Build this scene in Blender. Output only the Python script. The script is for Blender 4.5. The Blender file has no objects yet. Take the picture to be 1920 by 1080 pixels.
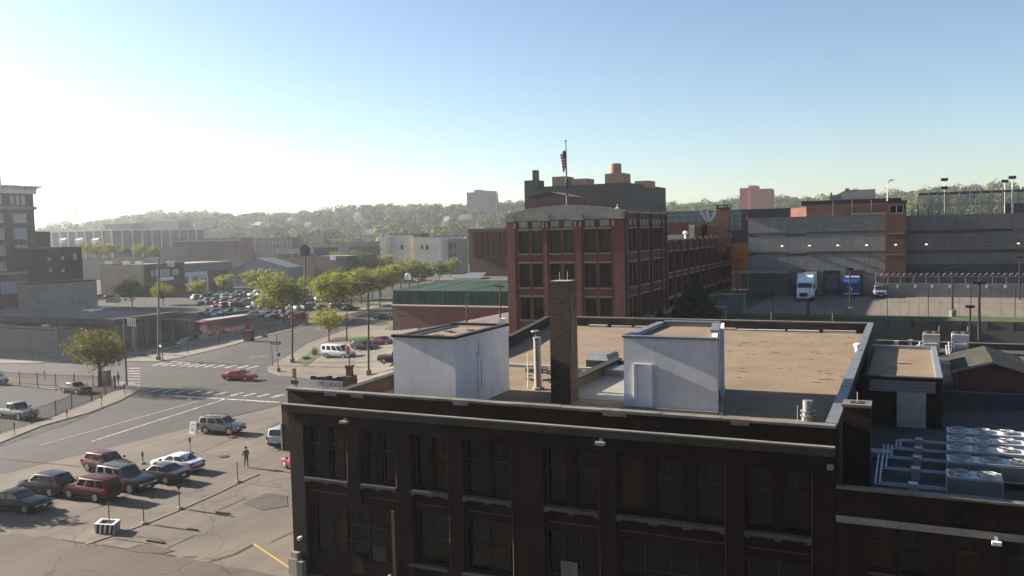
import bpy, bmesh, math, random
from mathutils import Vector, Matrix
import numpy as np
R = math.radians
random.seed(7); rng = np.random.default_rng(7)
S = bpy.context.scene
COL = S.collection
# ------------------------------------------------------------------ camera frame (world: X right along the street grid, Y away, Z up)
F, CH = 1600.0, 19.5
def unit(v):
    v = Vector(v); return v / v.length
YC = unit((1705 - 960, 420 - 540, F))
HD = Vector((math.cos(R(1.35)), -math.sin(R(1.35)), 0))
UP = unit(YC.cross(HD))
if UP.y > 0: UP = -UP
XC = unit(UP.cross(YC))
if XC.x < 0: XC = -XC
def ray(px, py):
    d = unit((px - 960, py - 540, F))
    return Vector((XC.dot(d), YC.dot(d), UP.dot(d)))
CAMP = Vector((0, 0, CH))
def pz(px, py, z=0.0):
    d = ray(px, py); return CAMP + d * ((z - CH) / d.z)
def pY(px, py, Y):
    d = ray(px, py); return CAMP + d * (Y / d.y)
def pX(px, py, X):
    d = ray(px, py); return CAMP + d * (X / d.x)
def sm(t):
    t = max(0.0, min(1.0, t)); return t * t * (3 - 2 * t)
# ------------------------------------------------------------------ terrain
def T0(x, y):
    r = math.hypot(x, y)
    z = 1.6 * sm((y - 112) / 40) * (1 - sm((x + 92) / 40)) if x > -117.5 else (0.0 if y < 147 else 1.8)
    if x <= -117.5 and x > -121 and y < 147: z = 0.0
    y0 = 95 - 25 * sm((x + 75) / 30)
    rise = 8.0 * sm((x + 95) / 50) * sm((y - y0) / 35)
    if x > -50: rise = max(rise, 0)
    if y < 111.5 and x > -26: rise *= 0.35 + 0.65 * sm((-14 - x) / 8) 
    z += rise
    if y > 180: z = z + 0.5 * sm((y - 180) / 60)
    az = math.degrees(math.atan2(x, y))           # 0 = +Y
    top = 46 + 5 * math.sin(az * .21 + 1) + 3 * math.sin(az * .5)
    lft = sm((az + 58) / 13)
    top = top * (0.28 + 0.72 * lft)
    if y > 0: z += top * sm((r - 560) / 760) - (8 * sm((r - 300) / 250) if x > -60 else 0) * sm((-0 + y - 160) / 200)
    else: z += 0
    return z
def lin(a, b, s): return list(np.arange(a, b, s))
GX = [-2600, -2100, -1750, -1500, -1300, -1150, -1000, -900, -800, -700, -620, -550, -480, -420, -360, -310, -270, -240, -215] + lin(-200, -124, 6) + [-121.0, -118.2, -117.6] + lin(-114, -58, 4) + lin(-58, 30, 6) + [30, 45, 65, 90, 120, 160, 210, 270, 340, 420, 520, 640, 780, 950, 1150, 1400, 1700]
GY = [-600, -300, -150, -80, -40, -20] + lin(0, 96, 8) + lin(96, 111.4, 4) + [111.4, 111.9] + lin(114, 145, 4) + [145.9, 146.6, 149] + lin(153, 200, 6) + [205, 215, 230, 250, 270, 300, 340, 380, 430, 480, 540, 600, 660, 720, 780, 840, 900, 970, 1050, 1130, 1220, 1320, 1450, 1600, 1800, 2100, 2600]
GX = sorted(set(round(float(v), 2) for v in GX)); GY = sorted(set(round(float(v), 2) for v in GY))
GZ = [[T0(x, y) for x in GX] for y in GY]
import bisect
def T(x, y):
    i = min(max(bisect.bisect_right(GX, x) - 1, 0), len(GX) - 2); j = min(max(bisect.bisect_right(GY, y) - 1, 0), len(GY) - 2)
    u = (x - GX[i]) / (GX[i + 1] - GX[i]); v = (y - GY[j]) / (GY[j + 1] - GY[j])
    u = min(max(u, 0), 1); v = min(max(v, 0), 1)
    return (GZ[j][i] * (1 - u) + GZ[j][i + 1] * u) * (1 - v) + (GZ[j + 1][i] * (1 - u) + GZ[j + 1][i + 1] * u) * v
def hit(px, py):
    d = ray(px, py); t0 = 20.0; t = t0
    while t < 4000:
        p = CAMP + d * t
        if p.z < T(p.x, p.y):
            a, b = t0, t
            for _ in range(30):
                m = (a + b) / 2; q = CAMP + d * m
                if q.z < T(q.x, q.y): b = m
                else: a = m
            q = CAMP + d * b; return Vector((q.x, q.y, T(q.x, q.y)))
        t0 = t; t *= 1.006
    return CAMP + d * 2000
# ------------------------------------------------------------------ materials
MATS = {}
def nt_new(name):
    m = bpy.data.materials.new(name); m.use_nodes = True; n = m.node_tree
    b = n.nodes['Principled BSDF']; MATS[name] = m
    return m, n, b
def N(n, t, **kw):
    x = n.nodes.new(t)
    for k, v in kw.items():
        if k in x.inputs: x.inputs[k].default_value = v
        else: setattr(x, k, v)
    return x
def wallco(n):
    """(along the wall, height) in metres for any upright wall; (x, y) for level faces"""
    g = N(n, 'ShaderNodeNewGeometry'); sp = N(n, 'ShaderNodeSeparateXYZ'); sn = N(n, 'ShaderNodeSeparateXYZ')
    n.links.new(g.outputs['Position'], sp.inputs[0]); n.links.new(g.outputs['True Normal'], sn.inputs[0])
    def M(op, a, b):
        k = N(n, 'ShaderNodeMath', operation=op)
        for i, v in enumerate((a, b)):
            if isinstance(v, (int, float)): k.inputs[i].default_value = v
            else: n.links.new(v, k.inputs[i])
        return k.outputs[0]
    an = M('ABSOLUTE', sn.outputs[0], 0); side = M('GREATER_THAN', an, 0.7)
    flat = M('GREATER_THAN', M('ABSOLUTE', sn.outputs[2], 0), 0.7)
    u = M('ADD', M('MULTIPLY', sp.outputs[0], M('SUBTRACT', 1.0, side)), M('MULTIPLY', sp.outputs[1], side))
    v = M('ADD', M('MULTIPLY', sp.outputs[2], M('SUBTRACT', 1.0, flat)), M('MULTIPLY', sp.outputs[1], flat))
    c = N(n, 'ShaderNodeCombineXYZ'); n.links.new(u, c.inputs[0]); n.links.new(v, c.inputs[1])
    return c.outputs[0]
def c4(c): return (c[0], c[1], c[2], 1)
def mix(n, fac, a, b, blend='MIX'):
    m = N(n, 'ShaderNodeMix', data_type='RGBA', blend_type=blend)
    for s, v in ((0, fac), (6, a), (7, b)):
        if isinstance(v, (int, float)): m.inputs[s].default_value = v
        elif isinstance(v, tuple): m.inputs[s].default_value = c4(v)
        else: n.links.new(v, m.inputs[s])
    return m.outputs[2]
def ramp(n, src, lo, hi):
    r = N(n, 'ShaderNodeMapRange'); n.links.new(src, r.inputs[0]); r.inputs[1].default_value = lo; r.inputs[2].default_value = hi
    return r.outputs[0]
def noise(n, scale, detail=5, co=None, rough=.6, stretch=None):
    x = N(n, 'ShaderNodeTexNoise'); x.inputs['Scale'].default_value = scale; x.inputs['Detail'].default_value = detail; x.inputs['Roughness'].default_value = rough
    if co is None:
        g = N(n, 'ShaderNodeNewGeometry'); co = g.outputs['Position']
    if stretch:
        mp = N(n, 'ShaderNodeMapping'); mp.inputs['Scale'].default_value = stretch; n.links.new(co, mp.inputs[0]); co = mp.outputs[0]
    n.links.new(co, x.inputs['Vector']); return x.outputs['Fac']
def bump(n, b, h, strength, dist=.02):
    k = N(n, 'ShaderNodeBump'); k.inputs['Strength'].default_value = strength; k.inputs['Distance'].default_value = dist
    n.links.new(h, k.inputs['Height']); n.links.new(k.outputs[0], b.inputs['Normal'])
ALB = {'white_brick': 1.1, 'chimney_brick': .85, 'white_paint': .9, 'brown_brick': .21, 'red_brick': .64, 'mid_brick': .6, 'bright_brick': .48, 'orange_wall': .6, 'rooftop_orange': .6, 'rust_clad': .55, 'tank_steel': .7, 'bluegrey_panel': .55, 'lightblue_panel': .6, 'glass_curtain': .55, 'grey_tower': .6, 'beige_wall': .5, 'dark_brick': .6, 'concrete': .6, 'pink_tower': .9, 'block_wall': 1.12, 'smooth_block': .6, 'coping': .5, 'limestone': .68, 'cream_wall': 1.1, 'dark_concrete': .3, 'cream_tarp': .6, 'gravel': .42, 'asphalt_street': .38, 'sill_stone': .24, 'fascia_grey': .15, 'asphalt_lot': .64, 'concrete_lot': .56, 'sidewalk_mat': .56, 'dirt_alley': .5, 'lawn': .7, 'net_green': .42, 'tile_panel': .6, 'galvanised': .6, 'grey_metal': .5, 'grey_gravel': .26, 'duct': .85, 'roof_pale': .55}
def alb(name, *cs):
    k = ALB.get(name, .42); return [tuple(v * k for v in c) if c else None for c in cs]
def mat(name, c, c2=None, scale=1.0, rough=.8, metal=0.0, fine=None, bmp=0.0, spec=.3, lo=.35, hi=.65, stretch=None, bd=.02):
    m, n, b = nt_new(name); c, c2 = alb(name, c, c2)
    c2 = c2 or tuple(v * .75 for v in c)
    col = mix(n, ramp(n, noise(n, scale, stretch=stretch), lo, hi), c, c2)
    if fine:
        col = mix(n, ramp(n, noise(n, fine, 3), .3, .7), col, mix(n, .5, col, (0, 0, 0)), 'MIX') if False else mix(n, ramp(n, noise(n, fine, 3), .25, .75), mix(n, 1.0, col, (.78, .78, .78), 'MULTIPLY'), mix(n, 1.0, col, (1.2, 1.2, 1.2), 'MULTIPLY'))
    n.links.new(col, b.inputs['Base Color']); b.inputs['Roughness'].default_value = rough; b.inputs['Metallic'].default_value = metal
    b.inputs['Specular IOR Level'].default_value = spec
    if bmp: bump(n, b, noise(n, fine or scale * 8, 4), bmp, bd)
    return m
def brick(name, c1, c2, mortar, bw=.22, rh=.075, ms=.012, bmp=.6, stain=.35, rough=.85, bd=.012, spec=.2, offset=.5, bn=30):
    m, n, b = nt_new(name); c1, c2, mortar = alb(name, c1, c2, mortar)
    co = wallco(n)
    t = N(n, 'ShaderNodeTexBrick'); n.links.new(co, t.inputs['Vector']); t.offset = offset
    t.inputs['Color1'].default_value = c4(c1); t.inputs['Color2'].default_value = c4(c2); t.inputs['Mortar'].default_value = c4(mortar)
    t.inputs['Scale'].default_value = 1; t.inputs['Mortar Size'].default_value = ms; t.inputs['Brick Width'].default_value = bw; t.inputs['Row Height'].default_value = rh; t.inputs['Mortar Smooth'].default_value = .2
    col = mix(n, 1.0, t.outputs['Color'], mix(n, ramp(n, noise(n, .6, 6), .3, .7), (1 - stain,) * 3, (1 + stain * .6,) * 3), 'MULTIPLY')
    if name in ('white_brick', 'block_wall', 'smooth_block', 'brown_brick', 'red_brick', 'mid_brick'):
        col = mix(n, ramp(n, noise(n, 1.0, 6, stretch=(1.6, 1.6, .16)), .48, .72), col, mix(n, 1.0, col, (.9, .885, .87) if name == 'white_brick' else (.80, .78, .76), 'MULTIPLY'))
        col = mix(n, ramp(n, noise(n, .8, 7, rough=.75), .60, .64), col, mix(n, 1.0, col, (.86, .85, .85), 'MULTIPLY'))
    n.links.new(col, b.inputs['Base Color']); b.inputs['Roughness'].default_value = rough; b.inputs['Specular IOR Level'].default_value = spec
    if bmp:
        k = N(n, 'ShaderNodeMath', operation='SUBTRACT'); n.links.new(noise(n, bn, 4, rough=.7), k.inputs[0]); n.links.new(t.outputs['Fac'], k.inputs[1])
        bump(n, b, k.outputs[0], bmp, bd)
    return m
def solid(name, c, rough=.6, metal=0.0, spec=.4, coat=0.0, emit=0.0):
    m, n, b = nt_new(name)
    b.inputs['Base Color'].default_value = c4(c); b.inputs['Roughness'].default_value = rough; b.inputs['Metallic'].default_value = metal; b.inputs['Specular IOR Level'].default_value = spec
    b.inputs['Coat Weight'].default_value = coat
    if emit: b.inputs['Emission Color'].default_value = c4(c); b.inputs['Emission Strength'].default_value = emit
    return m
brick('brown_brick', (.105, .036, .024), (.05, .021, .016), (.11, .07, .055), stain=.6, bmp=.6)
brick('dark_brick', (.10, .055, .035), (.04, .026, .02), (.11, .08, .06), stain=.5, bmp=.9)
brick('chimney_brick', (.13, .075, .045), (.05, .032, .024), (.15, .11, .08), stain=.4, bmp=.9)
brick('red_brick', (.28, .076, .052), (.21, .056, .04), (.24, .13, .11), stain=.2)
brick('bright_brick', (.30, .095, .055), (.24, .075, .045), (.30, .2, .16), stain=.2)
brick('mid_brick', (.16, .085, .065), (.12, .065, .05), (.19, .15, .13), stain=.25)
brick('white_brick', (.78, .78, .79), (.72, .72, .74), (.62, .62, .65), bmp=1.0, bd=.09, stain=.1, bn=15)
brick('block_wall', (.30, .29, .275), (.24, .23, .22), (.2, .19, .18), bw=.4, rh=.2, ms=.02, bmp=1.0, bd=.35, stain=.15, bn=2.2)
brick('smooth_block', (.235, .225, .225), (.21, .205, .205), (.18, .175, .175), bw=.4, rh=.2, ms=.015, bmp=.3, stain=.12)
brick('tile_panel', (.40, .36, .33), (.36, .32, .29), (.24, .2, .18), bw=.6, rh=.2, ms=.02, bmp=.2, stain=.12)
brick('plank', (.17, .125, .095), (.13, .095, .075), (.05, .04, .035), bw=3.0, rh=.2, ms=.02, bmp=.4, stain=.3)
brick('shingle', (.17, .165, .12), (.11, .11, .085), (.06, .06, .05), bw=.4, rh=.25, ms=.02, bmp=.5, stain=.4)
mat('coping', (.36, .33, .29), (.2, .185, .165), .9, .85, fine=12, bmp=.3)
mat('limestone', (.42, .38, .32), (.33, .3, .255), .8, .85, fine=10, bmp=.2)
mat('sill_stone', (.42, .40, .38), (.3, .285, .27), 1.2, .85, fine=10, bmp=.2)
mat('fascia_grey', (.4, .37, .33), (.25, .23, .21), .7, .85, fine=9, bmp=.2)
mat('concrete', (.40, .375, .34), (.31, .29, .265), .5, .9, fine=6, bmp=.2)
mat('pale_concrete', (.5, .46, .4), (.4, .365, .32), .4, .9, fine=8, bmp=.2)
mat('dark_concrete', (.22, .21, .2), (.15, .145, .14), .5, .9, fine=6, bmp=.2)
mat('beige_wall', (.36, .325, .29), (.31, .28, .25), .4, .9, fine=5, bmp=.2)
mat('cream_wall', (.55, .48, .38), (.47, .41, .33), .25, .9, fine=5)
mat('gravel', (.54, .385, .255), (.40, .285, .19), .3, .95, fine=9, bmp=.9, bd=.05)
mat('grey_gravel', (.27, .245, .22), (.17, .155, .145), .8, .95, fine=7, bmp=1.0, bd=.06)
mat('roof_grey', (.22, .215, .21), (.17, .165, .165), .12, .9, fine=2)
mat('roof_pale', (.48, .45, .41), (.40, .375, .34), .15, .9, fine=2)
mat('roof_tar', (.05, .048, .046), (.035, .034, .033), .4, .8, fine=6)
mat('galvanised', (.55, .55, .56), (.44, .44, .46), 2, .45, metal=.6, fine=9)
mat('grey_metal', (.33, .34, .36), (.28, .29, .31), 1.5, .5, metal=.2, fine=9)
mat('duct', (.5, .51, .53), (.42, .43, .45), 2, .45, metal=.3)
mat('black_metal', (.025, .025, .027), (.018, .018, .02), 2, .5)
mat('dark_pole', (.05, .045, .042), (.035, .032, .03), 2, .55)
mat('grey_pole', (.3, .3, .3), (.25, .25, .25), 2, .5, metal=.3)
mat('wood_post', (.22, .16, .1), (.14, .1, .07), 3, .9)
mat('rusty', (.24, .12, .06), (.15, .08, .05), 4, .9)
mat('mulch', (.10, .055, .04), (.06, .035, .025), 3, .95, fine=20, bmp=.8)
mat('white_paint', (.74, .73, .71), (.6, .59, .57), 3, .7)
mat('cream_tarp', (.62, .6, .54), (.5, .48, .43), .6, .8)
mat('bluegrey_panel', (.2, .235, .265), (.17, .2, .225), .3, .7, stretch=(6, 6, .1))
mat('lightblue_panel', (.36, .41, .47), (.31, .36, .41), .3, .7, stretch=(6, 6, .1))
mat('glass_curtain', (.12, .15, .17), (.09, .115, .14), .15, .3, spec=.5)
mat('teal_glass', (.12, .22, .2), (.09, .18, .17), .3, .3, spec=.5)
mat('net_green', (.004, .105, .055), (.003, .045, .028), 1.1, .8, stretch=(1, .25, .25), lo=.42, hi=.58)
mat('rust_clad', (.17, .065, .042), (.12, .05, .035), 2, .8, stretch=(8, 8, .2))
mat('orange_wall', (.40, .15, .055), (.35, .13, .05), .5, .85, fine=5)
mat('rooftop_orange', (.47, .26, .15), (.41, .225, .13), .5, .85)
mat('copper_grille', (.5, .33, .2), (.4, .25, .15), 5, .35, metal=.7)
mat('slate_blue_wall', (.055, .06, .066), (.04, .044, .05), .12, .8, fine=2)
mat('pink_tower', (.5, .21, .15), (.44, .185, .135), .2, .85)
mat('grey_tower', (.27, .27, .28), (.24, .24, .25), .2, .85)
mat('bark', (.12, .085, .06), (.07, .05, .038), 5, .95, bmp=.6, fine=14)
mat('tank_steel', (.40, .25, .15), (.32, .2, .12), .6, .7)
solid('glass', (.003, .0035, .004), .05, 0, .28)
solid('pane_brown_reflection', (.02, .012, .006), .15, 0, .25)  # brown base colour paints in the reflection some panes show
solid('pane_blind', (.018, .016, .013), .3, 0, .25)
solid('car_glass', (.015, .017, .02), .05, 0, .6)
solid('pale_glass', (.3, .33, .35), .15, 0, .5)
solid('tyre', (.018, .018, .018), .85)
solid('rim', (.45, .45, .46), .3, .7)
solid('chrome', (.6, .6, .6), .2, .9)
solid('trim_black', (.02, .02, .02), .5)
solid('head_lamp', (.7, .72, .75), .1, 0, .7)
solid('tail_lamp', (.35, .01, .01), .2, 0, .6)
solid('white_plain', (.75, .75, .74), .5)
solid('sign_green', (.006, .11, .05), .5)
solid('sign_red', (.22, .015, .015), .6)
solid('signal_orange', (.3, .11, .02), .5)
solid('lamp_green', (.05, .9, .5), .4, emit=4)
solid('lamp_warm', (1.0, .8, .4), .4, emit=.9)
solid('bus_red', (.34, .012, .018), .25, coat=.5)
solid('bus_window', (.07, .068, .055), .08, 0, .6)
solid('bus_silver', (.36, .33, .33), .4)
solid('bus_white', (.8, .8, .8), .35)
solid('truck_white', (.75, .76, .78), .35, coat=.3)
solid('truck_blue', (.012, .04, .15), .4, coat=.2)
solid('yellow_paint', (.45, .28, .04), .85)
solid('flag_red', (.4, .02, .035), .8)
mat('worn_white', (1.3, 1.26, 1.2), (.45, .42, .39), 1.4, .85, lo=.42, hi=.62, fine=6)
solid('skin', (.42, .26, .19), .6)
solid('teal_cloth', (.05, .2, .23), .9)
solid('denim', (.05, .075, .13), .9)
solid('tan_vest', (.17, .13, .085), .9)
solid('dark_sleeve', (.05, .05, .05), .9)
solid('slat_white', (.7, .7, .7), .6)
solid('blue_cloth', (.02, .03, .15), .8)
# paint that takes its colour from the object it is on
m, n, b = nt_new('car_paint')
oi = N(n, 'ShaderNodeObjectInfo'); n.links.new(oi.outputs['Color'], b.inputs['Base Color'])
b.inputs['Roughness'].default_value = .38; b.inputs['Metallic'].default_value = .1; b.inputs['Specular IOR Level'].default_value = .2; b.inputs['Coat Weight'].default_value = .2; b.inputs['Coat Roughness'].default_value = .06
# leaves: tint stored on the mesh (a tree's own colour), light passing through
def leafmat(name, a, c, transl=.35):
    m, n, b = nt_new(name)
    at = N(n, 'ShaderNodeAttribute', attribute_name='tint')
    col = mix(n, at.outputs['Fac'], a, c)
    n.links.new(col, b.inputs['Base Color']); b.inputs['Roughness'].default_value = .7; b.inputs['Specular IOR Level'].default_value = .15
    tr = N(n, 'ShaderNodeBsdfTranslucent'); n.links.new(mix(n, 1.0, col, (1.5, 1.6, .7), 'MULTIPLY'), tr.inputs[0])
    ms = N(n, 'ShaderNodeMixShader'); ms.inputs[0].default_value = transl
    n.links.new(b.outputs[0], ms.inputs[1]); n.links.new(tr.outputs[0], ms.inputs[2])
    n.links.new(ms.outputs[0], n.nodes['Material Output'].inputs[0])
leafmat('leaf_spring', (.10, .12, .018), (.20, .19, .03))
leafmat('leaf_yellow', (.14, .14, .025), (.24, .22, .04))
leafmat('leaf_green', (.04, .075, .015), (.09, .13, .022))
leafmat('leaf_olive', (.07, .066, .022), (.15, .13, .035), .25)
leafmat('leaf_dark', (.02, .038, .018), (.035, .06, .025), .1)
m, n, b = nt_new('leaf_forest')
at = N(n, 'ShaderNodeAttribute', attribute_name='hue'); n.links.new(at.outputs['Color'], b.inputs['Base Color']); b.inputs['Roughness'].default_value = .8; b.inputs['Specular IOR Level'].default_value = .1
leafmat('grass_blade', (.07, .11, .02), (.15, .19, .035), .2)
mat('lawn', (.085, .125, .025), (.06, .095, .02), .8, .95, fine=8, bmp=.6)
# ground, asphalt and paving
m, n, b = nt_new('ground_mat')
g = N(n, 'ShaderNodeNewGeometry')
c = mix(n, ramp(n, noise(n, .05, 6), .4, .6), (.10, .088, .075), (.135, .117, .096))
gr = mix(n, ramp(n, noise(n, .02, 5), .4, .6), (.07, .085, .03), (.14, .13, .07))
sp = N(n, 'ShaderNodeSeparateXYZ'); n.links.new(g.outputs['Position'], sp.inputs[0])
vl = N(n, 'ShaderNodeVectorMath', operation='LENGTH'); n.links.new(g.outputs['Position'], vl.inputs[0])
c = mix(n, ramp(n, vl.outputs['Value'], 420, 620), c, gr)
n.links.new(c, b.inputs['Base Color']); b.inputs['Roughness'].default_value = .95; b.inputs['Specular IOR Level'].default_value = .1
def paving(name, base, dark, light, crack=.5, joint=None, gloss=.85, oil=.0):
    m, n, b = nt_new(name); base, dark, light = alb(name, base, dark, light)
    col = mix(n, ramp(n, noise(n, .16, 6), .35, .65), base, dark)
    col = mix(n, ramp(n, noise(n, .045, 4, stretch=(1, .35, 1)), .52, .7), col, light)
    col = mix(n, ramp(n, noise(n, 9, 3), .2, .8), mix(n, 1.0, col, (.84, .84, .84), 'MULTIPLY'), mix(n, 1.0, col, (1.12, 1.12, 1.12), 'MULTIPLY'))
    col = mix(n, ramp(n, noise(n, .45, 3), .62, .74), col, mix(n, 1.0, col, (.72, .71, .7), 'MULTIPLY'))
    col = mix(n, ramp(n, noise(n, .9, 4, stretch=(1.3, .07, 1)), .35, .65), mix(n, 1.0, col, (.88, .88, .88), 'MULTIPLY'), mix(n, 1.0, col, (1.08, 1.08, 1.08), 'MULTIPLY'))
    if crack:
        g = N(n, 'ShaderNodeNewGeometry'); wv = N(n, 'ShaderNodeVectorMath', operation='ADD')
        nz = N(n, 'ShaderNodeTexNoise'); nz.inputs['Scale'].default_value = .35; nz.inputs['Detail'].default_value = 6
        sc = N(n, 'ShaderNodeVectorMath', operation='SCALE'); sc.inputs['Scale'].default_value = 3.0
        n.links.new(g.outputs['Position'], nz.inputs['Vector']); n.links.new(nz.outputs['Color'], sc.inputs[0])
        n.links.new(g.outputs['Position'], wv.inputs[0]); n.links.new(sc.outputs[0], wv.inputs[1])
        v = N(n, 'ShaderNodeTexVoronoi', feature='DISTANCE_TO_EDGE'); v.inputs['Scale'].default_value = .13
        n.links.new(wv.outputs[0], v.inputs['Vector'])
        fac = ramp(n, v.outputs['Distance'], .02, .0)
        gate = N(n, 'ShaderNodeMath', operation='MULTIPLY'); n.links.new(fac, gate.inputs[0]); n.links.new(ramp(n, noise(n, .1, 3), .4, .5), gate.inputs[1])
        g2 = N(n, 'ShaderNodeMath', operation='MULTIPLY'); n.links.new(gate.outputs[0], g2.inputs[0]); g2.inputs[1].default_value = crack
        col = mix(n, g2.outputs[0], col, tuple(x * .35 for x in base))
    if joint:
        t = N(n, 'ShaderNodeTexBrick'); t.offset = 0; t.inputs['Scale'].default_value = 1; t.inputs['Brick Width'].default_value = joint; t.inputs['Row Height'].default_value = joint; t.inputs['Mortar Size'].default_value = .03
        g = N(n, 'ShaderNodeNewGeometry'); n.links.new(g.outputs['Position'], t.inputs['Vector'])
        col = mix(n, t.outputs['Fac'], col, tuple(x * .6 for x in base))
    n.links.new(col, b.inputs['Base Color']); b.inputs['Roughness'].default_value = gloss; b.inputs['Specular IOR Level'].default_value = .25
    bump(n, b, noise(n, 14, 4), .35, .02)
    return m
paving('asphalt_lot', (.225, .187, .148), (.165, .138, .112), (.285, .237, .186), .55)
paving('asphalt_street', (.168, .15, .134), (.128, .117, .106), (.215, .19, .165), .5)
paving('asphalt_dark', (.085, .078, .072), (.065, .06, .056), (.11, .1, .09), .4)
paving('dirt_alley', (.19, .14, .11), (.14, .105, .085), (.23, .175, .14), .7)
paving('sidewalk_mat', (.34, .29, .23), (.29, .25, .2), (.39, .335, .27), 0, joint=1.8)
paving('concrete_lot', (.31, .265, .21), (.27, .23, .185), (.35, .3, .24), .3, joint=5)
# ------------------------------------------------------------------ mesh building
class MB:
    def __init__(s): s.v = []; s.f = []; s.m = []
    def poly(s, pts, mi=0):
        k = len(s.v); s.v += [tuple(p) for p in pts]; s.f.append(tuple(range(k, k + len(pts)))); s.m.append(mi); return s
    def box(s, x0, x1, y0, y1, z0, z1, mi=0):
        if x0 > x1: x0, x1 = x1, x0
        if y0 > y1: y0, y1 = y1, y0
        k = len(s.v); s.v += [(x0, y0, z0), (x1, y0, z0), (x1, y1, z0), (x0, y1, z0), (x0, y0, z1), (x1, y0, z1), (x1, y1, z1), (x0, y1, z1)]
        for q in ((0, 3, 2, 1), (4, 5, 6, 7), (0, 1, 5, 4), (1, 2, 6, 5), (2, 3, 7, 6), (3, 0, 4, 7)):
            s.f.append(tuple(k + i for i in q)); s.m.append(mi)
        return s
    def prism(s, pts, z0, z1, mi=0, mtop=None):
        """upright prism over a flat outline (counter-clockwise); z0, z1 numbers or functions of (x, y)"""
        a = sum(pts[i][0] * pts[(i + 1) % len(pts)][1] - pts[(i + 1) % len(pts)][0] * pts[i][1] for i in range(len(pts)))
        if a < 0: pts = list(pts)[::-1]
        f0 = z0 if callable(z0) else (lambda x, y: z0); f1 = z1 if callable(z1) else (lambda x, y: z1)
        n = len(pts); k = len(s.v)
        s.v += [(p[0], p[1], f0(p[0], p[1])) for p in pts] + [(p[0], p[1], f1(p[0], p[1])) for p in pts]
        s.f.append(tuple(k + i for i in range(n))[::-1]); s.m.append(mi)
        s.f.append(tuple(k + n + i for i in range(n))); s.m.append(mi if mtop is None else mtop)
        for i in range(n):
            j = (i + 1) % n; s.f.append((k + i, k + j, k + n + j, k + n + i)); s.m.append(mi)
        return s
    def tube(s, p0, p1, r0, r1=None, n=8, mi=0):
        p0 = Vector(p0); p1 = Vector(p1); r1 = r0 if r1 is None else r1
        d = (p1 - p0).normalized(); a = d.orthogonal().normalized(); c = d.cross(a); k = len(s.v)
        for p, r in ((p0, r0), (p1, r1)):
            for i in range(n):
                t = 2 * math.pi * i / n; s.v.append(tuple(p + a * (math.cos(t) * r) + c * (math.sin(t) * r)))
        for i in range(n):
            j = (i + 1) % n; s.f.append((k + i, k + j, k + n + j, k + n + i)); s.m.append(mi)
        s.f.append(tuple(k + i for i in range(n))[::-1]); s.m.append(mi); s.f.append(tuple(k + n + i for i in range(n))); s.m.append(mi)
        return s
    def lathe(s, prof, c=(0, 0, 0), n=16, mi=0):
        k = len(s.v); m = len(prof)
        for r, z in prof:
            for i in range(n):
                t = 2 * math.pi * i / n; s.v.append((c[0] + r * math.cos(t), c[1] + r * math.sin(t), c[2] + z))
        for a in range(m - 1):
            for i in range(n):
                j = (i + 1) % n; s.f.append((k + a * n + i, k + a * n + j, k + (a + 1) * n + j, k + (a + 1) * n + i)); s.m.append(mi)
        s.f.append(tuple(k + i for i in range(n))[::-1]); s.m.append(mi); s.f.append(tuple(k + (m - 1) * n + i for i in range(n))); s.m.append(mi)
        return s
    def wall(s, ax, c, u0, u1, z0, z1, holes=(), depth=.25, mi=0, mr=None):
        """upright wall with openings: ax 'y' faces -Y at y=c, 'x' faces +X at x=c; openings (u0,u1,z0,z1) get reveals"""
        mr = mi if mr is None else mr
        P = (lambda u, z, d=0: (u, c + d, z)) if ax == 'y' else (lambda u, z, d=0: (c - d, u, z))
        us = sorted({u0, u1, *[v for h in holes for v in h[:2] if u0 < v < u1]}); zs = sorted({z0, z1, *[v for h in holes for v in h[2:4] if z0 < v < z1]})
        for j in range(len(zs) - 1):
            zc = (zs[j] + zs[j + 1]) / 2; start = None
            for i in range(len(us)):
                solid_ = False
                if i < len(us) - 1:
                    uc = (us[i] + us[i + 1]) / 2
                    solid_ = not any(h[0] < uc < h[1] and h[2] < zc < h[3] for h in holes)
                if solid_ and start is None: start = us[i]
                if not solid_ and start is not None:
                    s.poly([P(start, zs[j]), P(us[i], zs[j]), P(us[i], zs[j + 1]), P(start, zs[j + 1])], mi); start = None
        for h in holes:
            a, b_, lo, hi = h[:4]
            s.poly([P(a, lo), P(a, hi), P(a, hi, depth), P(a, lo, depth)], mr); s.poly([P(b_, lo), P(b_, lo, depth), P(b_, hi, depth), P(b_, hi)], mr)
            s.poly([P(a, hi), P(b_, hi), P(b_, hi, depth), P(a, hi, depth)], mr); s.poly([P(a, lo), P(a, lo, depth), P(b_, lo, depth), P(b_, lo)], mr)
        return s
    def slab(s, ax, c, u0, u1, z0, z1, t, mi=0):
        """thin upright panel standing t proud of the wall plane at c"""
        if ax == 'y': s.box(u0, u1, c - t, c, z0, z1, mi)
        else: s.box(c, c + t, u0, u1, z0, z1, mi)
        return s
    def build(s, name, mats, parent=None, smooth=False, sharp=40):
        me = bpy.data.meshes.new(name); me.from_pydata(s.v, [], s.f)
        if isinstance(mats, str): mats = [mats]
        for q in mats: me.materials.append(MATS[q])
        if len(mats) > 1: me.polygons.foreach_set('material_index', s.m)
        if smooth:
            me.polygons.foreach_set('use_smooth', [True] * len(s.f))
            try: me.set_sharp_from_angle(angle=R(sharp))
            except Exception: pass
        me.update()
        return link(name, me, parent)
def link(name, data, parent=None):
    o = bpy.data.objects.new(name, data); COL.objects.link(o)
    if parent is not None:
        o.parent = parent
        if parent.type == 'EMPTY' and not parent.get('_local'): o.matrix_parent_inverse = Matrix.Translation(-parent.location)
    return o
def tag(o, label, cat, group=None):
    o['label'] = label; o['category'] = cat
    if group: o['group'] = group
    return o
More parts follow.
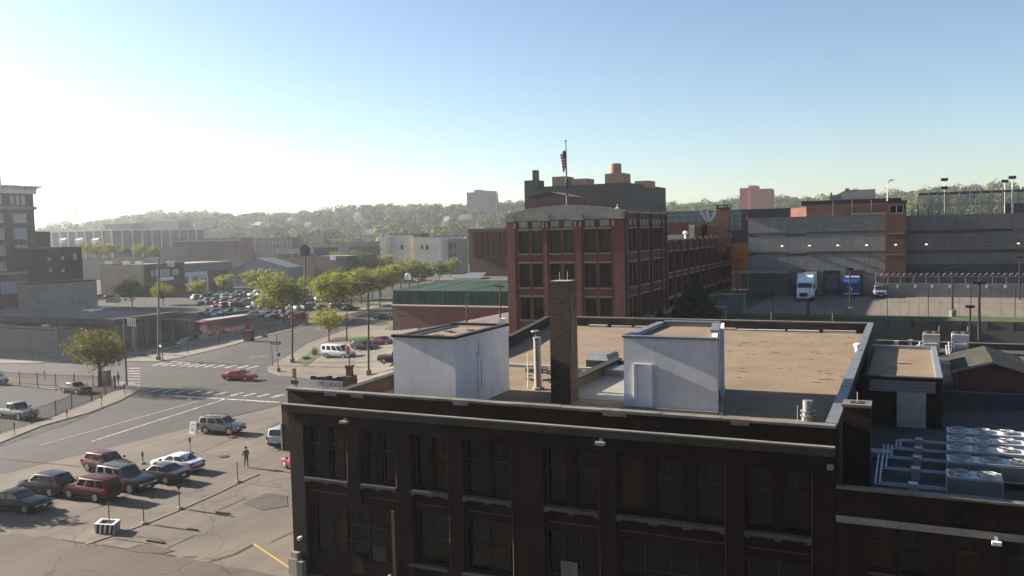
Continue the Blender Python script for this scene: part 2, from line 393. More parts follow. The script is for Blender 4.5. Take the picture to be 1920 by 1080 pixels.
def thing(name, label, cat, loc=(0, 0, 0), group=None, local=False):
    o = bpy.data.objects.new(name, None); COL.objects.link(o); o.location = loc; o.empty_display_size = .3
    if local: o['_local'] = 1
    return tag(o, label, cat, group)
def structure(o): o['kind'] = 'structure'; return o
def stuff(o): o['kind'] = 'stuff'; return o
def dup(root, loc, rz=0, label=None, group=None, color=None, scale=1.0, only=None):
    r = root.copy(); COL.objects.link(r); r.location = loc; r.rotation_euler = (0, 0, rz); r.scale = (scale,) * 3
    if label: r['label'] = label
    if group: r['group'] = group
    for ch in KIDS[root.name]:
        c = ch.copy(); COL.objects.link(c); c.parent = r
        if color: c.color = c4(color)
        for g in KIDS.get(ch.name, ()):
            d = g.copy(); COL.objects.link(d); d.parent = c
            if color: d.color = c4(color)
    return r
KIDS = {}
def note_kids():
    KIDS.clear()
    for o in bpy.data.objects:
        if o.parent: KIDS.setdefault(o.parent.name, []).append(o)
def text_mesh(name, txt, mat_, size, M4, parent, extrude=.004, shear=0.0):
    cu = bpy.data.curves.new(name, 'FONT'); cu.body = txt; cu.size = size; cu.extrude = extrude; cu.shear = shear; cu.align_x = 'CENTER'; cu.align_y = 'CENTER'
    tmp = bpy.data.objects.new('tmp_text', cu); COL.objects.link(tmp)
    bpy.context.view_layer.update()
    me = bpy.data.meshes.new_from_object(tmp.evaluated_get(bpy.context.evaluated_depsgraph_get()))
    bpy.data.objects.remove(tmp); me.transform(M4); me.materials.clear(); me.materials.append(MATS[mat_]); me.name = name
    return link(name, me, parent)
def drape(name, pts, off, mat_, kind=True, parent=None):
    """a level-following sheet over the ground, cut along the ground's own grid so that it never dips under it"""
    bm = bmesh.new(); bm.faces.new([bm.verts.new((p[0], p[1], 0)) for p in pts])
    xs = [p[0] for p in pts]; ys = [p[1] for p in pts]
    for vals, no in ((GX, (1, 0, 0)), (GY, (0, 1, 0))):
        a, b_ = (min(xs), max(xs)) if no[0] else (min(ys), max(ys))
        for v in vals:
            if a < v < b_:
                bmesh.ops.bisect_plane(bm, geom=bm.verts[:] + bm.edges[:] + bm.faces[:], plane_co=(v * no[0], v * no[1], 0), plane_no=no)
    for v in bm.verts: v.co.z = T(v.co.x, v.co.y) + off
    bmesh.ops.triangulate(bm, faces=bm.faces[:]); bmesh.ops.recalc_face_normals(bm, faces=bm.faces[:])
    me = bpy.data.meshes.new(name); bm.to_mesh(me); bm.free(); me.materials.append(MATS[mat_])
    if me.polygons and me.polygons[0].normal.z < 0: me.flip_normals()
    o = link(name, me, parent)
    if kind: structure(o)
    return o
def P2(*pp): return [hit(*p) for p in pp]
paving('patch_mat', (.19, .162, .135), (.165, .14, .118), (.21, .18, .148), .6)
# ================================================================== GROUND
nx, ny = len(GX), len(GY)
me = bpy.data.meshes.new('ground')
me.from_pydata([(x, y, GZ[j][i]) for j, y in enumerate(GY) for i, x in enumerate(GX)], [], [(j * nx + i, j * nx + i + 1, (j + 1) * nx + i + 1, (j + 1) * nx + i) for j in range(ny - 1) for i in range(nx - 1)])
me.materials.append(MATS['ground_mat']); structure(link('ground', me))
def W(pts): return [(p[0], p[1]) for p in pts]
drape('parking_lot_surface', W(P2((-200, 935), (0, 890), (366, 800), (540, 757), (700, 757))) + [(-20, 60), (-20, 22), (-70, 22)], .02, 'asphalt_lot')
drape('alley_surface', W(P2((-200, 985), (-60, 1000), (10, 1003), (38, 1001), (60, 1007), (92, 1006), (115, 1014), (150, 1017), (185, 1023), (215, 1025), (232, 1031), (250, 1032), (275, 1038), (302, 1038), (330, 1047), (352, 1046), (370, 1052), (400, 1056), (420, 1064), (470, 1069), (510, 1079), (560, 1084))) + [(-31, 30), (-31, 8), (-70, 8)], .035, 'dirt_alley')
drape('street', W(P2((-200, 912), (0, 832), (75, 801), (175, 773), (225, 753), (258, 735), (540, 757), (440, 780), (366, 800), (0, 890), (-200, 935))), .03, 'asphalt_street')
drape('crossing', W(P2((-150, 682), (65, 682), (112, 677), (150, 675), (297, 679), (312, 676), (501, 690), (503, 697), (525, 705), (580, 711), (760, 712), (760, 760), (540, 757), (258, 735), (262, 728), (250, 716), (0, 706), (-150, 700))), .034, 'asphalt_street')
drape('street', W(P2((312, 676), (400, 657), (460, 641), (520, 626), (580, 609), (680, 585), (735, 572), (765, 565), (765, 596), (736, 602), (687, 610), (655, 617), (577, 645), (501, 690))), .038, 'asphalt_street')
def pavement(name, pts, h=.12, m_='sidewalk_mat', off=0.0):
    p = W(pts); b = MB(); top = drape(name, p, h + off, m_)
    n = len(p)
    a = sum(p[i][0] * p[(i + 1) % n][1] - p[(i + 1) % n][0] * p[i][1] for i in range(n))
    if a < 0: p = p[::-1]
    for i in range(n):
        q0, q1 = p[i], p[(i + 1) % n]; k = max(1, int(math.dist(q0, q1) / 3))
        for j in range(k):
            e0 = [q0[c] + (q1[c] - q0[c]) * j / k for c in (0, 1)]; e1 = [q0[c] + (q1[c] - q0[c]) * (j + 1) / k for c in (0, 1)]
            b.poly([(*e0, T(*e0) - .3), (*e1, T(*e1) - .3), (*e1, T(*e1) + h + off), (*e0, T(*e0) + h + off)])
    structure(b.build('kerb', 'concrete')); return top
pavement('sidewalk', P2((-200, 912), (0, 832), (75, 801), (175, 773), (225, 753), (258, 735), (263, 728), (250, 718), (222, 716), (213, 731), (175, 755), (100, 784), (0, 813), (-200, 886)))
pavement('sidewalk', P2((-150, 682), (65, 682), (112, 677), (150, 675), (240, 678), (297, 679), (312, 676), (275, 671), (240, 667), (135, 665), (0, 660), (-150, 652)))
pavement('sidewalk', P2((312, 676), (340, 671), (400, 657), (460, 641), (520, 626), (580, 609), (655, 590), (735, 571), (735, 565), (655, 580), (550, 602), (500, 613), (460, 623), (400, 639), (340, 653), (268, 665)))
pavement('sidewalk', P2((501, 690), (503, 697), (525, 705), (580, 711), (760, 713), (790, 600), (736, 602), (687, 610), (655, 617), (577, 645)), m_='concrete_lot')
drape('car_park_surface', W(P2((-150, 724), (37, 721), (105, 726), (213, 731), (175, 755), (100, 784), (0, 813), (-150, 866))), .03, 'asphalt_dark')
drape('car_park_surface', [(-330, 149.5), (-118, 149.5), (-116, 205), (-150, 262), (-260, 285), (-330, 262)], .05, 'asphalt_dark')
drape('plaza_surface', [(-172, 108), (-118, 108), (-118, 146), (-172, 146)], .02, 'dark_concrete')
drape('street', W(P2((345, 552), (420, 541), (560, 534), (690, 518), (730, 505), (700, 500), (560, 517), (420, 533), (345, 540))), .1, 'asphalt_street')
drape('sidewalk', W(P2((400, 531), (560, 514), (640, 502), (625, 497), (560, 507), (400, 525))), .12, 'sidewalk_mat')
drape('plaza_surface', [(-40, 115.5), (40, 115.5), (40, 152), (-40, 152)], .06, 'concrete_lot')
# lawns
for nm, pts in (('lawn', P2((552, 681), (592, 652), (601, 658), (602, 668), (573, 688))), ('lawn', P2((655, 583), (735, 565), (736, 556), (655, 576))), ('lawn', P2((718, 619), (735, 610), (737, 621))),
                ('lawn', P2((650, 640), (700, 641), (700, 631), (640, 633))), ('lawn', P2((546, 600), (600, 592), (650, 584), (640, 580), (546, 594)))):
    stuff(drape(nm, W(pts), .16, 'lawn', kind=False))
stuff(drape('lawn', [(-30, 112), (40, 112), (40, 116.5), (-30, 116.5)], .09, 'lawn', kind=False))
stuff(drape('lawn', [(-29.8, 116.5), (-20.5, 116.5), (-20.5, 150), (-29.8, 150)], .1, 'lawn', kind=False))
stuff(drape('mulch_bed', W(P2((610, 643), (630, 635), (652, 634), (650, 641))), .2, 'mulch', kind=False))
# markings
def strip(b, p0, p1, w, off):
    p0, p1 = hit(*p0), hit(*p1); d = (p1 - p0); d.z = 0; s = Vector((-d.y, d.x, 0)).normalized() * w / 2
    k = max(1, int(d.length / 3))
    for i in range(k):
        a = p0 + d * (i / k); c = p0 + d * ((i + 1) / k)
        b.poly([(v.x, v.y, T(v.x, v.y) + off) for v in (a - s, c - s, c + s, a + s)])
b = MB()
for i, x in enumerate((286, 302, 320, 336, 352, 366, 382, 400, 422, 445, 464)): strip(b, (x, 686 + i * .55), (x + 21, 681 + i * .55), .5, .055)
for y in (691, 696.5, 701, 706, 711.3, 717, 723): strip(b, (240, y), (263, y), .42, .055)
for i, x in enumerate((283, 305, 328, 353, 378, 403, 433, 456, 483, 509)): strip(b, (x, 735.5 + i * 1.15), (x + 23, 730 + i * 1.15), .5, .055)
strip(b, (300, 741.5), (524, 755), .45, .055); strip(b, (320, 678.5), (372, 681.5), .4, .055)
strip(b, (172, 828.5), (425, 748), .22, .055)
strip(b, (470, 672), (500, 667), .2, .06); strip(b, (560, 545), (640, 530), .3, .15)
structure(b.build('road_markings', 'worn_white'))
b = MB(); strip(b, (75, 836), (375, 752), .2, .055); structure(b.build('centre_line', mat('worn_yellow', (.95, .85, .66), (.5, .45, .36), 1.2, .9).name))
b = MB()
strip(b, (475, 1021), (547, 1069), .13, .06)
structure(b.build('stall_line', 'yellow_paint'))
b = MB()
for q in (((310, 1029), (366, 1003)), ((212, 1010), (285, 1021)), ((435, 823), (375, 848)), ((330, 830), (430, 800)), ((90, 992), (125, 972)), ((160, 958), (200, 946)), ((505, 1018), (548, 998)), ((400, 960), (460, 935)), ((245, 925), (190, 950))): strip(b, *q, .1, .06)
structure(b.build('stall_line', mat('faded_yellow', (.34, .26, .13), (.22, .175, .125), .8, .9, lo=.4, hi=.6).name))
b = MB()
for q in (((50, 738), (75, 728)), ((78, 740), (104, 730)), ((20, 738), (44, 728))): strip(b, *q, .12, .06)
structure(b.build('stall_line', mat('faded_white', (.3, .29, .27), (.16, .15, .14), .8, .9).name))
b = MB()
pts = P2((160, 1022), (215, 1004), (270, 984), (337, 957), (400, 929), (446, 907), (484, 890))
for a, c in zip(pts[:-1], pts[1:]):
    d = (c - a).normalized(); s = Vector((-d.y, d.x, 0)) * .1
    b.prism([(v.x, v.y) for v in (a - s, c - s, c + s, a + s)], 0, .07)
structure(b.build('kerb', 'sidewalk_mat'))
b = MB()
def wedge(pts, off=.065): b.poly([(v.x, v.y, T(v.x, v.y) + off) for v in P2(*pts)])
pc = [(392, 1054), (410, 1049), (440, 1040), (474, 1022)]
for a, c in zip(pc[:-1], pc[1:]): strip(b, a, c, .12, .06)
for q in (((115, 1013), (150, 1019)), ((150, 1019), (182, 1021)), ((188, 1023), (240, 1031)), ((240, 1031), (262, 1024)), ((285, 1037), (330, 1044)), ((340, 1046), (368, 1045)), ((0, 861), (60, 867)), ((60, 867), (156, 876)), ((352, 956), (440, 970)), ((290, 985), (350, 994))): strip(b, *q, .09, .06)
structure(b.build('pavement_crack', 'roof_tar'))
for k, (p, q) in enumerate((((276, 1015), (308, 1020)), ((352, 993), (370, 996)), ((406, 962), (430, 965)))):
    a, c = hit(*p), hit(*q); d = (c - a).normalized(); s = Vector((-d.y, d.x, 0)) * .09
    bb = MB(); bb.prism([(v.x, v.y) for v in (a - s, c - s, c + s, a + s)], .02, .12)
    tag(bb.build('wheel_stop', 'roof_tar'), ('dark wheel stop lying just right of the striped planter', 'short dark wheel stop in the open stall, between its two neighbours', 'dark wheel stop nearest the building, below the meter with the square head')[k], 'wheel stop', 'wheel stops in the open stalls')
p = hit(420, 857); structure(MB().lathe([(.42, .06), (.42, .075)], (p.x, p.y, 0), 16).build('manhole_cover', 'roof_tar'))
# ================================================================== THE BROWN BRICK BUILDING IN FRONT
YF = 38.6
def fx(px, py, Y=YF): return pY(px, py, Y).x
B = thing('brick_building', 'two storey dark brown brick building with flat gravel roof and white painted penthouses', 'building', (-17, 38.6, 0))
X0, X1, ZP = -32.42, -2.86, 10.93
ups = [((575, 602), (617, 646), 569, 650, 850), ((680, 704), (715, 739), 674, 741, 850), ((776, 800), (811, 837), 769, 839, 860), ((870, 906), (919, 956), 866, 958, 870), ((1024, 1061), (1079, 1120), 1018, 1122, 890), ((1161, 1206), (1230, 1279), (1304, 1356), 1154, 1359, 910), ((1402, 1448), (1469, 1516), 1395, 1522, 930)]
ZS, ZT = 5.9, 8.72
RY = YF + .28      # recessed bay plane
bays = []
for u in ups:
    ym = u[-1]; sl, sr = fx(u[-3], ym), fx(u[-2], ym)
    bays.append((sl, sr, [(fx(a, ym, RY), fx(c, ym, RY)) for a, c in u[:-3]]))
low = [(fx(589, 980, RY), fx(722, 980, RY), 1.35, 4.15, 4, 3), (bays[1][0] + .2, bays[1][1], 1.6, 4.3, 0, 0), (fx(773, 1000, RY), fx(841, 1000, RY), 1.75, 4.55, 2, 2), (fx(872, 1000, RY), fx(956, 1000, RY), 1.75, 4.6, 2, 2), (fx(1024, 1040, RY), fx(1121, 1040, RY), .1, 4.55, 3, 2), (fx(1161, 1050, RY), fx(1357, 1050, RY), 1.75, 4.55, 4, 2), (fx(1402, 1060, RY), fx(1518, 1060, RY), .6, 4.55, 2, 2)]
low[1] = None
wallb = MB()
holes = [(a, c, ZS, ZT) for bay in bays for a, c in bay[2]] + [l[:4] for l in low if l]
dx0, dx1 = fx(696, 1050, RY), fx(720, 1050, RY)
holes[len([1 for bay in bays for _ in bay[2]])] = (low[0][0], low[0][1], low[0][2], low[0][3])
wallb.wall('y', RY, X0, X1, -.3, 9.3, holes, .3)
edges = [X0] + [v for bay in bays for v in bay[:2]] + [X1]
for i in range(0, len(edges), 2):
    a, c = edges[i], edges[i + 1]
    lo_ = -.3
    if i == 2: lo_ = 4.7          # pier over the wide ground floor window stops above it
    wallb.box(a, c, YF, RY + .002, lo_, 8.86)
    if i: wallb.poly([(a - .004, YF + .002, lo_), (a + .035, YF - .03, lo_), (a + .035, YF - .03, 8.85), (a - .004, YF + .002, 8.85)], 1)  # lighter brick strip added on the pier edge for a thin sunlit highlight
wallb.box(X0, X1, YF - .002, RY + .3, 8.86, ZP - .12)
wallb.box(X0 - .02, X1 + .02, YF - .1, YF, 9.28, 9.62)
wall = wallb.build('facade', ['brown_brick', 'mid_brick'], B)
b = MB(); b.wall('x', X1, YF, 81.0, -.3, ZP - .12); b.box(X1 - .35, X1 - .002, YF + .4, 81, 9.9, ZP - .12)
b.poly([(-33.6, 81, -.3), (X1, 81, -.3), (X1, 81, ZP - .12), (-33.6, 81, ZP - .12)][::-1]); b.box(-33.5, X1 - .4, 80.7, 80.99, 9.9, ZP - .12)
b.poly([(X0, YF, -.3), (X0, YF, ZP - .12), (X0, 52, 7.9), (X0, 52, -.3)]); b.poly([(X0, 52, -.3), (X0, 52, 7.9), (-29.2, 52, 7.9), (-29.2, 52, -.3)])
LW = [(-28.9, YF + .4), (-29.5, 52), (-30.4, 65), (-33.5, 80.7)]
for a, c in zip(LW[:-1], LW[1:]): b.prism([(a[0] - .35, a[1]), a, c, (c[0] - .35, c[1])], -.3, ZP - .14)
b.build('side_wall', 'dark_brick', B)
# copings: broken lighter stretches along the front edge, pale line and grey fascia of the band
b = MB(); x = X0 - .06
while x < X1 + .05:
    w = random.uniform(2.0, 3.4); e = min(x + w, X1 + .05); j = random.uniform(-.02, .03)
    b.box(x, e - .012, YF - .08, YF + .42, ZP - .12, ZP + j * .5); x = e
for a in (610, 660, 850, 1130, 1370): b.box(fx(a, 740), fx(a, 740) + random.uniform(.7, 1.3), YF - .1, YF + .3, ZP - .27, ZP - .1)
b.build('coping', 'coping', B)
b = MB(); b.box(X0 - .25, X1 + .03, YF - .28, YF - .1, 9.62, 9.98); b.build('cornice_band', 'fascia_grey', B)
b = MB(); b.box(X0 - .27, X1 + .03, YF - .31, YF + .02, 9.98, 10.05); b.build('cornice_edge', 'pale_concrete', B)
b = MB(); b.box(-33.5, X1, 80.6, 81.1, ZP - .12, ZP); b.build('coping', 'coping', B)
b = MB()
for a, c in zip(LW[:-1], LW[1:]): b.prism([(a[0] - .42, a[1]), (a[0] + .1, a[1]), (c[0] + .1, c[1]), (c[0] - .42, c[1])], ZP - .14, ZP - .02)
b.build('coping', 'roof_tar', B)
b = MB(); y = YF + .43
while y < 80.5:
    e = min(y + random.uniform(2.2, 5), 80.5); t = random.uniform(0, .03); b.box(X1 - .42, X1 + .09, y, e - .02, ZP - .12, ZP + t); y = e
b.build('coping', 'grey_metal', B)
# roof
b = MB(); b.poly([(-29.2, YF + .4, 10.0), (X1 - .3, YF + .4, 10.0), (X1 - .3, 80.8, 10.0), (-33.4, 80.8, 10.0), (-30.3, 65, 10.0), (-29.4, 52, 10.0)]); b.build('roof', 'gravel', B)
b = MB(); b.poly([(X0, YF + .3, 7.5), (-28.9, YF + .3, 7.5), (-29.4, 52, 7.5), (X0, 52, 7.5)]); b.build('lower_roof', 'roof_tar', B)
b = MB()
x = -29
while x < X1 - 1.2:
    w = random.uniform(.8, 3); b.box(x, x + w, 80.2 + random.uniform(-.2, .1), 80.7, 10.0, 10.12 + random.uniform(0, .12)); x += w + random.uniform(.05, .5)
b.build('roof_flashing', 'cream_tarp', B)
# windows of the facade
def win(parent, ax, c, u0, u1, z0, z1, fr='trim_black', gl='glass', cols=1, rows=1, t=.06, upper=False, rec=.27, sill=None, sw=.12):
    """a window set in an opening: glass pane with its frame and bars, optional sill"""
    s = 1 if ax == 'y' else -1
    P = (lambda u, d, z: (u, c + d, z)) if ax == 'y' else (lambda u, d, z: (c - d, u, z))
    g = MB(); g.poly([P(u0, rec - .02, z0), P(u1, rec - .02, z0), P(u1, rec - .02, z1), P(u0, rec - .02, z1)])
    o = g.build('window', gl, parent)
    f = MB()
    def bar(a, b_, lo, hi):
        if ax == 'y': f.box(a, b_, c + rec - .08, c + rec - .03, lo, hi)
        else: f.box(c - rec + .03, c - rec + .08, a, b_, lo, hi)
    bar(u0, u0 + t, z0, z1); bar(u1 - t, u1, z0, z1); bar(u0 + t, u1 - t, z0, z0 + t); bar(u0 + t, u1 - t, z1 - t, z1)
    for k in range(1, cols):
        u = u0 + (u1 - u0) * k / cols; bar(u - t / 2, u + t / 2, z0 + t, z1 - t)
    for k in range(1, rows):
        z = z0 + (z1 - z0) * k / rows
        for q in range(cols): bar(u0 + (u1 - u0) * q / cols + t / 2, u0 + (u1 - u0) * (q + 1) / cols - t / 2, z - t / 2, z + t / 2)
    if upper:
        z = z0 + (z1 - z0) * .64; u = (u0 + u1) / 2
        bar(u0 + t, u1 - t, z - .05, z + .05); bar(u - .03, u + .03, z + .05, z1 - t)
    f.build('frame', fr, o)
    if sill:
        q = MB()
        if ax == 'y': q.box(u0 - .05, u1 + .05, c - sw, c + .05, z0 - .16, z0 - .005)
        else: q.box(c - .05, c + sw, u0 - .05, u1 + .05, z0 - .16, z0 - .005)
        q.build('sill', sill, o)
    return o
for bi, bay in enumerate(bays):
    for a, c in bay[2]: win(B, 'y', RY, a, c, ZS, ZT, upper=True, gl=random.choice(('pane_brown_reflection', 'glass', 'glass', 'glass', 'pane_blind')))
    q = MB(); q.box(bay[0] + .02, bay[1] - .02, YF - .08, RY + .05, 5.66, 5.83)
    w = bay[1] - bay[0]
    for k in ((0, .09), (.45, .56), (.91, 1)) if len(bay[2]) == 2 else ((0, .05), (.31, .4), (.62, .71), (.95, 1)): q.box(bay[0] + .02 + w * k[0], bay[0] - .02 + w * k[1], YF - .06, RY + .02, 5.55, 5.655)
    q.build('sill', 'sill_stone', B)
for i, l in enumerate(low):
    if not l: continue
    a, c, lo_, hi, cols, rows = l
    win(B, 'y', RY, a, c, lo_, hi, cols=cols, rows=rows, sill='sill_stone' if i in (2, 3, 5) else None, sw=.35)
for bay in bays:
    q = MB(); q.box(bay[0] + .15, bay[1] - .1, RY - .05, RY + .02, 4.98, 5.04); q.build('string_course', 'mid_brick', B)
o = MB().box(low[0][1] - .95, low[0][1] - .05, RY + .1, RY + .16, .1, 2.25).build('door', 'trim_black', B); MB().box(low[0][1] - .85, low[0][1] - .8, RY + .03, RY + .098, 1.0, 1.3).build('handle', 'chrome', o)
MB().box(bays[4][0] + .7, bays[4][0] + 1.6, RY + .12, RY + .2, .1, 3.0).build('door', 'grey_metal', B)
# wall lamps, gutter pipe, bollard corner stone
for px, py in ((652, 788), (1130, 827)):
    p = pY(px, py, YF); q = MB(); q.box(p.x - .24, p.x + .24, YF - .5, YF - .18, p.z - .1, p.z + .04); q.box(p.x - .09, p.x + .1, YF - .3, YF - .003, p.z + .041, p.z + .16); q.build('wall_lamp', 'limestone', B)
p = pY(1557, 875, YF); MB().box(p.x - .13, p.x + .13, YF - .14, YF - .003, p.z - .13, p.z + .13).build('junction_box', 'limestone', B)
p = pY(738, 955, YF); q = MB(); q.box(p.x - .1, p.x + .1, YF - .12, YF - .003, .5, 4.55); q.build('downpipe', 'mid_brick', B)
q = MB(); q.tube((p.x - .18, YF - .3, 0), (p.x - .18, YF - .3, 1.0), .12, n=12); q.tube((p.x - .18, YF - .3, 1.0), (p.x - .18, YF - .3, 1.05), .12, .05, n=12); tag(q.build('bollard', 'cream_tarp'), 'pale round bollard at the foot of the brick wall, right of the door', 'bollard')
q = MB(); q.prism([(X0 - .15, YF - .35), (X0 + .5, YF - .42), (X0 + .6, YF + .1), (X0 - .12, YF + .3)], 0, 1.0); q.prism([(X0 - .05, YF - .25), (X0 + .45, YF - .3), (X0 + .5, YF), (X0 - .05, YF)], 1.0, 1.35); q.prism([(X0 + .62, YF - .5), (X0 + .95, YF - .5), (X0 + .95, YF - .12), (X0 + .62, YF - .12)], 0, .95)
q.build('corner_stone', 'concrete', B)
# blade sign on the left flank
bxl = pY(529, 800, YF + .9); q = MB(); q.box(bxl.x, X0 - .02, YF + .9, YF + 2.1, pY(535, 845, YF + .9).z, pY(535, 757, YF + .9).z); o = q.build('wall_bay', 'mid_brick', B)
q = MB(); q.box(bxl.x - .09, bxl.x - .002, YF + .85, YF + 2.2, pY(527, 845, YF + .9).z, pY(527, 793, YF + .9).z); q.build('bay_trim', 'white_paint', B)
# penthouses -------------------------------------------------------------
def penthouse(x0, x1, y0, y1, zt, xb=None):
    xb = x1 if xb is None else xb; k = (xb - x1) / (y1 - y0); xr = x1 + k * .3
    w = MB(); w.box(x0, x1, y0, y0 + .3, 9.98, zt); w.box(x0, x0 + .3, y0 + .3, y1, 9.98, zt); w.prism([(xr - .3, y0 + .3), (xr, y0 + .3), (xb, y1), (xb - .3, y1)], 9.98, zt); w.box(x0 + .3, xb - .3, y1 - .3, y1, 9.98, zt)
    o = w.build('penthouse', 'white_brick', B)
    t = MB(); t.poly([(x0 + .3, y0 + .3, zt - .1), (xr - .3, y0 + .3, zt - .1), (xb - .3, y1 - .3, zt - .1), (x0 + .3, y1 - .3, zt - .1)]); t.build('roof', 'gravel', o)
    return o
p1 = penthouse(-25.9, -22.0, 39.75, 46.5, 13.92)
q = MB(); q.box(-25.96, -21.94, 39.68, 40.1, 13.93, 14.07); q.box(-22.3, -21.94, 40.1, 46.56, 13.93, 14.07); q.box(-25.96, -22.3, 46.2, 46.56, 13.93, 14.05); q.box(-25.96, -25.6, 40.1, 46.2, 13.93, 14.0); q.build('coping', 'roof_tar', p1)
q = MB(); q.box(-22.35, -22.05, 46.0, 46.45, 14.08, 14.4); q.build('chimney_cap', 'white_paint', p1)
q = MB()
for _ in range(7):
    x, y = random.uniform(-25, -23), random.uniform(41, 45.5); q.box(x, x + random.uniform(.2, .6), y, y + random.uniform(.1, .3), 13.822, 13.87)
q.build('roof_scrap', 'roof_tar', p1)
q = MB()
for z0, z1, y in ((10.6, 12.9, 42.3), (10.8, 12.4, 42.75), (12.6, 13.4, 42.5)): q.box(-21.999, -21.985, y, y + .05, z0, z1)
q.build('stain', 'grey_metal', p1)
p2 = penthouse(-13.8, -8.85, 43.5, 50.6, 13.82, -10.15)
PX2 = lambda y: -8.85 - 1.3 * (y - 43.5) / 7.1
q = MB(); q.box(-13.86, -8.79, 43.42, 43.9, 13.83, 13.93); q.box(-13.86, -13.4, 43.9, 50.66, 13.83, 13.93); q.box(-13.4, -10.05, 50.2, 50.66, 13.83, 14.02); q.prism([(PX2(46.6) - .4, 46.6), (PX2(46.6) + .06, 46.6), (PX2(50.2) + .06, 50.2), (PX2(50.2) - .4, 50.2)], 13.83, 13.98); q.build('coping', 'grey_metal', p2)
q = MB(); q.prism([(PX2(47.6) + .07, 47.6), (PX2(47.6) + .3, 47.6), (PX2(50.5) + .3, 50.5), (PX2(50.5) + .07, 50.5)], 9.98, 13.96); q.build('wall_return', 'white_brick', p2)
dl, dr = pY(1190, 700, 43.5).x, pY(1223, 700, 43.5).x
o = MB().box(dl + .1, dr - .1, 43.46, 43.497, 10.05, 12.35).build('door', 'white_plain', p2)
q = MB(); q.box(dl - .02, dl + .1, 43.38, 43.497, 10.0, 12.45); q.box(dr - .1, dr + .02, 43.38, 43.497, 10.0, 12.45); q.box(dl + .1, dr - .1, 43.4, 43.497, 12.35, 12.45); q.build('frame', 'white_paint', o)
q = MB(); q.box(-13.85, -8.78, 43.3, 43.5, 9.99, 10.16); q.prism([(PX2(43.5) + .005, 43.3), (PX2(43.5) + .3, 43.3), (PX2(50.6) + .35, 50.6), (PX2(50.6) + .305, 50.6)], 9.99, 10.1); q.build('base_flashing', 'concrete', p2)
# brick chimney
q = MB(); q.box(-18.12, -16.94, 43.7, 44.9, 9.98, 16.78); ch = q.build('chimney', 'chimney_brick', B)
q = MB(); q.box(-18.09, -16.97, 43.73, 44.87, 16.781, 16.81); q.build('cap', 'limestone', ch)
for x, y in ((-17.7, 44.3), (-17.35, 44.6)): MB().tube((x, y, 16.8), (x, y, 17.3), .02, n=5).build('lightning_rod', 'galvanised', ch)
q = MB(); q.tube((-16.88, 43.9, 12.6), (-16.88, 43.9, 16.0), .03, n=6); q.tube((-16.88, 43.9, 16.0), (-16.4, 43.9, 16.05), .03, n=6); q.build('antenna_pipe', 'limestone', ch)
# low wall running back from the chimney, and the sunken part of the roof beside it
q = MB(); q.box(-18.6, -18.2, 45.1, 56.6, 9.98, 10.55); q.box(-13.8, -18.2, 56.2, 56.6, 9.98, 10.5); lw = q.build('roof_upstand', 'mid_brick', B)
MB().box(-18.72, -18.1, 45.1, 56.7, 10.551, 10.66).build('coping', 'roof_tar', lw)
MB().box(-18.2, -13.8, 45.2, 56.2, 10.004, 10.02).build('roof_slab', 'concrete', B)
# pipes, skylight, ventilators
PV = pz(1009, 730, 10.0)
q = MB(); q.lathe([(.36, 0), (.36, .12), (.25, .15), (.22, .2), (.22, 3.05), (.25, 3.06), (.25, 3.18), (.2, 3.2)], (PV.x, PV.y, 10.0), 16); v = q.build('vent_pipe', 'limestone', B, True)
q = MB(); q.lathe([(.02, 3.2), (.02, 3.5), (.3, 3.52), (.22, 3.6)], (PV.x - .1, PV.y, 10.0), 12); q.build('cap', 'galvanised', v)
q = MB(); q.tube((-21.2, 47.5, 10), (-21.2, 47.5, 11.5), .055, n=8); q.tube((-21.2, 47.5, 11.5), (-21.2, 47.5, 12.1), .03, n=8); q.build('vent_pipe', 'white_paint', B)
q = MB(); q.box(-20.6, -18.95, 56.2, 58.6, 9.99, 10.5); sk = q.build('skylight', 'teal_glass', B)
q = MB(); q.poly([(-20.7, 56.1, 10.5), (-18.9, 56.1, 10.5), (-19.2, 56.5, 10.85), (-20.4, 56.5, 10.85)]); q.poly([(-18.9, 56.1, 10.5), (-18.9, 58.7, 10.5), (-19.2, 58.3, 10.85), (-19.2, 56.5, 10.85)]); q.poly([(-20.4, 56.5, 10.85), (-19.2, 56.5, 10.85), (-19.2, 58.3, 10.85), (-20.4, 58.3, 10.85)]); q.poly([(-20.7, 58.7, 10.5), (-20.7, 56.1, 10.5), (-20.4, 56.5, 10.85), (-20.4, 58.3, 10.85)])
for k in range(4): q.box(-19.19, -18.88, 56.55 + k * .55, 56.62 + k * .55, 10.6, 10.87)
q.build('hood', 'galvanised', sk)
q = MB(); q.box(-18.2 + .1, -16.6, 52.8, 55, 10.02, 10.45); q.build('roof_hatch', 'grey_metal', B)
p = pz(1515, 789, 10.0); c = (p.x, p.y, 10.0)
q = MB(); q.lathe([(.3, 0), (.3, .22), (.36, .23), (.36, .3), (.27, .32), (.27, .44), (.36, .46), (.36, .52), (.25, .54), (.25, 1.02), (.2, 1.03)], c, 16); q.build('roof_ventilator', 'galvanised', B, True)
p = pz(1608, 682, 10.0); q = MB(); q.lathe([(.17, 0), (.17, 1.2), (.26, 1.21), (.26, 1.36), (.16, 1.42)], (p.x, p.y, 10.0), 14); v = q.build('vent_pipe', 'white_plain', B, True)
q = MB(); q.tube((p.x + .1, p.y, 11.1), (X1 - .2, p.y + .4, 10.95), .02, n=5); q.build('stay', 'white_plain', v)
for x, y, z in ((-4.9, 43.2, 10), (-6.2, 81, 10.9), (-11.5, 81, 10.9)): MB().tube((x, y, z), (x, y, z + .8), .02, n=5).build('lightning_rod', 'limestone', B)
q = MB()
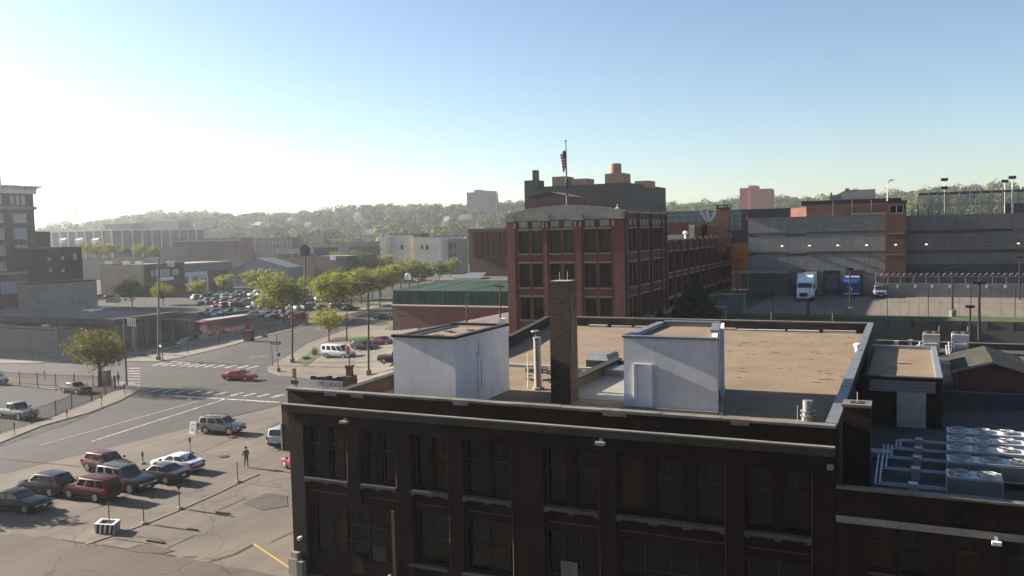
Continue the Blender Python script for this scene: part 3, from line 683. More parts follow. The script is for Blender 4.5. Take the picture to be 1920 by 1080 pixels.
for k in range(26):
    x, y = random.uniform(-23.5, -18.8), random.uniform(49, 54); s = random.uniform(.08, .3); q.box(x, x + s * 2, y, y + s, 10.0, 10.0 + s * .6)
for k in range(9):
    x, y = random.uniform(-24, -20.5), random.uniform(52.5, 53.5); q.box(x, x + 1.1, y, y + .5, 10.0, 10.3)
stuff(q.build('roof_debris', 'coping', B))
q = MB(); q.box(-26, -18.8, 54.6, 54.9, 10.0, 10.2); q.build('roof_kerb', 'cream_tarp', B)
q = MB()
for k in range(60):
    x, y = random.uniform(-13, -3.5), random.uniform(54, 79); s = random.uniform(.03, .12); q.box(x, x + s * random.uniform(1, 6), y, y + s, 10.003, 10.02)
stuff(q.build('roof_scuff', 'rusty', B))
# small brick vent on the lower roof and the sign board standing there
p = pY(658, 700, 43.2)
q = MB(); q.box(p.x - .26, p.x + .3, 42.7, 43.4, 7.5, 10.98); q.box(p.x - .16, p.x + .16, 42.9, 43.25, 10.981, 11.5); q.box(p.x - .2, p.x + .2, 42.85, 43.3, 11.501, 11.62); q.build('chimney', 'mid_brick', B)
sx0, sx1 = pY(583, 720, 46).x, pY(652, 720, 46).x; zt = pY(583, 711, 46).z
q = MB(); q.box(sx0, sx1 + .6, 46, 46.2, zt - .72, zt); sg = q.build('sign_board', 'white_paint'); tag(sg, 'red and white sign board with a street number behind the corner parapet', 'sign')
q = MB(); q.box(sx0, sx1 + .6, 45.96, 45.998, zt - 1.3, zt - .74); q.build('red_panel', 'sign_red', sg)
q = MB(); q.box(sx0 - .02, sx1 + .62, 45.97, 46.23, zt + .001, zt + .1)
x = sx0
while x < sx1 + .5: q.box(x, x + .3, 45.98, 46.2, zt + .1, zt + .1 + random.uniform(.05, .2)); x += random.uniform(.3, .45)
q.build('frame', 'black_metal', sg)
q = MB()
for x in (sx0 + .3, sx1 - .2): q.box(x, x + .12, 46.05, 46.19, 7.5, zt - .73)
q.build('post', 'black_metal', sg)
solid('maroon_letter', (.06, .012, .012), .7)
MV = Matrix(((1, 0, 0, 0), (0, 0, -1, 0), (0, 1, 0, 0), (0, 0, 0, 1)))   # text plane upright, facing -Y
text_mesh('lettering', '1702 JACKSON', 'maroon_letter', .37, Matrix.Translation(((sx0 + sx1) / 2 + .22, 45.99, zt - .3)) @ MV, sg)

# the building the view is taken from: its wall stands behind the viewpoint, shades the lane and is mirrored in the dark windows
VB = thing('brick_building', 'tall brown brick building across the lane, mirrored in the dark windows', 'building', (-10, -3.5, 0))
vh = [(x, x + 1.8, z, z + 2.3) for x in range(-58, 40, 4) for z in (2, 6.5, 11, 15.5, 20, 24.5)]
q = MB(); q.wall('y', -3.5, -60, 42, -.5, 29, vh, -.3); q.box(-60, 42, -20, -3.85, -.5, 28.9); q.build('wall', 'mid_brick', VB)
q = MB()
for a, c, lo, hi in vh: q.poly([(a, -3.82, lo), (c, -3.82, lo), (c, -3.82, hi), (a, -3.82, hi)])
stuff(q.build('window_panes', 'pale_glass', VB))

p = pY(565, 1008, YF); q = MB(); q.box(p.x - .07, p.x + .07, YF - .3, YF - .003, p.z - .08, p.z + .1); q.build('security_camera', 'white_plain', B)
p = pY(672, 1059, RY); q = MB(); q.box(p.x - .38, p.x + .38, RY - .06, RY - .003, p.z - .5, p.z + .5); q.build('notice_board', 'dark_brick', B)
for k, pts in enumerate((((232, 1033), (262, 1021), (290, 1024), (328, 1034), (300, 1040), (262, 1037)), ((455, 945), (500, 925), (538, 930), (540, 950), (490, 958)), ((60, 905), (120, 890), (150, 896), (100, 915)), ((300, 790), (345, 776), (352, 780), (308, 795)), ((400, 700), (432, 697), (436, 702), (404, 706)))):
    drape('asphalt_patch', W(P2(*pts)), .05, ('dirt_alley', 'asphalt_dark', 'asphalt_street', 'asphalt_dark', 'asphalt_dark')[k] if k in (0, 2) else 'patch_mat')
# ================================================================== LOWER BRICK BUILDING ON THE RIGHT
A = thing('brick_building', 'single storey dark brick building with rooftop condensers beside the taller gravel roofed one', 'building', (4, 38.6, 0))
AX0, AX1 = X1 + .05, 16.0; ZA, ZR = 8.3, 7.4
aw = [(fx(1632, 1020), fx(1677, 1020)), (fx(1688, 1020), fx(1735, 1020)), (fx(1796, 1040), fx(1843, 1040)), (fx(1893, 1050), fx(1940, 1050)), (4.95, 5.9), (7.0, 8.0), (8.3, 9.3)]
b = MB(); b.wall('y', YF + .02, AX0, AX1, -.3, ZA - .1, [(a, c, 4.75, 6.72) for a, c in aw] + [(a, c, .8, 3.3) for a, c in aw], .3)
b.box(AX0, AX1, YF + .32, YF + .36, 6.9, ZA - .1); b.build('facade', 'brown_brick', A)
for a, c in aw:
    win(A, 'y', YF + .02, a, c, 4.75, 6.72, upper=True, sill='mid_brick', gl='pane_brown_reflection' if random.random() < .5 else 'glass', sw=.06); win(A, 'y', YF + .02, a, c, .8, 3.3, upper=True)
b = MB(); x = AX0
while x < AX1:
    e = min(x + random.uniform(1.4, 2.6), AX1); b.box(x, e - .01, YF - .06, YF + .38, ZA - .099, ZA + random.uniform(-.02, .02)); x = e
b.build('coping', 'coping', A)
b = MB(); x = AX0
while x < AX1:
    e = min(x + random.uniform(1.0, 1.9), AX1); b.box(x, e - .01, YF - .05, YF + .018, 6.74, 7.03); x = e
b.build('stone_band', 'limestone', A)
b = MB(); b.poly([(AX0, YF + .36, ZR), (AX1, YF + .36, ZR), (AX1, 63, ZR), (AX0, 63, ZR)]); b.build('roof', 'grey_gravel', A)
b = MB(); b.poly([(AX0, 63.4, ZR + .35), (AX1, 63.4, ZR + .35), (AX1, 89.5, ZR + .35), (AX0, 89.5, ZR + .35)]); b.build('roof', 'grey_gravel', A)
b = MB(); b.poly([(-1.5, 63.41, ZR + .36), (3.0, 63.41, ZR + .36), (3.0, 80, ZR + .36), (-1.5, 80, ZR + .36)]); b.build('roof_patch', 'gravel', A)
b = MB(); b.box(2.0, AX1, 62.9, 63.4, ZR - .2, ZR + .95); b.build('roof_kerb', 'dark_concrete', A)
b = MB(); b.box(AX0, AX1, 89.5, 89.85, 0, ZA - .05); b.build('parapet', 'mid_brick', A)
b = MB(); b.box(AX0, AX1, 89.44, 89.9, ZA - .049, ZA + .03); b.build('coping', 'coping', A)
p = pY(1867, 1012, YF); q = MB(); q.box(p.x - .16, p.x + .18, YF - .4, YF - .15, p.z - .12, p.z + .02); q.box(p.x - .05, p.x + .06, YF - .2, YF, p.z + .021, p.z + .18); q.build('wall_lamp', 'white_paint', A)
b = MB(); b.box(-2.62, -1.5, 40.0, 41.1, ZR - .05, 11.5); ch = b.build('chimney', 'brown_brick', A)
b = MB(); b.box(-2.66, -1.46, 39.96, 41.14, 11.5, 11.62); b.build('cap', 'coping', ch)
b = MB(); b.box(-2.35, -1.75, 40.25, 40.85, 11.621, 11.63); b.build('flue', 'roof_tar', ch); b = MB(); b.tube((-2.05, 40.5, 11.6), (-2.05, 40.5, 12.1), .02, n=5); b.build('lightning_rod', 'limestone', ch)
# stair head with tiled fascia
b = MB(); b.box(-2.5, 1.8, 55.7, 70.5, ZR - .05, 10.05); b.box(-2.5, -2.2, 55.5, 55.7, ZR - .05, 10.3); b.box(1.5, 1.8, 55.5, 55.7, ZR - .05, 10.3); b.box(-2.2, 1.5, 55.5, 55.7, 10.2, 10.3); st = b.build('stair_head', 'dark_brick', A)
MB().box(-2.15, 1.45, 55.44, 55.69, 9.5, 10.195).build('tiled_fascia', 'tile_panel', st)
MB().box(-.62, .95, 55.4, 55.69, ZR, 9.49).build('door_panel', 'cream_tarp', st)
b = MB(); b.poly([(-2.3, 55.9, 10.12), (1.55, 55.9, 10.12), (1.55, 70.4, 10.12), (-2.3, 70.4, 10.12)]); b.build('roof', 'gravel', st)
b = MB(); b.box(-2.55, 1.85, 55.38, 55.85, 10.301, 10.42); b.build('coping', 'roof_tar', st); b = MB(); b.box(1.5, 1.85, 55.86, 70.5, 10.05, 10.4); b.box(-2.5, 1.45, 70.2, 70.6, 10.05, 10.35); b.build('coping', 'galvanised', st)
# gabled brick roof house
gx0, gx1, gy0, gy1 = pY(1796, 690, 66).x, pY(1925, 690, 66).x, 66, 73.5; ge = pY(1796, 688, 66).z; gp = pY(1862, 676, 66).z; gm = pY(1862, 676, 66).x
b = MB(); b.box(gx0, gx1, gy0 + .3, gy1, ZR - .05, ge - .15); b.poly([(gx0, gy0, ZR), (gx1, gy0, ZR), (gx1, gy0, ge - .1), (gm, gy0, gp - .08), (gx0, gy0, ge - .1)]); b.box(gx0, gx0 + .1, gy0 + .01, gy0 + .3, ZR, ge - .15); gh = b.build('roof_house', 'bright_brick', A)
b = MB()
for s, xe in ((-1, gx0 - .35), (1, gx1 + .35)):
    b.poly([(xe, gy0 - .3, ge - .2), (gm, gy0 - .3, gp), (gm, gy1 + .3, gp), (xe, gy1 + .3, ge - .2)] if s > 0 else [(xe, gy1 + .3, ge - .2), (gm, gy1 + .3, gp), (gm, gy0 - .3, gp), (xe, gy0 - .3, ge - .2)])
b.build('roof', 'shingle', gh)
b = MB()
for xe in (gx0 - .35, gx1 + .35): b.poly([(xe, gy0 - .31, ge - .2), (gm, gy0 - .31, gp), (gm, gy0 - .31, gp - .16), (xe, gy0 - .31, ge - .36)])
b.build('barge_board', 'galvanised', gh)
b = MB(); b.box(gx0 - .1, gx0 - .02, gy0 + .05, gy0 + .12, ZR + .3, ge - .3); b.build('downpipe', 'galvanised', gh)
# condensers: long boxes on legs with fans on top
def condenser(x0, x1, y0, y1, z0, z1, nf, label):
    t = thing('condenser', label, 'air conditioner', ((x0 + x1) / 2, (y0 + y1) / 2, ZR), 'rooftop condensers')
    q = MB(); q.box(x0, x1, y0, y1, z0, z1); body = q.build('body', 'duct', t)
    q = MB(); k = x0 + .05
    for lx in (x0 + .05, (x0 + x1) / 2 - .05, x1 - .15):
        for ly in (y0 + .05, y1 - .15):
            MB().box(lx, lx + .1, ly, ly + .1, ZR - .02, z0 - .002).build('leg', 'grey_metal', t)
    q = MB(); q.box(x0 + .04, x1 - .04, y0 - .012, y0 - .002, z0 + .08, z1 - .1); q.build('coil_panel', 'grey_metal', t)
    for i in range(nf):
        cx = x0 + (i + .5) * (x1 - x0) / nf; cy = (y0 + y1) / 2; r = min((x1 - x0) / nf, y1 - y0) * .36
        q = MB(); k = len(q.v); q.lathe([(r * 1.12, 0), (r * 1.08, .1), (r, .13), (r * .94, .1), (r * .94, .005)], (cx, cy, z1 + .001), 20); f = q.build('fan_shroud', 'galvanised', t, True)
        q = MB(); q.lathe([(r * .93, .09), (r * .5, .12), (r * .16, .14)], (cx, cy, z1), 20); q.build('grille', 'copper_grille', f, True)
        q = MB()
        for a in range(8):
            an = a * math.pi / 4; q.tube((cx, cy, z1 + .15), (cx + math.cos(an) * r, cy + math.sin(an) * r, z1 + .13), .012, n=4)
        q.build('guard', 'galvanised', f)
    q = MB(); q.tube((x1 - .05, y0 + .06, z1), (x1 - .05, y0 + .06, z1 + .65), .018, n=5); q.build('rod', 'galvanised', t)
    return t
zt = 8.55
rows = [((1775, 893), 1882, 2, 'two fan condenser nearest the front parapet of the low brick roof'), ((1776, 864), 1950, 3, 'long condenser in the second row behind the two fan one'), ((1776, 843), 1960, 4, 'long condenser in the third row of the rooftop condensers'), ((1776, 826), 1960, 4, 'long condenser in the fourth row of the rooftop condensers'), ((1776, 810), 1960, 4, 'long condenser in the last row of the rooftop condensers, nearest the grey gravel')]
RR = []
for (px, py), pr, nf, lb in rows:
    p0 = pz(px, py, zt); x1 = pY(pr, py + 3, p0.y).x
    condenser(p0.x, x1, p0.y, p0.y + 1.25, 7.75, zt, nf, lb); RR.append(p0)
condenser(RR[0].x + 3.6, RR[0].x + 8, RR[1].y - .2, RR[1].y + 1.2, 7.7, 8.3, 2, 'condenser at the right edge of the picture behind the front parapet')
# pipe runs
def conduit(pts, r, name, label, mt='duct'):
    q = MB()
    for a, c in zip(pts[:-1], pts[1:]): q.tube(a, c, r, n=6)
    for a in pts[1:-1]: q.lathe([(r * .3, -r), (r, -r * .4), (r, r * .4), (r * .3, r)], a, 6)
    return tag(q.build(name, mt), label, 'pipe', 'insulated pipe runs on the low roof')
xl = -1.35
for i, p0 in enumerate(RR):
    y = p0.y + .45; ord_ = ('first', 'second', 'third', 'fourth', 'fifth')[i]
    for k in range(2):
        yk = y + k * .32; xk = xl + .18 * k + i * .2; yh = 48.9 - .22 * k if i > 0 else 46.8 - .0 * k
        conduit([(p0.x, yk, 7.8), (p0.x - 1.2, yk, 7.8), (xk, yk, 7.8), (xk, yh if abs(yh - yk) > .6 else yk + 1.0, 7.8)], .055, 'pipe_run', 'pale pipe running from the %s condenser row to the header, %s of its pair' % (ord_, ('front', 'rear')[k]))
    MB_ = MB().box(p0.x - 1.5, p0.x - 1.12, y - .1, y + .42, ZR, 7.95)
    tag(MB_.build('valve_box', 'duct'), 'grey valve box on the pipes of the %s condenser row' % ord_, 'valve box', 'valve boxes on the low roof')
q = MB(); q.box(-2.0, -.7, 46.9, 47.15, 7.62, 7.88); q.box(-2.0, -.7, 47.35, 47.6, 7.62, 7.88); q.box(-1.9, -1.7, 46.9, 47.6, ZR, 7.6); tag(q.build('pipe_header', 'duct'), 'thick pale double header beside the brick chimney on the low roof', 'pipe', None)
# two big rooftop units at the back
for i, (px, py, lb) in enumerate(((1745, 664, 'tall air conditioning unit with copper fans, the one closer to the white vent pipe'), (1800, 665, 'tall air conditioning unit with copper fans, the one above the gabled roof house'))):
    p = pz(px, py, ZR + .4); x, y, zb = p.x, p.y, ZR + .36
    t = thing('rooftop_unit', lb, 'air conditioner', (x, y, zb), 'rooftop units by the back parapet')
    q = MB(); q.box(x - .62, x + .75, y + .5, y + 2.0, zb + .05, zb + 1.75); q.build('body', 'cream_tarp', t)
    q = MB(); q.box(x - .5, x + .55, y - .1, y + .48, zb, zb + 1.0); q.build('lower_cabinet', 'duct', t)
    q = MB()
    for k in range(4): q.box(x - .4 + k * .22, x - .25 + k * .22, y - .115, y - .102, zb + .2, zb + .7)
    q.build('vent_grille', 'grey_metal', t)
    for k in (-.28, .42):
        q = MB(); q.lathe([(.34, 0), (.34, .14), (.28, .2), (.1, .22)], (x + k, y + 1.25, zb + 1.751), 14); q.build('fan', 'copper_grille', t, True)
    q = MB(); q.tube((x + .7, y + 1.9, zb + 1.7), (x + .7, y + 1.9, zb + 2.4), .02, n=5); q.build('rod', 'galvanised', t)
    q = MB(); q.tube((x - .5, y + .1, zb + .8), (x - 1.1, y + .1, zb + .8), .07, n=6); q.tube((x - 1.1, y + .1, zb + .8), (x - 1.1, y - 2.0, zb + .25), .07, n=6); q.tube((x - .9, y + .2, zb + 1.1), (x - .9, y - 2.2, zb + .25), .07, n=6); q.tube((x - .5, y + .2, zb + 1.1), (x - .9, y + .2, zb + 1.1), .07, n=6); q.build('pipe', 'duct', t)
q = MB(); q.box(-1.9, 4.2, 77.6, 78.0, 7.95, 8.12); q.box(-1.9, -1.6, 70, 77.6, 7.95, 8.1); tag(q.build('pipe_tray', 'duct'), 'pale level pipe tray along the back of the low roof', 'pipe')
for i, (px, py) in enumerate(((1681, 656), (1707, 654))):
    p = pz(px, py, ZR + .36); q = MB(); q.box(p.x - .15, p.x + .15, p.y, p.y + .4, p.z, p.z + .75); q.box(p.x - .2, p.x + .2, p.y - .05, p.y + .45, p.z + .75, p.z + .82)
    tag(q.build('roof_vent', 'cream_tarp'), ('pale box vent on the low roof, farther from the tall units', 'pale box vent on the low roof, right beside the tall units')[i], 'vent', 'box vents on the low roof')
# ================================================================== RED BRICK FACTORY (main block, long wing)
def rx(px, py, Y=97.0): return pY(px, py, Y).x
RX0, RX1, RYF, RYB = -45.7, -30.4, 97.0, 115.6
RB = thing('brick_factory', 'four storey red brick block with stone capped piers and a flag on its gabled parapet', 'building', (-38, 97, 8))
fl = [(16.95, 19.75), (12.75, 15.65), (8.7, 11.5)]
cols = [(-44.15, -42.75), (-42.35, -41.0), (-39.95, -38.55), (-38.15, -36.85), (-35.45, -34.05), (-33.6, -32.15)]
b = MB(); b.wall('y', RYF, RX0, RX1, -.5, 21.2, [(a, c, lo, hi) for a, c in cols for lo, hi in fl] + [(a, c, 4.4, 7.4) for a, c in cols], .3)
for a, c in ((RX0, -44.6), (-40.7, -40.25), (-36.55, -35.8), (-31.7, RX1)): b.box(a, c, RYF - .22, RYF - .002, 2, 20.9)
b.build('front_wall', 'red_brick', RB)
for i, (a, c) in enumerate(cols):
    for lo, hi in fl:
        o = win(RB, 'y', RYF, a, c, lo, hi, rows=2, sill='limestone', sw=.14, t=.07)
        MB().box(a - .1, c + .1, RYF - .1, RYF, hi + .06, hi + .26).build('lintel', 'limestone', o)
    MB().box(a + .15, c - .15, RYF - .08, RYF, 20.15, 20.9).build('stone_panel', 'limestone', RB)
q = MB(); q.poly([(RX0 - .1, RYF - .15, 21.0), (RX1 + .1, RYF - .15, 21.0), (RX1 + .1, RYF - .15, 21.9), (-33.5, RYF - .15, 22.5), (-37.9, RYF - .15, 22.85), (-42.5, RYF - .15, 22.5), (RX0 - .1, RYF - .15, 21.9)])
q.poly([(RX0 - .1, RYF + .4, 21.0), (RX1 + .1, RYF + .4, 21.0), (RX1 + .1, RYF + .4, 21.9), (-33.5, RYF + .4, 22.5), (-37.9, RYF + .4, 22.85), (-42.5, RYF + .4, 22.5), (RX0 - .1, RYF + .4, 21.9)][::-1])
tops = [(RX1 + .1, 21.9), (-33.5, 22.5), (-37.9, 22.85), (-42.5, 22.5), (RX0 - .1, 21.9)]
for (a, za), (c, zc) in zip(tops[:-1], tops[1:]): q.poly([(a, RYF - .15, za), (a, RYF + .4, za), (c, RYF + .4, zc), (c, RYF - .15, zc)])
q.poly([(RX1 + .1, RYF - .15, 21), (RX1 + .1, RYF + .4, 21), (RX1 + .1, RYF + .4, 21.9), (RX1 + .1, RYF - .15, 21.9)])
q.build('gable_parapet', 'limestone', RB)
for x, w in ((-45.15, .6), (-40.5, .75), (-36.2, .8), (-31.1, .75)):
    q = MB(); q.prism([(x - w, RYF - .4), (x + w, RYF - .4), (x + w, RYF - .16), (x - w, RYF - .16)], 20.9, 21.15); q.prism([(x - w * .75, RYF - .36), (x + w * .75, RYF - .36), (x + w * .75, RYF - .16), (x - w * .75, RYF - .16)], 21.15, 21.75); q.build('pier_cap', 'limestone', RB)
for x in (-42.55, -38.35, -33.85):
    q = MB(); q.prism([(x - .4, RYF - .3), (x + .4, RYF - .3), (x + .25, RYF - .16), (x - .25, RYF - .16)], 20.95, 21.4); q.build('pier_cap', 'limestone', RB)
for x in (-44.55, -40.75, -40.2, -36.55, -35.85, -31.75):
    MB().box(x - .14, x + .14, RYF - .3, RYF - .225, 20.1, 20.75).build('stone_drop', 'limestone', RB)
# right flank: tall part
yc = [(98.6, 99.6), (100.3, 101.5)] + [(102.9 + k * 1.45, 104.0 + k * 1.45) for k in range(3)] + [(108.9 + k * 1.45, 110.0 + k * 1.45) for k in range(3)]
yc = yc + [(113.6, 114.7)]
b = MB(); b.wall('x', RX1, RYF, RYB, -.5, 21.6, [(a, c, lo, hi) for a, c in yc for lo, hi in fl], .3)
for y in (97.0, 102.1, 107.8, 113.0, 115.2): b.box(RX1 + .002, RX1 + .25, y, y + .5, 2, 21.7)
b.poly([(RX0, RYB, -.5), (RX1, RYB, -.5), (RX1, RYB, 21.6), (RX0, RYB, 21.6)][::-1]); b.poly([(RX0, RYF, -.5), (RX0, RYF, 21.6), (RX0, RYB, 21.6), (RX0, RYB, -.5)])
b.build('side_wall', 'red_brick', RB)
for a, c in yc:
    for lo, hi in fl:
        o = win(RB, 'x', RX1, a, c, lo, hi, rows=2, sill='limestone', sw=.16, t=.07)
        MB().box(RX1, RX1 + .1, a - .06, c + .06, hi + .06, hi + .22).build('lintel', 'limestone', o)
    MB().box(RX1, RX1 + .08, a + .1, c - .1, 20.2, 20.9).build('stone_panel', 'limestone', RB)
q = MB(); q.poly([(RX0, RYF + .4, 21.3), (RX1, RYF + .4, 21.3), (RX1, RYB, 21.3), (RX0, RYB, 21.3)]); q.build('roof', 'roof_tar', RB)
q = MB(); y = RYF + .4
while y < RYB: q.box(RX1 - .3, RX1 + .12, y, min(y + .8, RYB), 21.6, 21.72 + .16 * random.random()); y += .8
q.build('coping', 'limestone', RB)
q = MB(); q.tube((-31.6, 98, 21.6), (-31.6, 98, 22.7), .03, n=5); q.lathe([(.1, 0), (.24, .1), (.2, .4), (.05, .5)], (-31.6, 98, 21.85), 8); q.build('siren', 'white_plain', RB)
# wing
WG = thing('brick_factory', 'long three storey red brick wing with pale capped piers behind the dark evergreen', 'building', (-30.4, 138, 8))
WY0, WY1, WT = RYB + .05, 161.5, 17.95
b = MB(); nb = 11; bw = (WY1 - WY0) / nb
wf = [(13.55, 16.35), (10.2, 12.7), (8.55, 9.75)]
hol = []
for k in range(nb):
    y0 = WY0 + k * bw + .75
    for lo, hi in wf: hol.append((y0, y0 + bw - 1.05, lo, hi))
b.wall('x', RX1 + .01, WY0, WY1, -.5, WT, hol, .3)
for k in range(nb + 1): b.box(RX1 + .012, RX1 + .3, WY0 + k * bw - (.0 if k == 0 else .3), WY0 + k * bw + .3, 2, WT)
b.poly([(RX0, WY1, -.5), (RX1, WY1, -.5), (RX1, WY1, WT), (RX0, WY1, WT)][::-1]); b.build('side_wall', 'red_brick', WG)
for a, c, lo, hi in hol:
    o = win(WG, 'x', RX1 + .01, a, c, lo, hi, cols=3, rows=1, sill='limestone', sw=.16, t=.14, fr='rust_clad')
    MB().box(RX1, RX1 + .11, a - .05, c + .05, hi + .05, hi + .2).build('lintel', 'limestone', o)
for k in range(nb + 1):
    y = WY0 + k * bw; q = MB(); q.box(RX1 + .0, RX1 + .42, y - .32, y + .32, WT - .1, WT + .15); q.box(RX1 - .1, RX1 + .25, y - .2, y + .2, WT + .15, WT + .4); q.build('pier_cap', 'limestone', WG)
q = MB(); q.poly([(RX0, WY0, WT - .4), (RX1 - .3, WY0, WT - .4), (RX1 - .3, WY1, WT - .4), (RX0, WY1, WT - .4)]); q.build('roof', 'roof_pale', WG)
q = MB(); q.box(RX1 - .3, RX1 + .1, WY0, WY1, WT, WT + .12); q.build('coping', 'mid_brick', WG)
q = MB(); q.box(RX1 - .02, RX1 + .5, RYF, WY1, 8.0, 8.45); q.build('plinth', 'concrete', WG)
q = MB(); q.box(RX1 - 1.2, RX1 + .4, WY1 - 2.6, WY1 + .3, WT - .2, WT + .75); q.build('corner_cap', 'mid_brick', WG)
# roof houses and chimney of the wing
p = pY(1365, 390, 164)
q = MB(); q.box(p.x - 2.2, p.x, 164, 166.5, 8, p.z); chh = tag(q.build('brick_chimney', 'red_brick'), 'square dark red brick chimney with a flat cap at the far end of the wing', 'chimney')
q = MB(); q.box(p.x - 2.4, p.x + .2, 163.8, 166.7, p.z + .001, p.z + .15); q.box(p.x - 2.1, p.x - 1.9, 164, 164.2, p.z + .15, p.z + .5); q.box(p.x - .3, p.x - .1, 164, 164.2, p.z + .15, p.z + .5); q.box(p.x - 1.2, p.x - 1.0, 166, 166.2, p.z + .15, p.z + .5); q.box(p.x - 2.6, p.x + .4, 163.6, 166.9, p.z + .5, p.z + .62); q.build('cap', 'roof_tar', chh)
def slabbuild(name, label, pxl, pxr, pyt, zb, Y, depth, wm, rm='roof_grey', cat='building', par=.3, group=None, cop=None, back=True, far=None):
    """plain building: front wall at Y from pixel column pxl to pxr, top at pixel row pyt"""
    a, c = pY(pxl, pyt, Y), pY(pxr, pyt, Y); zt = (a.z + c.z) / 2
    if far: depth = pX(far, pyt, c.x).y - Y
    t = thing(name, label, cat, ((a.x + c.x) / 2, Y, zb), group)
    q = MB(); q.box(a.x, c.x, Y, Y + depth, zb - 2, zt - par); q.wall('y', Y - .01, a.x, c.x, zb - 2, zt); q.wall('x', c.x + .01, Y - .01, Y + depth, zb - 2, zt)
    q.poly([(a.x, Y + depth, zt - par), (c.x, Y + depth, zt - par), (c.x, Y + depth, zt), (a.x, Y + depth, zt)]); q.poly([(a.x, Y, zt - par), (a.x, Y + depth, zt - par), (a.x, Y + depth, zt), (a.x, Y, zt)])
    q.build('wall', wm, t)
    q = MB(); q.poly([(a.x + .05, Y + .05, zt - par + .02), (c.x - .05, Y + .05, zt - par + .02), (c.x - .05, Y + depth - .05, zt - par + .02), (a.x + .05, Y + depth - .05, zt - par + .02)]); q.build('roof', rm, t)
    if cop: q = MB(); q.box(a.x - .1, c.x + .1, Y - .12, Y + .25, zt + .001, zt + .18); q.box(c.x - .2, c.x + .12, Y + .26, Y + depth, zt + .001, zt + .18); q.build('coping', cop, t)
    return t, a.x, c.x, zt
t, a, c, z = slabbuild('roof_house', 'low rust clad and brick roof house behind the wing parapet', 1280, 1345, 418, 17, 150, 8, 'red_brick', 'roof_tar')
p0, p1_ = pY(1316, 450, 150), pY(1326, 425, 150)
MB().box(pY(1292, 430, 150).x, pY(1302, 430, 150).x, 149.9, 149.98, 17.5, z - .3).build('door', 'cream_wall', t); MB().box(pY(1316, 430, 150).x, pY(1326, 430, 150).x, 149.9, 149.98, 18, z - .3).build('window', 'glass', t)
t, a, c, z = slabbuild('roof_house', 'ribbed rust coloured roof screen behind the tall red brick block', 1248, 1281, 418, 17, 146, 3, 'rust_clad', 'roof_tar')
q = MB(); q.tube((-33.5, 140, 17.4), (-33.5, 140, 18.9), .15, n=8); q.lathe([(.3, 0), (.45, .2), (.3, .5), (.1, .55)], (-33.5, 140, 18.7), 10); tag(q.build('roof_ventilator', 'white_plain'), 'small white ventilator on the pale roof of the long wing', 'ventilator')
q = MB(); q.box(-38, -34, 141, 142.5, 17.4, 18.6); tag(q.build('duct', 'limestone'), 'tan roof duct behind the white ventilator on the long wing', 'duct')
def flankbuild(name, label, X, pxl, pxr, pyt, width, zb, wm, rm='roof_grey'):
    """plain building seen by its flank: wall facing +X at X between two pixel columns, top at pixel row pyt on the right"""
    y0, y1 = pX(pxl, pyt, X).y, pX(pxr, pyt, X).y; zt = pX(pxr, pyt, X).z
    t = thing(name, label, 'building', (X, (y0 + y1) / 2, zb))
    q = MB(); q.box(X - width, X, y0, y1, zb - 3, zt); q.build('wall', wm, t)
    q = MB(); q.box(X - width - .1, X + .15, y0 - .1, y1 + .1, zt + .001, zt + .3); q.build('roof', rm, t)
    return t, y0, y1, zt
# flags
p = pY(1063, 382, 97.6); zt_ = pY(1062, 266, 97.6).z
fp = thing('flagpole', 'tall grey flagpole rising from the gabled parapet of the red brick block', 'flagpole', (p.x, 97.6, 22))
q = MB(); q.tube((p.x, 97.6, 21.3), (p.x, 97.6, zt_), .14, .07, n=8); q.build('pole', 'grey_pole', fp); q = MB(); q.lathe([(.05, 0), (.15, .1), (.05, .25)], (p.x, 97.6, zt_), 8); q.build('finial', 'black_metal', fp)
def limp_flag(name, label, ztop, h, w, kind):
    q = MB(); n, m_ = 14, 12
    for i in range(n + 1):
        for j in range(m_ + 1):
            u, v = i / n, j / m_
            q.v.append((p.x - .1 - w * u * (.55 + .45 * (1 - v)) + .03 * math.sin(9 * u + 3 * v), 97.6 + .16 * math.sin(11 * u + 2 * v), ztop - h * v - .5 * u * h * .5))
    for i in range(n):
        for j in range(m_):
            k = i * (m_ + 1) + j; q.f.append((k, k + 1, k + m_ + 2, k + m_ + 1))
            q.m.append((1 if (i < 5 and j < 5) else (2 if (j % 2) else 0)) if kind else (1 if (i + j) % 7 else 0))
    return tag(q.build(name, ['flag_red', 'blue_cloth', 'white_plain'], None, True), label, 'flag')
limp_flag('flag', 'limp red, white and blue striped flag near the top of the pole', zt_ - .9, 2.3, .6, True)
limp_flag('flag', 'limp dark blue flag hanging low on the same pole', zt_ - 4.0, 2.3, -.35, False)
# low annex with green netting
q = hit(737, 621); AY = q.y; ax0, ax1 = q.x, RX0 - .05
zb = q.z; z1 = pY(737, 571, AY).z; z2 = pY(737, 545, AY).z; z3 = pY(790, 527, AY + 9).z
NB = thing('brick_annex', 'low red brick annex with a green netted terrace on its roof', 'building', ((ax0 + ax1) / 2, AY, zb))
b = MB(); b.box(ax0, ax1, AY, AY + 14, zb - 3, z1 - .25); b.build('wall', 'red_brick', NB)
b = MB(); b.box(ax0 - .15, ax1, AY - .15, AY + .4, z1 - .249, z1 - .02); b.build('coping', 'cream_wall', NB)
b = MB(); n_ = 24
for i in range(n_):
    xa, xb = ax0 + (ax1 - ax0) * i / n_, ax0 + (ax1 - ax0) * (i + 1) / n_
    b.poly([(xa, AY + .5, z1 - .2), (xb, AY + .5, z1 - .2), (xb, AY + .6, z2), (xa, AY + .6, z2)])
b.build('netting', 'net_green', NB)
b = MB(); m_ = 5
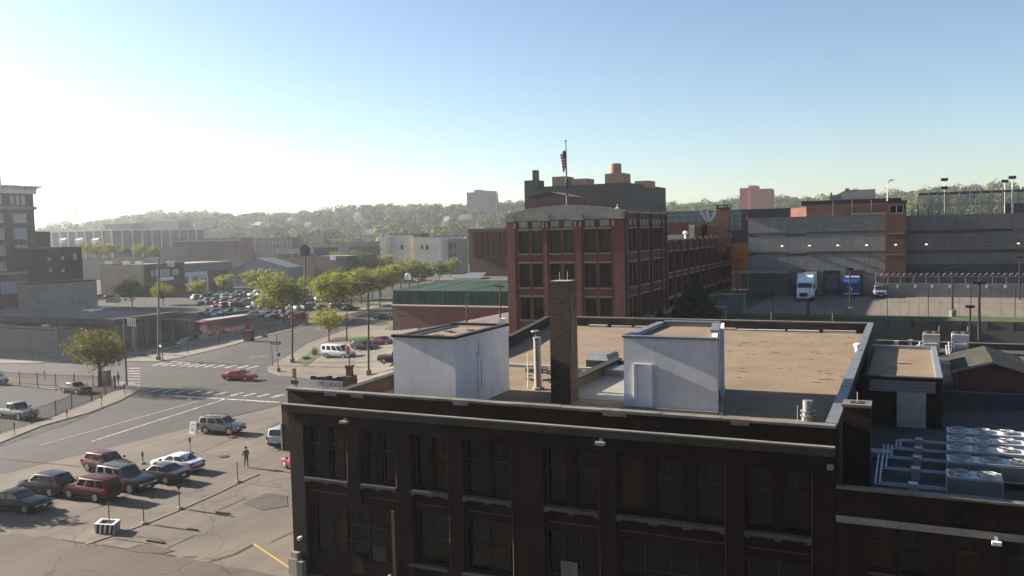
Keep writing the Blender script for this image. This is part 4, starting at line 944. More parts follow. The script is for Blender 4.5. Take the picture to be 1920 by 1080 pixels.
for i in range(n_):
    for j in range(m_):
        xa, xb = ax0 + (ax1 - ax0) * i / n_, ax0 + (ax1 - ax0) * (i + 1) / n_
        g = lambda x, k: (x + k * .9, AY + .6 + 9 * k / m_, z2 + (z3 - z2) * k / m_ - .28 * math.sin(math.pi * ((x - ax0) / 2.9 % 1)) * math.sin(math.pi * k / m_))
        b.poly([g(xa, j), g(xb, j), g(xb, j + 1), g(xa, j + 1)])
b.build('net_canopy', 'net_green', NB)
for i in range(0, n_ + 1, 3): x = ax0 + (ax1 - ax0) * i / n_; MB().tube((x, AY + .45, z1 - .2), (x, AY + .55, z2 + .05), .05, n=5).build('post', 'black_metal', NB)
b = MB(); b.box(ax0 + 4, ax1, AY + 10, AY + 24, zb, z3 - .1); b.build('upper_block', 'cream_wall', NB)
b = MB(); b.box(ax0 + 3.8, ax1, AY + 9.8, AY + 24, z3 - .099, z3 + .1); b.build('roof', 'roof_grey', NB)
p = pY(880, 522, AY + 14); q = MB(); q.prism([(p.x - 3, AY + 13), (p.x + 3, AY + 13), (p.x + 3, AY + 17), (p.x - 3, AY + 17)], z3, z3 + .3); q.poly([(p.x - 3, AY + 13, z3 + .3), (p.x + 3, AY + 13, z3 + .3), (p.x + 2.4, AY + 17, z3 + 1.3), (p.x - 1.5, AY + 17, z3 + 1.3)]); q.poly([(p.x - 3, AY + 13, z3 + .3), (p.x - 1.5, AY + 17, z3 + 1.3), (p.x - 3, AY + 17, z3 + .3)]); q.build('skylight', 'grey_metal', NB)
q = MB(); q.box(p.x - 14, p.x - 13, AY + 12, AY + 13, z3 + .1, z3 + 1.0); q.lathe([(.5, .9), (.5, 1.3), (.2, 1.4)], (p.x - 13.5, AY + 12.5, z3), 10); q.build('roof_vent', 'white_paint', NB)
b = MB(); b.box(pY(945, 607, AY - 1).x - 1.6, ax1 + .2, AY - .9, AY - .16, pY(960, 610, AY).z - .5, pY(960, 605, AY).z); b.build('ledge', 'cream_wall', NB)
# ================================================================== GREY BLOCK BUILDING WITH LOADING DOCKS
JY = 150.0
J = thing('block_building', 'windowless grey block building with red stripes, brick pier and three loading docks', 'building', (0, JY, 8))
jl, jp0, jp1, jr = pY(1403, 450, JY).x, pY(1660, 450, JY - .9).x, pY(1699, 450, JY - .9).x, 24.0
jt = pY(1500, 408, JY).z; jz = 8.0
docks = [(pY(a, 530, JY).x, pY(c, 530, JY).x) for a, c in ((1502, 1533), (1544, 1575), (1586, 1618))]
slits = [(pY(1474, 470, JY).x, pY(1512, 470, JY).x)]
def zpx(py, px=1560, Y=JY): return pY(px, py, Y).z
st1, st2 = (zpx(438), zpx(434)), (zpx(476), zpx(471))
b = MB(); b.wall('y', JY, jl, jp0, jz - 1, jt, [(a, c, jz, zpx(507)) for a, c in docks] + [(slits[0][0], slits[0][1], st1[0] - .35, st1[0] + .1), (slits[0][0], slits[0][1], st2[0] - .35, st2[0] + .1), (jl + .1, jl + 1.1, st1[0] - .35, st1[0] + .1), (jl + .1, jl + 1.1, st2[0] - .35, st2[0] + .1)], .6)
b.box(jl, jp0, JY + .6, JY + 25, jz - 1, jt - .4); b.build('wall', 'block_wall', J)
jt2 = pY(1800, 402, JY).z
b = MB(); sl2 = (pY(1855, 430, JY + .5).x, pY(1899, 430, JY + .5).x)
zs = [(pY(1875, 434, JY).z, pY(1875, 430, JY).z), (pY(1875, 473, JY).z, pY(1875, 469, JY).z)]
b.wall('y', JY + .5, jp1, jr, jz - 1, jt2, [(sl2[0], sl2[1], z_[0], z_[1] + .1) for z_ in zs], .5)
b.box(jp1, jr, JY + 1.0, JY + 25, jz - 1, jt2 - .4); b.build('wall', 'smooth_block', J)
for lo, hi in (st1, st2):
    q = MB(); q.box(jl, slits[0][0] - .01, JY - .02, JY - .002, lo, hi); q.box(slits[0][1] + .01, jp0, JY - .02, JY - .002, lo, hi); q.build('stripe', 'mid_brick', J)
for lo, hi in zs:
    q = MB(); q.box(jp1, sl2[0] - .01, JY + .48, JY + .498, lo - .1, hi + .1); q.box(sl2[1] + .01, jr, JY + .48, JY + .498, lo - .1, hi + .1); q.build('stripe', 'mid_brick', J)
q = MB(); q.box(jp1, jr, JY + .46, JY + .498, pY(1800, 520, JY).z, pY(1800, 495, JY).z); q.build('pale_course', 'dark_concrete', J)
q = MB(); q.box(jl, jp0 + .2, JY - .1, JY + .6, jt + .001, jt + .16); q.build('coping', 'grey_metal', J); q = MB(); q.box(pY(1595, 405, JY).x, jp0 + .2, JY - .14, JY + 1.2, jt + .161, jt + .5); q.build('coping', 'roof_pale', J)
pt = pY(1680, 379, JY).z
pr_ = MB(); wl = (pY(1668, 395, JY).x, pY(1694, 395, JY).x)
pr_.wall('y', JY - .9, jp0, jp1, jz - 1, pt, [(wl[0], wl[1], pY(1680, 400, JY).z, pY(1680, 384, JY).z)], .3); pr_.box(jp0, jp0 + .002, JY - .9, JY + 4, jz, pt); pr_.box(jp0 + .01, jp1, JY - .58, JY + 4, jz - 1, pt - .02); pr_.wall('x', jp1 + .004, JY - .9, JY + 4, jz - 1, pt)
pier = pr_.build('stair_tower', 'bright_brick', J)
win(pier, 'y', JY - .9, wl[0], wl[1], pY(1680, 400, JY).z, pY(1680, 384, JY).z, fr='white_paint', cols=2, t=.1)
q = MB(); q.box(jp0 - .1, jp1 + .1, JY - 1.0, JY + 4, pt + .001, pt + .2); q.build('coping', 'roof_tar', pier)
for py in (437, 477):
    z = pY(1680, py, JY).z; q = MB(); x = jp0 + .2
    while x < jp1 - .3: q.box(x, x + .16, JY - .94, JY - .902, z - random.uniform(.1, .2), z + random.uniform(0, .15)); x += .26
    q.build('brick_relief', 'block_wall', pier)
for a, c in docks:
    q = MB(); q.box(a + .1, c - .1, JY + .5, JY + .59, jz + 1.0, zpx(507) - .1); d = q.build('dock_door', 'grey_metal', J)
    q = MB()
    for s in (a, c - .3): q.box(s, s + .3, JY - .3, JY - .002, jz + .8, zpx(507))
    q.box(a + .3, c - .3, JY - .3, JY - .002, zpx(507) - .5, zpx(507)); q.box(a, c, JY - .25, JY - .003, jz + .55, jz + .8); q.build('dock_seal', 'trim_black', d)
for px in (1466.5, 1518, 1571, 1625, 1679.5, 1737, 1793, 1851, 1910):
    p = pY(px, 461 - (px - 1466) * .01, JY - (.9 if 1660 < px < 1699 else 0)); yy_ = JY - .9 if 1660 < px < 1699 else (JY if px < 1660 else JY + .5)
    lit = px not in (1793, 1851)
    q = MB(); q.box(p.x - .22, p.x + .22, yy_ - .3, yy_ - .04, p.z + .1, p.z + .25); wl_ = q.build('wall_light', 'black_metal', J)
    q = MB(); q.box(p.x - .15, p.x + .15, yy_ - .26, yy_ - .06, p.z - .06, p.z + .099); q.build('lens', 'lamp_warm' if lit else 'pale_glass', wl_)
# rooftop: brick plant house, mesh exercise yard, floodlights
q = MB(); a, c = pY(1512, 400, 158).x, pY(1668, 400, 158).x; zt = pY(1600, 382, 158).z; q.box(a, c, 158, 172, jt - .6, zt); q.prism([(a, 158), (a, 166), (a - 3.6, 166)], jt - .4, zt - .3)
ph = tag(q.build('roof_house', 'bright_brick'), 'long low orange brick plant house on the roof of the grey block building', 'building')
q = MB(); a2, c2 = pY(1503, 380, 159).x, pY(1690, 380, 159).x; q.box(a2, c2, 158.6, 171, zt + .001, pY(1600, 374, 159).z); q.build('roof', 'slate_blue_wall', ph)
q = MB()
for px in (1562, 1598, 1634): x = pY(px, 380, 158).x; q.tube((x, 157.9, jt), (x, 157.9, zt + .6), .07, n=6)
q.build('downpipe', 'grey_pole', ph)
q = MB(); q.box(pY(1674, 370, 165).x, pY(1683, 370, 165).x, 165, 166.5, zt + .6, zt + 1.9); q.build('roof_box', 'cream_wall', ph)
def mesh_fence(name, label, x0, x1, y, z0, z1, posts, wire='black_metal', step=.33, mid=None, group=None, pr=.06, pm='grey_pole', rails=True, cat='fence', wr=.012):
    t = thing(name, label, cat, ((x0 + x1) / 2, y, z0), group)
    for i in range(posts):
        x = x0 + (x1 - x0) * i / (posts - 1); MB().tube((x, y, z0), (x, y, z1 + .12), pr, n=6).build('post', pm, t)
    q = MB(); k = 0
    n_ = int((x1 - x0) / step)
    for i in range(n_ + 1):
        x = x0 + (x1 - x0) * i / n_; q.box(x - wr, x + wr, y - .012, y + .012, z0, z1)
    m_ = max(2, int((z1 - z0) / step))
    for i in range(m_ + 1):
        z = z0 + (z1 - z0) * i / m_; q.box(x0, x1, y - .014, y + .014, z - wr * .8, z + wr * .8)
    q.build('wire_mesh', wire, t)
    if rails:
        q = MB(); q.box(x0, x1, y - .05, y + .05, z1 + .02, z1 + .1)
        if mid: q.box(x0, x1, y - .05, y + .05, mid - .05, mid + .05)
        q.build('rail', wire if pm != 'galvanised' else pm, t)
    return t
cx0 = pY(1722, 380, JY + 1.2).x; zc0, zc1 = jt2 - .1, pY(1800, 360, JY + 1.2).z
c1_ = pY(2050, 360, JY + 1.2).x
mesh_fence('yard_cage', 'tall wire cage front with pale posts along the roof edge of the grey block building', cx0, c1_, JY + 1.2, zc0, zc1, 17, step=.28, wr=.022, wire='grey_metal', mid=pY(1760, 386, JY + 1.2).z, pr=.09)
mesh_fence('yard_cage', 'rear wall of the wire cage, seen through its front on the roof', cx0, c1_, JY + 12, zc0, zc1, 12, step=.3, wr=.022, wire='grey_metal', mid=zc0 + 2, pr=.07, pm='dark_pole')
q = MB()
for i in range(60): x = cx0 + (c1_ - cx0) * i / 59; q.box(x - .012, x + .012, JY + 1.3, JY + 12, zc1 - .02, zc1 + .02)
for i in range(12): y = JY + 1.3 + i; q.box(cx0, c1_, y - .012, y + .012, zc1 - .021, zc1 + .019)
tag(q.build('cage_roof', 'black_metal'), 'wire net roof over the rooftop exercise yard', 'netting')
q = MB(); q.box(pY(1884, 390, JY + 14).x, 40, JY + 13, JY + 20, jt2 - 1, pY(1900, 381, JY + 14).z); tag(q.build('roof_house', 'roof_tar'), 'dark block behind the right end of the rooftop cage', 'building')
q = MB(); x = pY(1711, 398, JY + 1).x; q.box(x - .3, x + .3, JY + .9, JY + 1.5, jt2 - .3, jt2 + .5); q.box(x - .2, x + .2, JY + .9, JY + 1.4, jt2 + .5, jt2 + 1.0); tag(q.build('roof_box', 'galvanised'), 'small pale metal box on the roof between the brick tower and the cage', 'box')
for (px, pyb, pyt, Y, hd, lb) in ((1771, 403, 337, JY + 2.2, 2, 'pale floodlight mast inside the cage, nearest its brick tower end'), (1884, 400, 340, JY + 9, 1, 'thin floodlight mast standing behind the cage front'), (1898, 400, 333, JY + 2.6, 1, 'tall floodlight mast at the dark block end of the cage'), (1664, 378, 344, 158.5, 0, 'curved rooftop lamp post beside the tower window')):
    a, c = pY(px, pyb, Y), pY(px, pyt, Y); t = thing('floodlight', lb, 'floodlight', (a.x, Y, a.z))
    MB().tube((a.x, Y, a.z - 1.5), (c.x, Y, c.z), .1, .07, n=8).build('pole', 'white_paint', t)
    if hd == 0:
        q = MB(); q.tube((c.x, Y, c.z), (c.x + .4, Y, c.z + .5), .06, n=6); q.box(c.x + .3, c.x + 1.0, Y - .15, Y + .15, c.z + .45, c.z + .62); q.build('lamp_head', 'trim_black', t)
    for k in range(hd):
        q = MB(); q.box(c.x - .5, c.x + .5, Y - .25, Y + .25, c.z - .3 - k * 1.3 + .1, c.z + .25 - k * 1.3); q.box(c.x - .4, c.x + .4, Y - .27, Y - .25, c.z - .15 - k * 1.3, c.z + .2 - k * 1.3); q.build('lamp_head', 'trim_black', t)
# orange walled block between the wing and the docks
t, a, c, z = slabbuild('orange_block', 'plain orange rendered wall with a dark slate band between the wing and the grey docks', 1366, 1406, 456, 8, 163.5, 6, 'orange_wall', 'roof_tar')
q = MB(); q.box(a - 1, c + 4, 164, 172, z - .2, pY(1385, 431, 164).z); q.build('slate_band', 'slate_blue_wall', t)
q = MB(); q.box(pY(1389, 500, 163).x, pY(1400, 500, 163).x, 163.3, 163.48, 8, 11.5); q.build('door', 'roof_tar', t)
p = pY(1400, 405, JY + 1); q = MB(); q.tube((p.x, JY + 1, p.z - .6), (p.x, JY + 1, p.z + .5), .06, n=6); q.tube((p.x, JY + 1, p.z + .5), (p.x - .7, JY + 1, p.z + .55), .06, n=6); q.box(p.x - .9, p.x - .5, JY + .85, JY + 1.15, p.z + .35, p.z + .55); tag(q.build('roof_lamp', 'grey_pole'), 'small hooked lamp on the near roof corner of the grey block building', 'lamp')
# concrete retaining wall and its fence, right of the docks
p0 = pz(1640, 557, 8.0); p1_ = pz(1925, 562, 8.0)
q = MB(); wx0, wy = p0.x, 147.6; ztw = pY(1700, 531, wy).z
q.box(wx0, 26, wy, wy + .4, 7, ztw); q.box(wx0, wx0 + .4, wy + .4, JY - .2, 7, ztw); cw = tag(q.build('retaining_wall', 'concrete'), 'long stained concrete retaining wall below the brick tower', 'wall')
q = MB()
for px in (1683, 1716, 1748, 1781, 1815, 1850, 1885): x = pY(px, 537, wy).x; z = pY(px, 537, wy).z; q.box(x - .17, x + .17, wy - .03, wy - .002, z - .25, z + .25)
q.build('plate', 'white_paint', cw)
mesh_fence('chain_fence', 'pale chain link fence with coiled wire standing on the concrete retaining wall', wx0 + .1, 26, wy + .2, ztw, pY(1700, 519, wy).z, 18, wire='grey_metal', step=.4, pr=.05, pm='galvanised')
q = MB(); k = 0
for i in range(240):
    a = i * .5; a2 = (i + 1) * .5; xa = wx0 + .1 + i * (26 - wx0) / 240; xb = wx0 + .1 + (i + 1) * (26 - wx0) / 240; zc = pY(1700, 519, wy).z + .3
    q.tube((xa, wy + .2 + .25 * math.cos(a * 2), zc + .25 * math.sin(a * 2)), (xb, wy + .2 + .25 * math.cos(a2 * 2), zc + .25 * math.sin(a2 * 2)), .02, n=3)
tag(q.build('razor_wire', 'grey_metal'), 'coil of razor wire along the top of the chain link fence', 'wire')
mesh_fence('chain_fence', 'thin chain link fence on the grass edge of the loading yard', -21, 30, 116.8, 8.0, 11.6, 12, wire='grey_pole', step=2.2, pr=.045, pm='dark_pole', rails=False)
# timber fence below the grass
q = MB(); zf1 = pY(1800, 602, 112).z
wf_ = thing('timber_fence', 'weathered plank fence on timber posts below the grass strip', 'fence', (10, 112, 4))
MB().box(-2.4, 32, 112.0, 112.15, 2, zf1 - .05).build('plank_panel', 'plank', wf_); MB().box(-2.6, 32, 111.9, 112.2, zf1 - .049, zf1 + .06).build('cap', 'coping', wf_)
for i in range(13):
    x = -2.2 + i * 2.62; MB().box(x - .14, x + .14, 111.8, 111.998, 2, zf1 - .05).build('post', 'mid_brick', wf_)
# guard fence with round corner and canopy (left of the docks)
q = MB(); t = thing('barred_gate', 'curved pale barred enclosure with a cream top rail beside the docks', 'gate', (-24, 146, 8))
gl, gr_ = pY(1372, 520, 146).x, pY(1472, 520, 146).x; zg = pY(1420, 512, 146).z; q = MB(); pts = [(gl, 146.0)] + [(gl + (gr_ - 2.2 - gl) * k / 6, 146) for k in range(1, 7)] + [(gr_ - 2.2 + 2.2 * math.sin(a * .26), 146 + 2.2 - 2.2 * math.cos(a * .26)) for a in range(1, 7)]
for a, c in zip(pts[:-1], pts[1:]):
    n_ = max(2, int(math.dist(a, c) / .28))
    for k in range(n_): x, y = a[0] + (c[0] - a[0]) * k / n_, a[1] + (c[1] - a[1]) * k / n_; q.box(x - .05, x + .05, y - .03, y + .03, 8, zg)
q.build('bars', 'limestone', t)
q = MB()
for a, c in zip(pts[:-1], pts[1:]): q.tube((*a, zg), (*c, zg), .12, n=6)
q.prism([(gl, 146.1)] + pts[6:] + [(gr_, 149.8), (gl, 149.8)], zg + .12, zg + .25); q.build('top_rail', 'roof_pale', t)
# dock ramp rails, low wall in the shade
q = MB(); a, c = hit(1488, 556), hit(1500, 527)
for k in range(5): f_ = k / 4; pp = a.lerp(Vector((a.x + .6, JY - .5, 8)), f_); q.tube((pp.x, pp.y, 8), (pp.x, pp.y, 9.1), .05, n=5)
q.tube((a.x, a.y, 9.1), (a.x + .6, JY - .5, 9.1), .05, n=5); tag(q.build('handrail', 'grey_pole'), 'grey pipe handrail beside the first loading dock', 'handrail')
for i, (px, py, w, h, lb) in enumerate(((1370, 590, 3.4, 2.6, 'grey utility cabinet in the shade behind the evergreen'), (1342, 598, 2.2, 1.4, 'low dark utility box in the shade behind the evergreen'))):
    pp = pz(px, py, 8); MB_ = MB().box(pp.x - w / 2, pp.x + w / 2, pp.y, pp.y + 1.6, 7.9, 8 + h).box(pp.x - w / 2 - .1, pp.x + w / 2 + .1, pp.y - .1, pp.y + 1.7, 8 + h, 8.1 + h)
    tag(MB_.build('utility_cabinet', 'grey_metal'), lb, 'cabinet')
# ================================================================== STREET LAMPS AND POLES (one template, many places)
def lamp(px, pyb, pyt, label, arm=1.0, dirx=1, head='box', m_='dark_pole', z=None, Y=None, r=.1, base=False):
    p = hit(px, pyb) if z is None else pz(px, pyb, z)
    if Y: p = pY(px, pyb, Y)
    top = pY(px, pyt, p.y)
    t = thing('street_lamp', label, 'street lamp', p, 'lamp posts around the car parks')
    MB().tube((p.x, p.y, p.z - .2), (top.x, p.y, top.z), r * 1.25, r * .8, n=8).build('pole', m_, t)
    if base: MB().lathe([(.42, -.2), (.42, .75), (.34, .8)], p, 14).build('footing', 'concrete', t)
    q = MB(); z = top.z
    if head == 'box': q.box(top.x - .55 * arm, top.x + .55 * arm, p.y - .28, p.y + .28, z, z + .2); q.box(top.x - .45 * arm, top.x + .45 * arm, p.y - .22, p.y + .22, z - .06, z - .001)
    elif head == 'arm': q.tube((top.x, p.y, z), (top.x + dirx * arm, p.y, z + .25), .05, n=6); q.box(top.x + dirx * arm - .2, top.x + dirx * (arm + .65) if dirx > 0 else top.x - arm + .2, p.y - .16, p.y + .16, z + .18, z + .36) if dirx > 0 else q.box(top.x - arm - .65, top.x - arm + .2, p.y - .16, p.y + .16, z + .18, z + .36)
    elif head == 'disc': q.tube((top.x, p.y - .12, z), (top.x, p.y + .12, z), 1.35, n=20)
    elif head == 'bell': q.lathe([(.12, .1), (.5, 0), (.42, -.15), (.1, -.2)], (top.x, p.y, z), 10)
    if head != 'none': q.build('lamp_head', 'trim_black' if m_ != 'grey_pole' else 'grey_metal', t)
    return t
for a in ((548, 681, 560, 'dark lamp post on a concrete footing at the tip of the grass island', .3, 1, 'none', 'dark_pole', .13, True), (650, 640, 571, 'dark lamp post behind the white van, next to the yellow tree', 1, 1, 'box', 'dark_pole', .1), (691, 704, 534, 'tallest dark lamp post, standing on the pavement in front of the white van', 1, 1, 'box', 'dark_pole', .12, True), (752, 621, 592, 'short dark lamp with a flat square head by the annex wall', 1, 1, 'box', 'dark_pole', .1), (770, 616, 569, 'dark lamp post against the brick annex wall', .8, 1, 'none', 'dark_pole', .1),
          (875, 608, 557, 'dark lamp post with a flat head in front of the green netting', 1, 1, 'box', 'dark_pole', .12), (938, 610, 538, 'dark lamp post at the corner where the annex meets the brick block', 1, 1, 'box', 'dark_pole', .1), (533, 600, 522, 'pale grey pole rising beside the bus wall end', .3, 1, 'none', 'grey_pole', .13), (572, 598, 470, 'tall dark pole topped by a round disc', 1, 1, 'disc', 'dark_pole', .16),
          (712, 575, 468, 'tall dark lamp post on the grass verge of the car park', .9, 1, 'box', 'dark_pole', .13), (689, 583, 532, 'dark lamp post with a wide flat head among the parking lot trees', 1.1, 1, 'box', 'dark_pole', .1), (618, 517, 457, 'slim dark lamp post beside the brick sign wall', .8, 1, 'box', 'dark_pole', .14), (667, 505, 452, 'slim dark lamp post in the green tree clump', .8, 1, 'none', 'dark_pole', .14), (688, 506, 456, 'slim dark lamp post behind the green tree clump', .9, 1, 'box', 'dark_pole', .14),
          (810, 507, 448, 'dark lamp post in front of the cream apartment block', .9, 1, 'box', 'dark_pole', .14), (652, 465, 415, 'very tall pale pole against the far woods', .5, 1, 'none', 'grey_pole', .3), (596, 450, 424, 'pale pole against the far woods above the shed roof', .5, 1, 'none', 'grey_pole', .25), (411, 560, 527, 'small dark lamp in the full car park', 1, 1, 'box', 'dark_pole', .1), (508, 545, 480, 'pale thin pole in front of the pale blue shed', .5, 1, 'none', 'grey_pole', .1), (921, 522, 452, 'brown lamp post in front of the finned brick wall', .7, -1, 'arm', 'dark_pole', .12)):
    lamp(*a[:3], a[3], arm=a[4], dirx=a[5], head=a[6], m_=a[7], r=a[8], base=len(a) > 9)
lamp(297, 676, 486, 'tall pale grey street lamp pole beside the green traffic light', arm=3.4, dirx=-1, head='arm', m_='grey_pole', r=.16, base=True)
lamp(1786, 593, 505, 'dark lamp post with a flat head standing in the sunlit yard', arm=1, head='box', z=8.1, r=.11, base=True)
lamp(1836, 636, 531, 'thickest dark lamp post, rising behind the roof edge on the right', arm=1.2, head='box', z=8, Y=100, r=.14)
lamp(1819, 634, 576, 'lower dark lamp post with a square head left of the thickest one', arm=.8, head='box', z=8, Y=101, r=.1)
lamp(1912, 562, 483, 'dark lamp post at the retaining wall near the right edge', arm=1, head='box', z=8.05, r=.11)
lamp(1594, 588, 505, 'dark lamp post in front of the blue truck', arm=.8, head='box', z=8.1, r=.1, base=True); lamp(1442, 545, 487, 'dark lamp post by the curved barred gate', arm=.6, head='box', z=8.1, r=.1); lamp(1383, 560, 487, 'tan lamp post in front of the orange wall', arm=.5, head='bell', z=8.1, r=.08, m_='wood_post'); lamp(1515, 590, 560, 'short dark post in the shade in front of the white lorry', head='none', z=8.1, r=.08)
# ================================================================== CITY BEHIND
t, a, c, z = slabbuild('dark_warehouse', 'huge dark slate coloured warehouse with orange plant boxes on its roof', 983, 1178, 347, 10, 240, 42, 'slate_blue_wall', 'roof_tar', par=.5)
dw = t; ys = 240
def box_on(par, name, mt, pxl, pxr, pyt, Y, dep, zb, **k):
    a, c = pY(pxl, pyt, Y), pY(pxr, pyt, Y); q = MB(); q.box(a.x, c.x, Y, Y + dep, zb, (a.z + c.z) / 2); return q.build(name, mt, par)
for pl, pr, pt, Y in ((1035, 1061, 331, 252), (1071, 1100, 335, 252), (1134, 1170, 325, 262), (1190, 1217, 339, 256)): box_on(dw, 'plant_box', 'rooftop_orange', pl, pr, pt, Y, 7, z - 1)
p = pY(1152, 325, 264); zt = pY(1152, 307, 264).z; q = MB(); q.lathe([(1.95, 0), (1.95, zt - p.z - .2), (1.85, zt - p.z), (.2, zt - p.z + .25)], (p.x, 265, p.z), 24); q.build('water_tank', 'tank_steel', dw, True)
box_on(dw, 'parapet', 'slate_blue_wall', 983, 1006, 338, 239.9, 6, 12); box_on(dw, 'smokestack', 'dark_concrete', 998, 1006, 319, 246, 2, 20)
q = MB(); zz = z - 1.5
for k in range(3):
    for i in range(13):
        y = 243 + i * 3; q.box(c + .012, c + .03, y, y + 1.2, z - 5 - k * 4.5, z - 2.8 - k * 4.5)
q.build('window', 'pale_glass' if False else 'dark_concrete', dw)
p = pY(1012, 372, 200); q = MB(); a, c_ = pY(988, 371, 200).x, pY(1100, 371, 200).x; q.box(a, c_, 200, 210, 10, pY(1040, 371, 200).z); o = tag(q.build('roof_house', 'rust_clad'), 'dark rust coloured roof house behind the gabled parapet', 'building')
q = MB(); q.poly([(a - .5, 199.5, pY(990, 371, 200).z), (a + 6, 199.5, pY(1012, 360, 200).z), (a + 6, 210, pY(1012, 360, 200).z), (a - .5, 210, pY(990, 371, 200).z)]); q.poly([(a + 6, 199.5, pY(1012, 360, 200).z), (a + 12, 199.5, pY(990, 371, 200).z), (a + 12, 210, pY(990, 371, 200).z), (a + 6, 210, pY(1012, 360, 200).z)]); q.build('gable_roof', 'roof_grey', o)
# finned brick block left of the factory
t, a, c, z = slabbuild('finned_block', 'windowless red brown brick block with tall vertical fins', 878, 985, 428, 6, 165, 22, 'mid_brick', 'roof_tar')
q = MB(); fx0 = pY(890, 450, 165).x
for i in range(9):
    x = a + 1.0 + i * 1.45; q.box(x, x + .75, 164.7, 164.985, pY(890, 480, 165).z, z - .6)
q.build('fin', 'rust_clad', t)
# teal glass building with its slanted emblem
t, a, c, z = slabbuild('glass_building', 'low teal glass building with three slanted pale bars on its front', 1226, 1400, 395, 12, 190, 20, 'teal_glass', 'roof_tar', par=.2)
q = MB()
for k in range(9): x = a + 5 + k * 1.75; q.box(x, x + .14, 189.9, 189.98, 15, z - .9)
for zz in (z - .9, z - 2.1, z - 3.3): q.box(a, a + 20.5, 189.86, 189.899, zz, zz + .12)
q.build('mullion', 'lightblue_panel', t)
q = MB(); xe = pY(1310, 400, 189.8).x; zb_, ztp = pY(1310, 417, 189.8).z, pY(1310, 396, 189.8).z
for dx, w, s in ((0, .9, 1.7), (1.35, .9, .85), (3.3, .9, -1.0)): q.poly([(xe + dx + s, 189.8, zb_), (xe + dx + s + w * .5, 189.8, zb_), (xe + dx + w, 189.8, ztp), (xe + dx, 189.8, ztp)])
q.build('emblem', 'pale_glass', t)
q = MB(); q.box(a + 26.5, a + 40, 189.7, 199, 15, z - .2); q.build('wing', 'slate_blue_wall', t)
t, a, c, z = slabbuild('slate_block', 'plain slate coloured low block behind the orange wall', 1390, 1512, 391, 12, 185, 20, 'slate_blue_wall', 'roof_tar')
# towers on the skyline
def tower(name, label, segs, Y, mt, rows, cl, wm='glass', wsz=(.55, .5), group=None):
    t = thing(name, label, 'building', pY((segs[0][0] + segs[0][1]) / 2, segs[0][3], Y), group)
    for i, (pl, pr, pt_, pb) in enumerate(segs):
        a, c = pY(pl, pt_, Y + i * 2), pY(pr, pt_, Y + i * 2); q = MB(); zb = pY(pl, pb, Y).z - 30; q.box(a.x, c.x, Y + i * 2, Y + i * 2 + 18, zb, a.z); w = q.build('wall', mt, t)
        g = MB(); n_ = cl[i]; dz = (a.z - pY(pl, pb, Y).z) / rows
        for r_ in range(rows):
            for k in range(n_):
                u = a.x + (c.x - a.x) * (k + .5) / n_; hw = (c.x - a.x) / n_ * wsz[0] / 2; zz = a.z - dz * (r_ + .75)
                g.poly([(u - hw, Y + i * 2 - .05, zz), (u + hw, Y + i * 2 - .05, zz), (u + hw, Y + i * 2 - .05, zz + dz * wsz[1]), (u - hw, Y + i * 2 - .05, zz + dz * wsz[1])])
        if n_: g.build('windows_grid', wm, w)
    return t
tower('apartment_tower', 'salmon brick apartment tower on the wooded skyline, right of the dark warehouse', [(1407, 1445, 355, 392), (1387, 1409, 353, 392), (1403, 1417, 348, 352)], 640, 'pink_tower', 12, (8, 4, 0), 'grey_tower', (.4, .4))
tower('office_tower', 'grey slab tower with a taller central shaft on the wooded skyline', [(890, 919, 359, 395), (875, 891, 361, 392), (889, 897, 356, 395)], 900, 'grey_tower', 12, (7, 4, 0), 'slate_blue_wall', (.7, .3))
p = pY(933, 395, 900); q = MB(); q.tube((p.x, 900, p.z - 30), (p.x, 900, pY(933, 362, 900).z), 1.3, .9, n=12); tag(q.build('smokestack', 'dark_concrete'), 'slender dark smokestack on the skyline beside the grey slab tower', 'chimney')
t, a, c, z = slabbuild('slate_roofed_school', 'broad grey building with a pitched slate roof on the hill above the plant house', 1578, 1640, 368, 30, 520, 16, 'grey_tower', 'roof_grey')
q = MB(); a0, c0 = pY(1580, 366, 520).x, pY(1640, 366, 520).x; zr = pY(1600, 355, 520).z; q.poly([(a0 - 8, 519, z - 1), (c0, 519, z - 1), (c0, 528, zr), (a0 + 1, 528, zr)]); q.poly([(c0, 519, z - 1), (c0, 537, z - 1), (c0, 528, zr)]); q.build('roof', 'slate_blue_wall', t); q = MB(); q.box(a0 + 1, a0 + 3, 526, 529, z, zr + 1); q.build('chimney', 'mid_brick', t)
t, a, c, z = slabbuild('dark_house', 'small dark house with a chimney beside the slate roofed building', 1555, 1577, 366, 30, 500, 10, 'slate_blue_wall', 'roof_tar'); box_on(t, 'chimney', 'slate_blue_wall', 1557, 1560, 361, 501, 2, z - 1)
t, a, c, z = slabbuild('hill_block', 'dark flat block half hidden in the far woods', 672, 700, 388, 20, 1000, 14, 'slate_blue_wall', 'roof_tar')
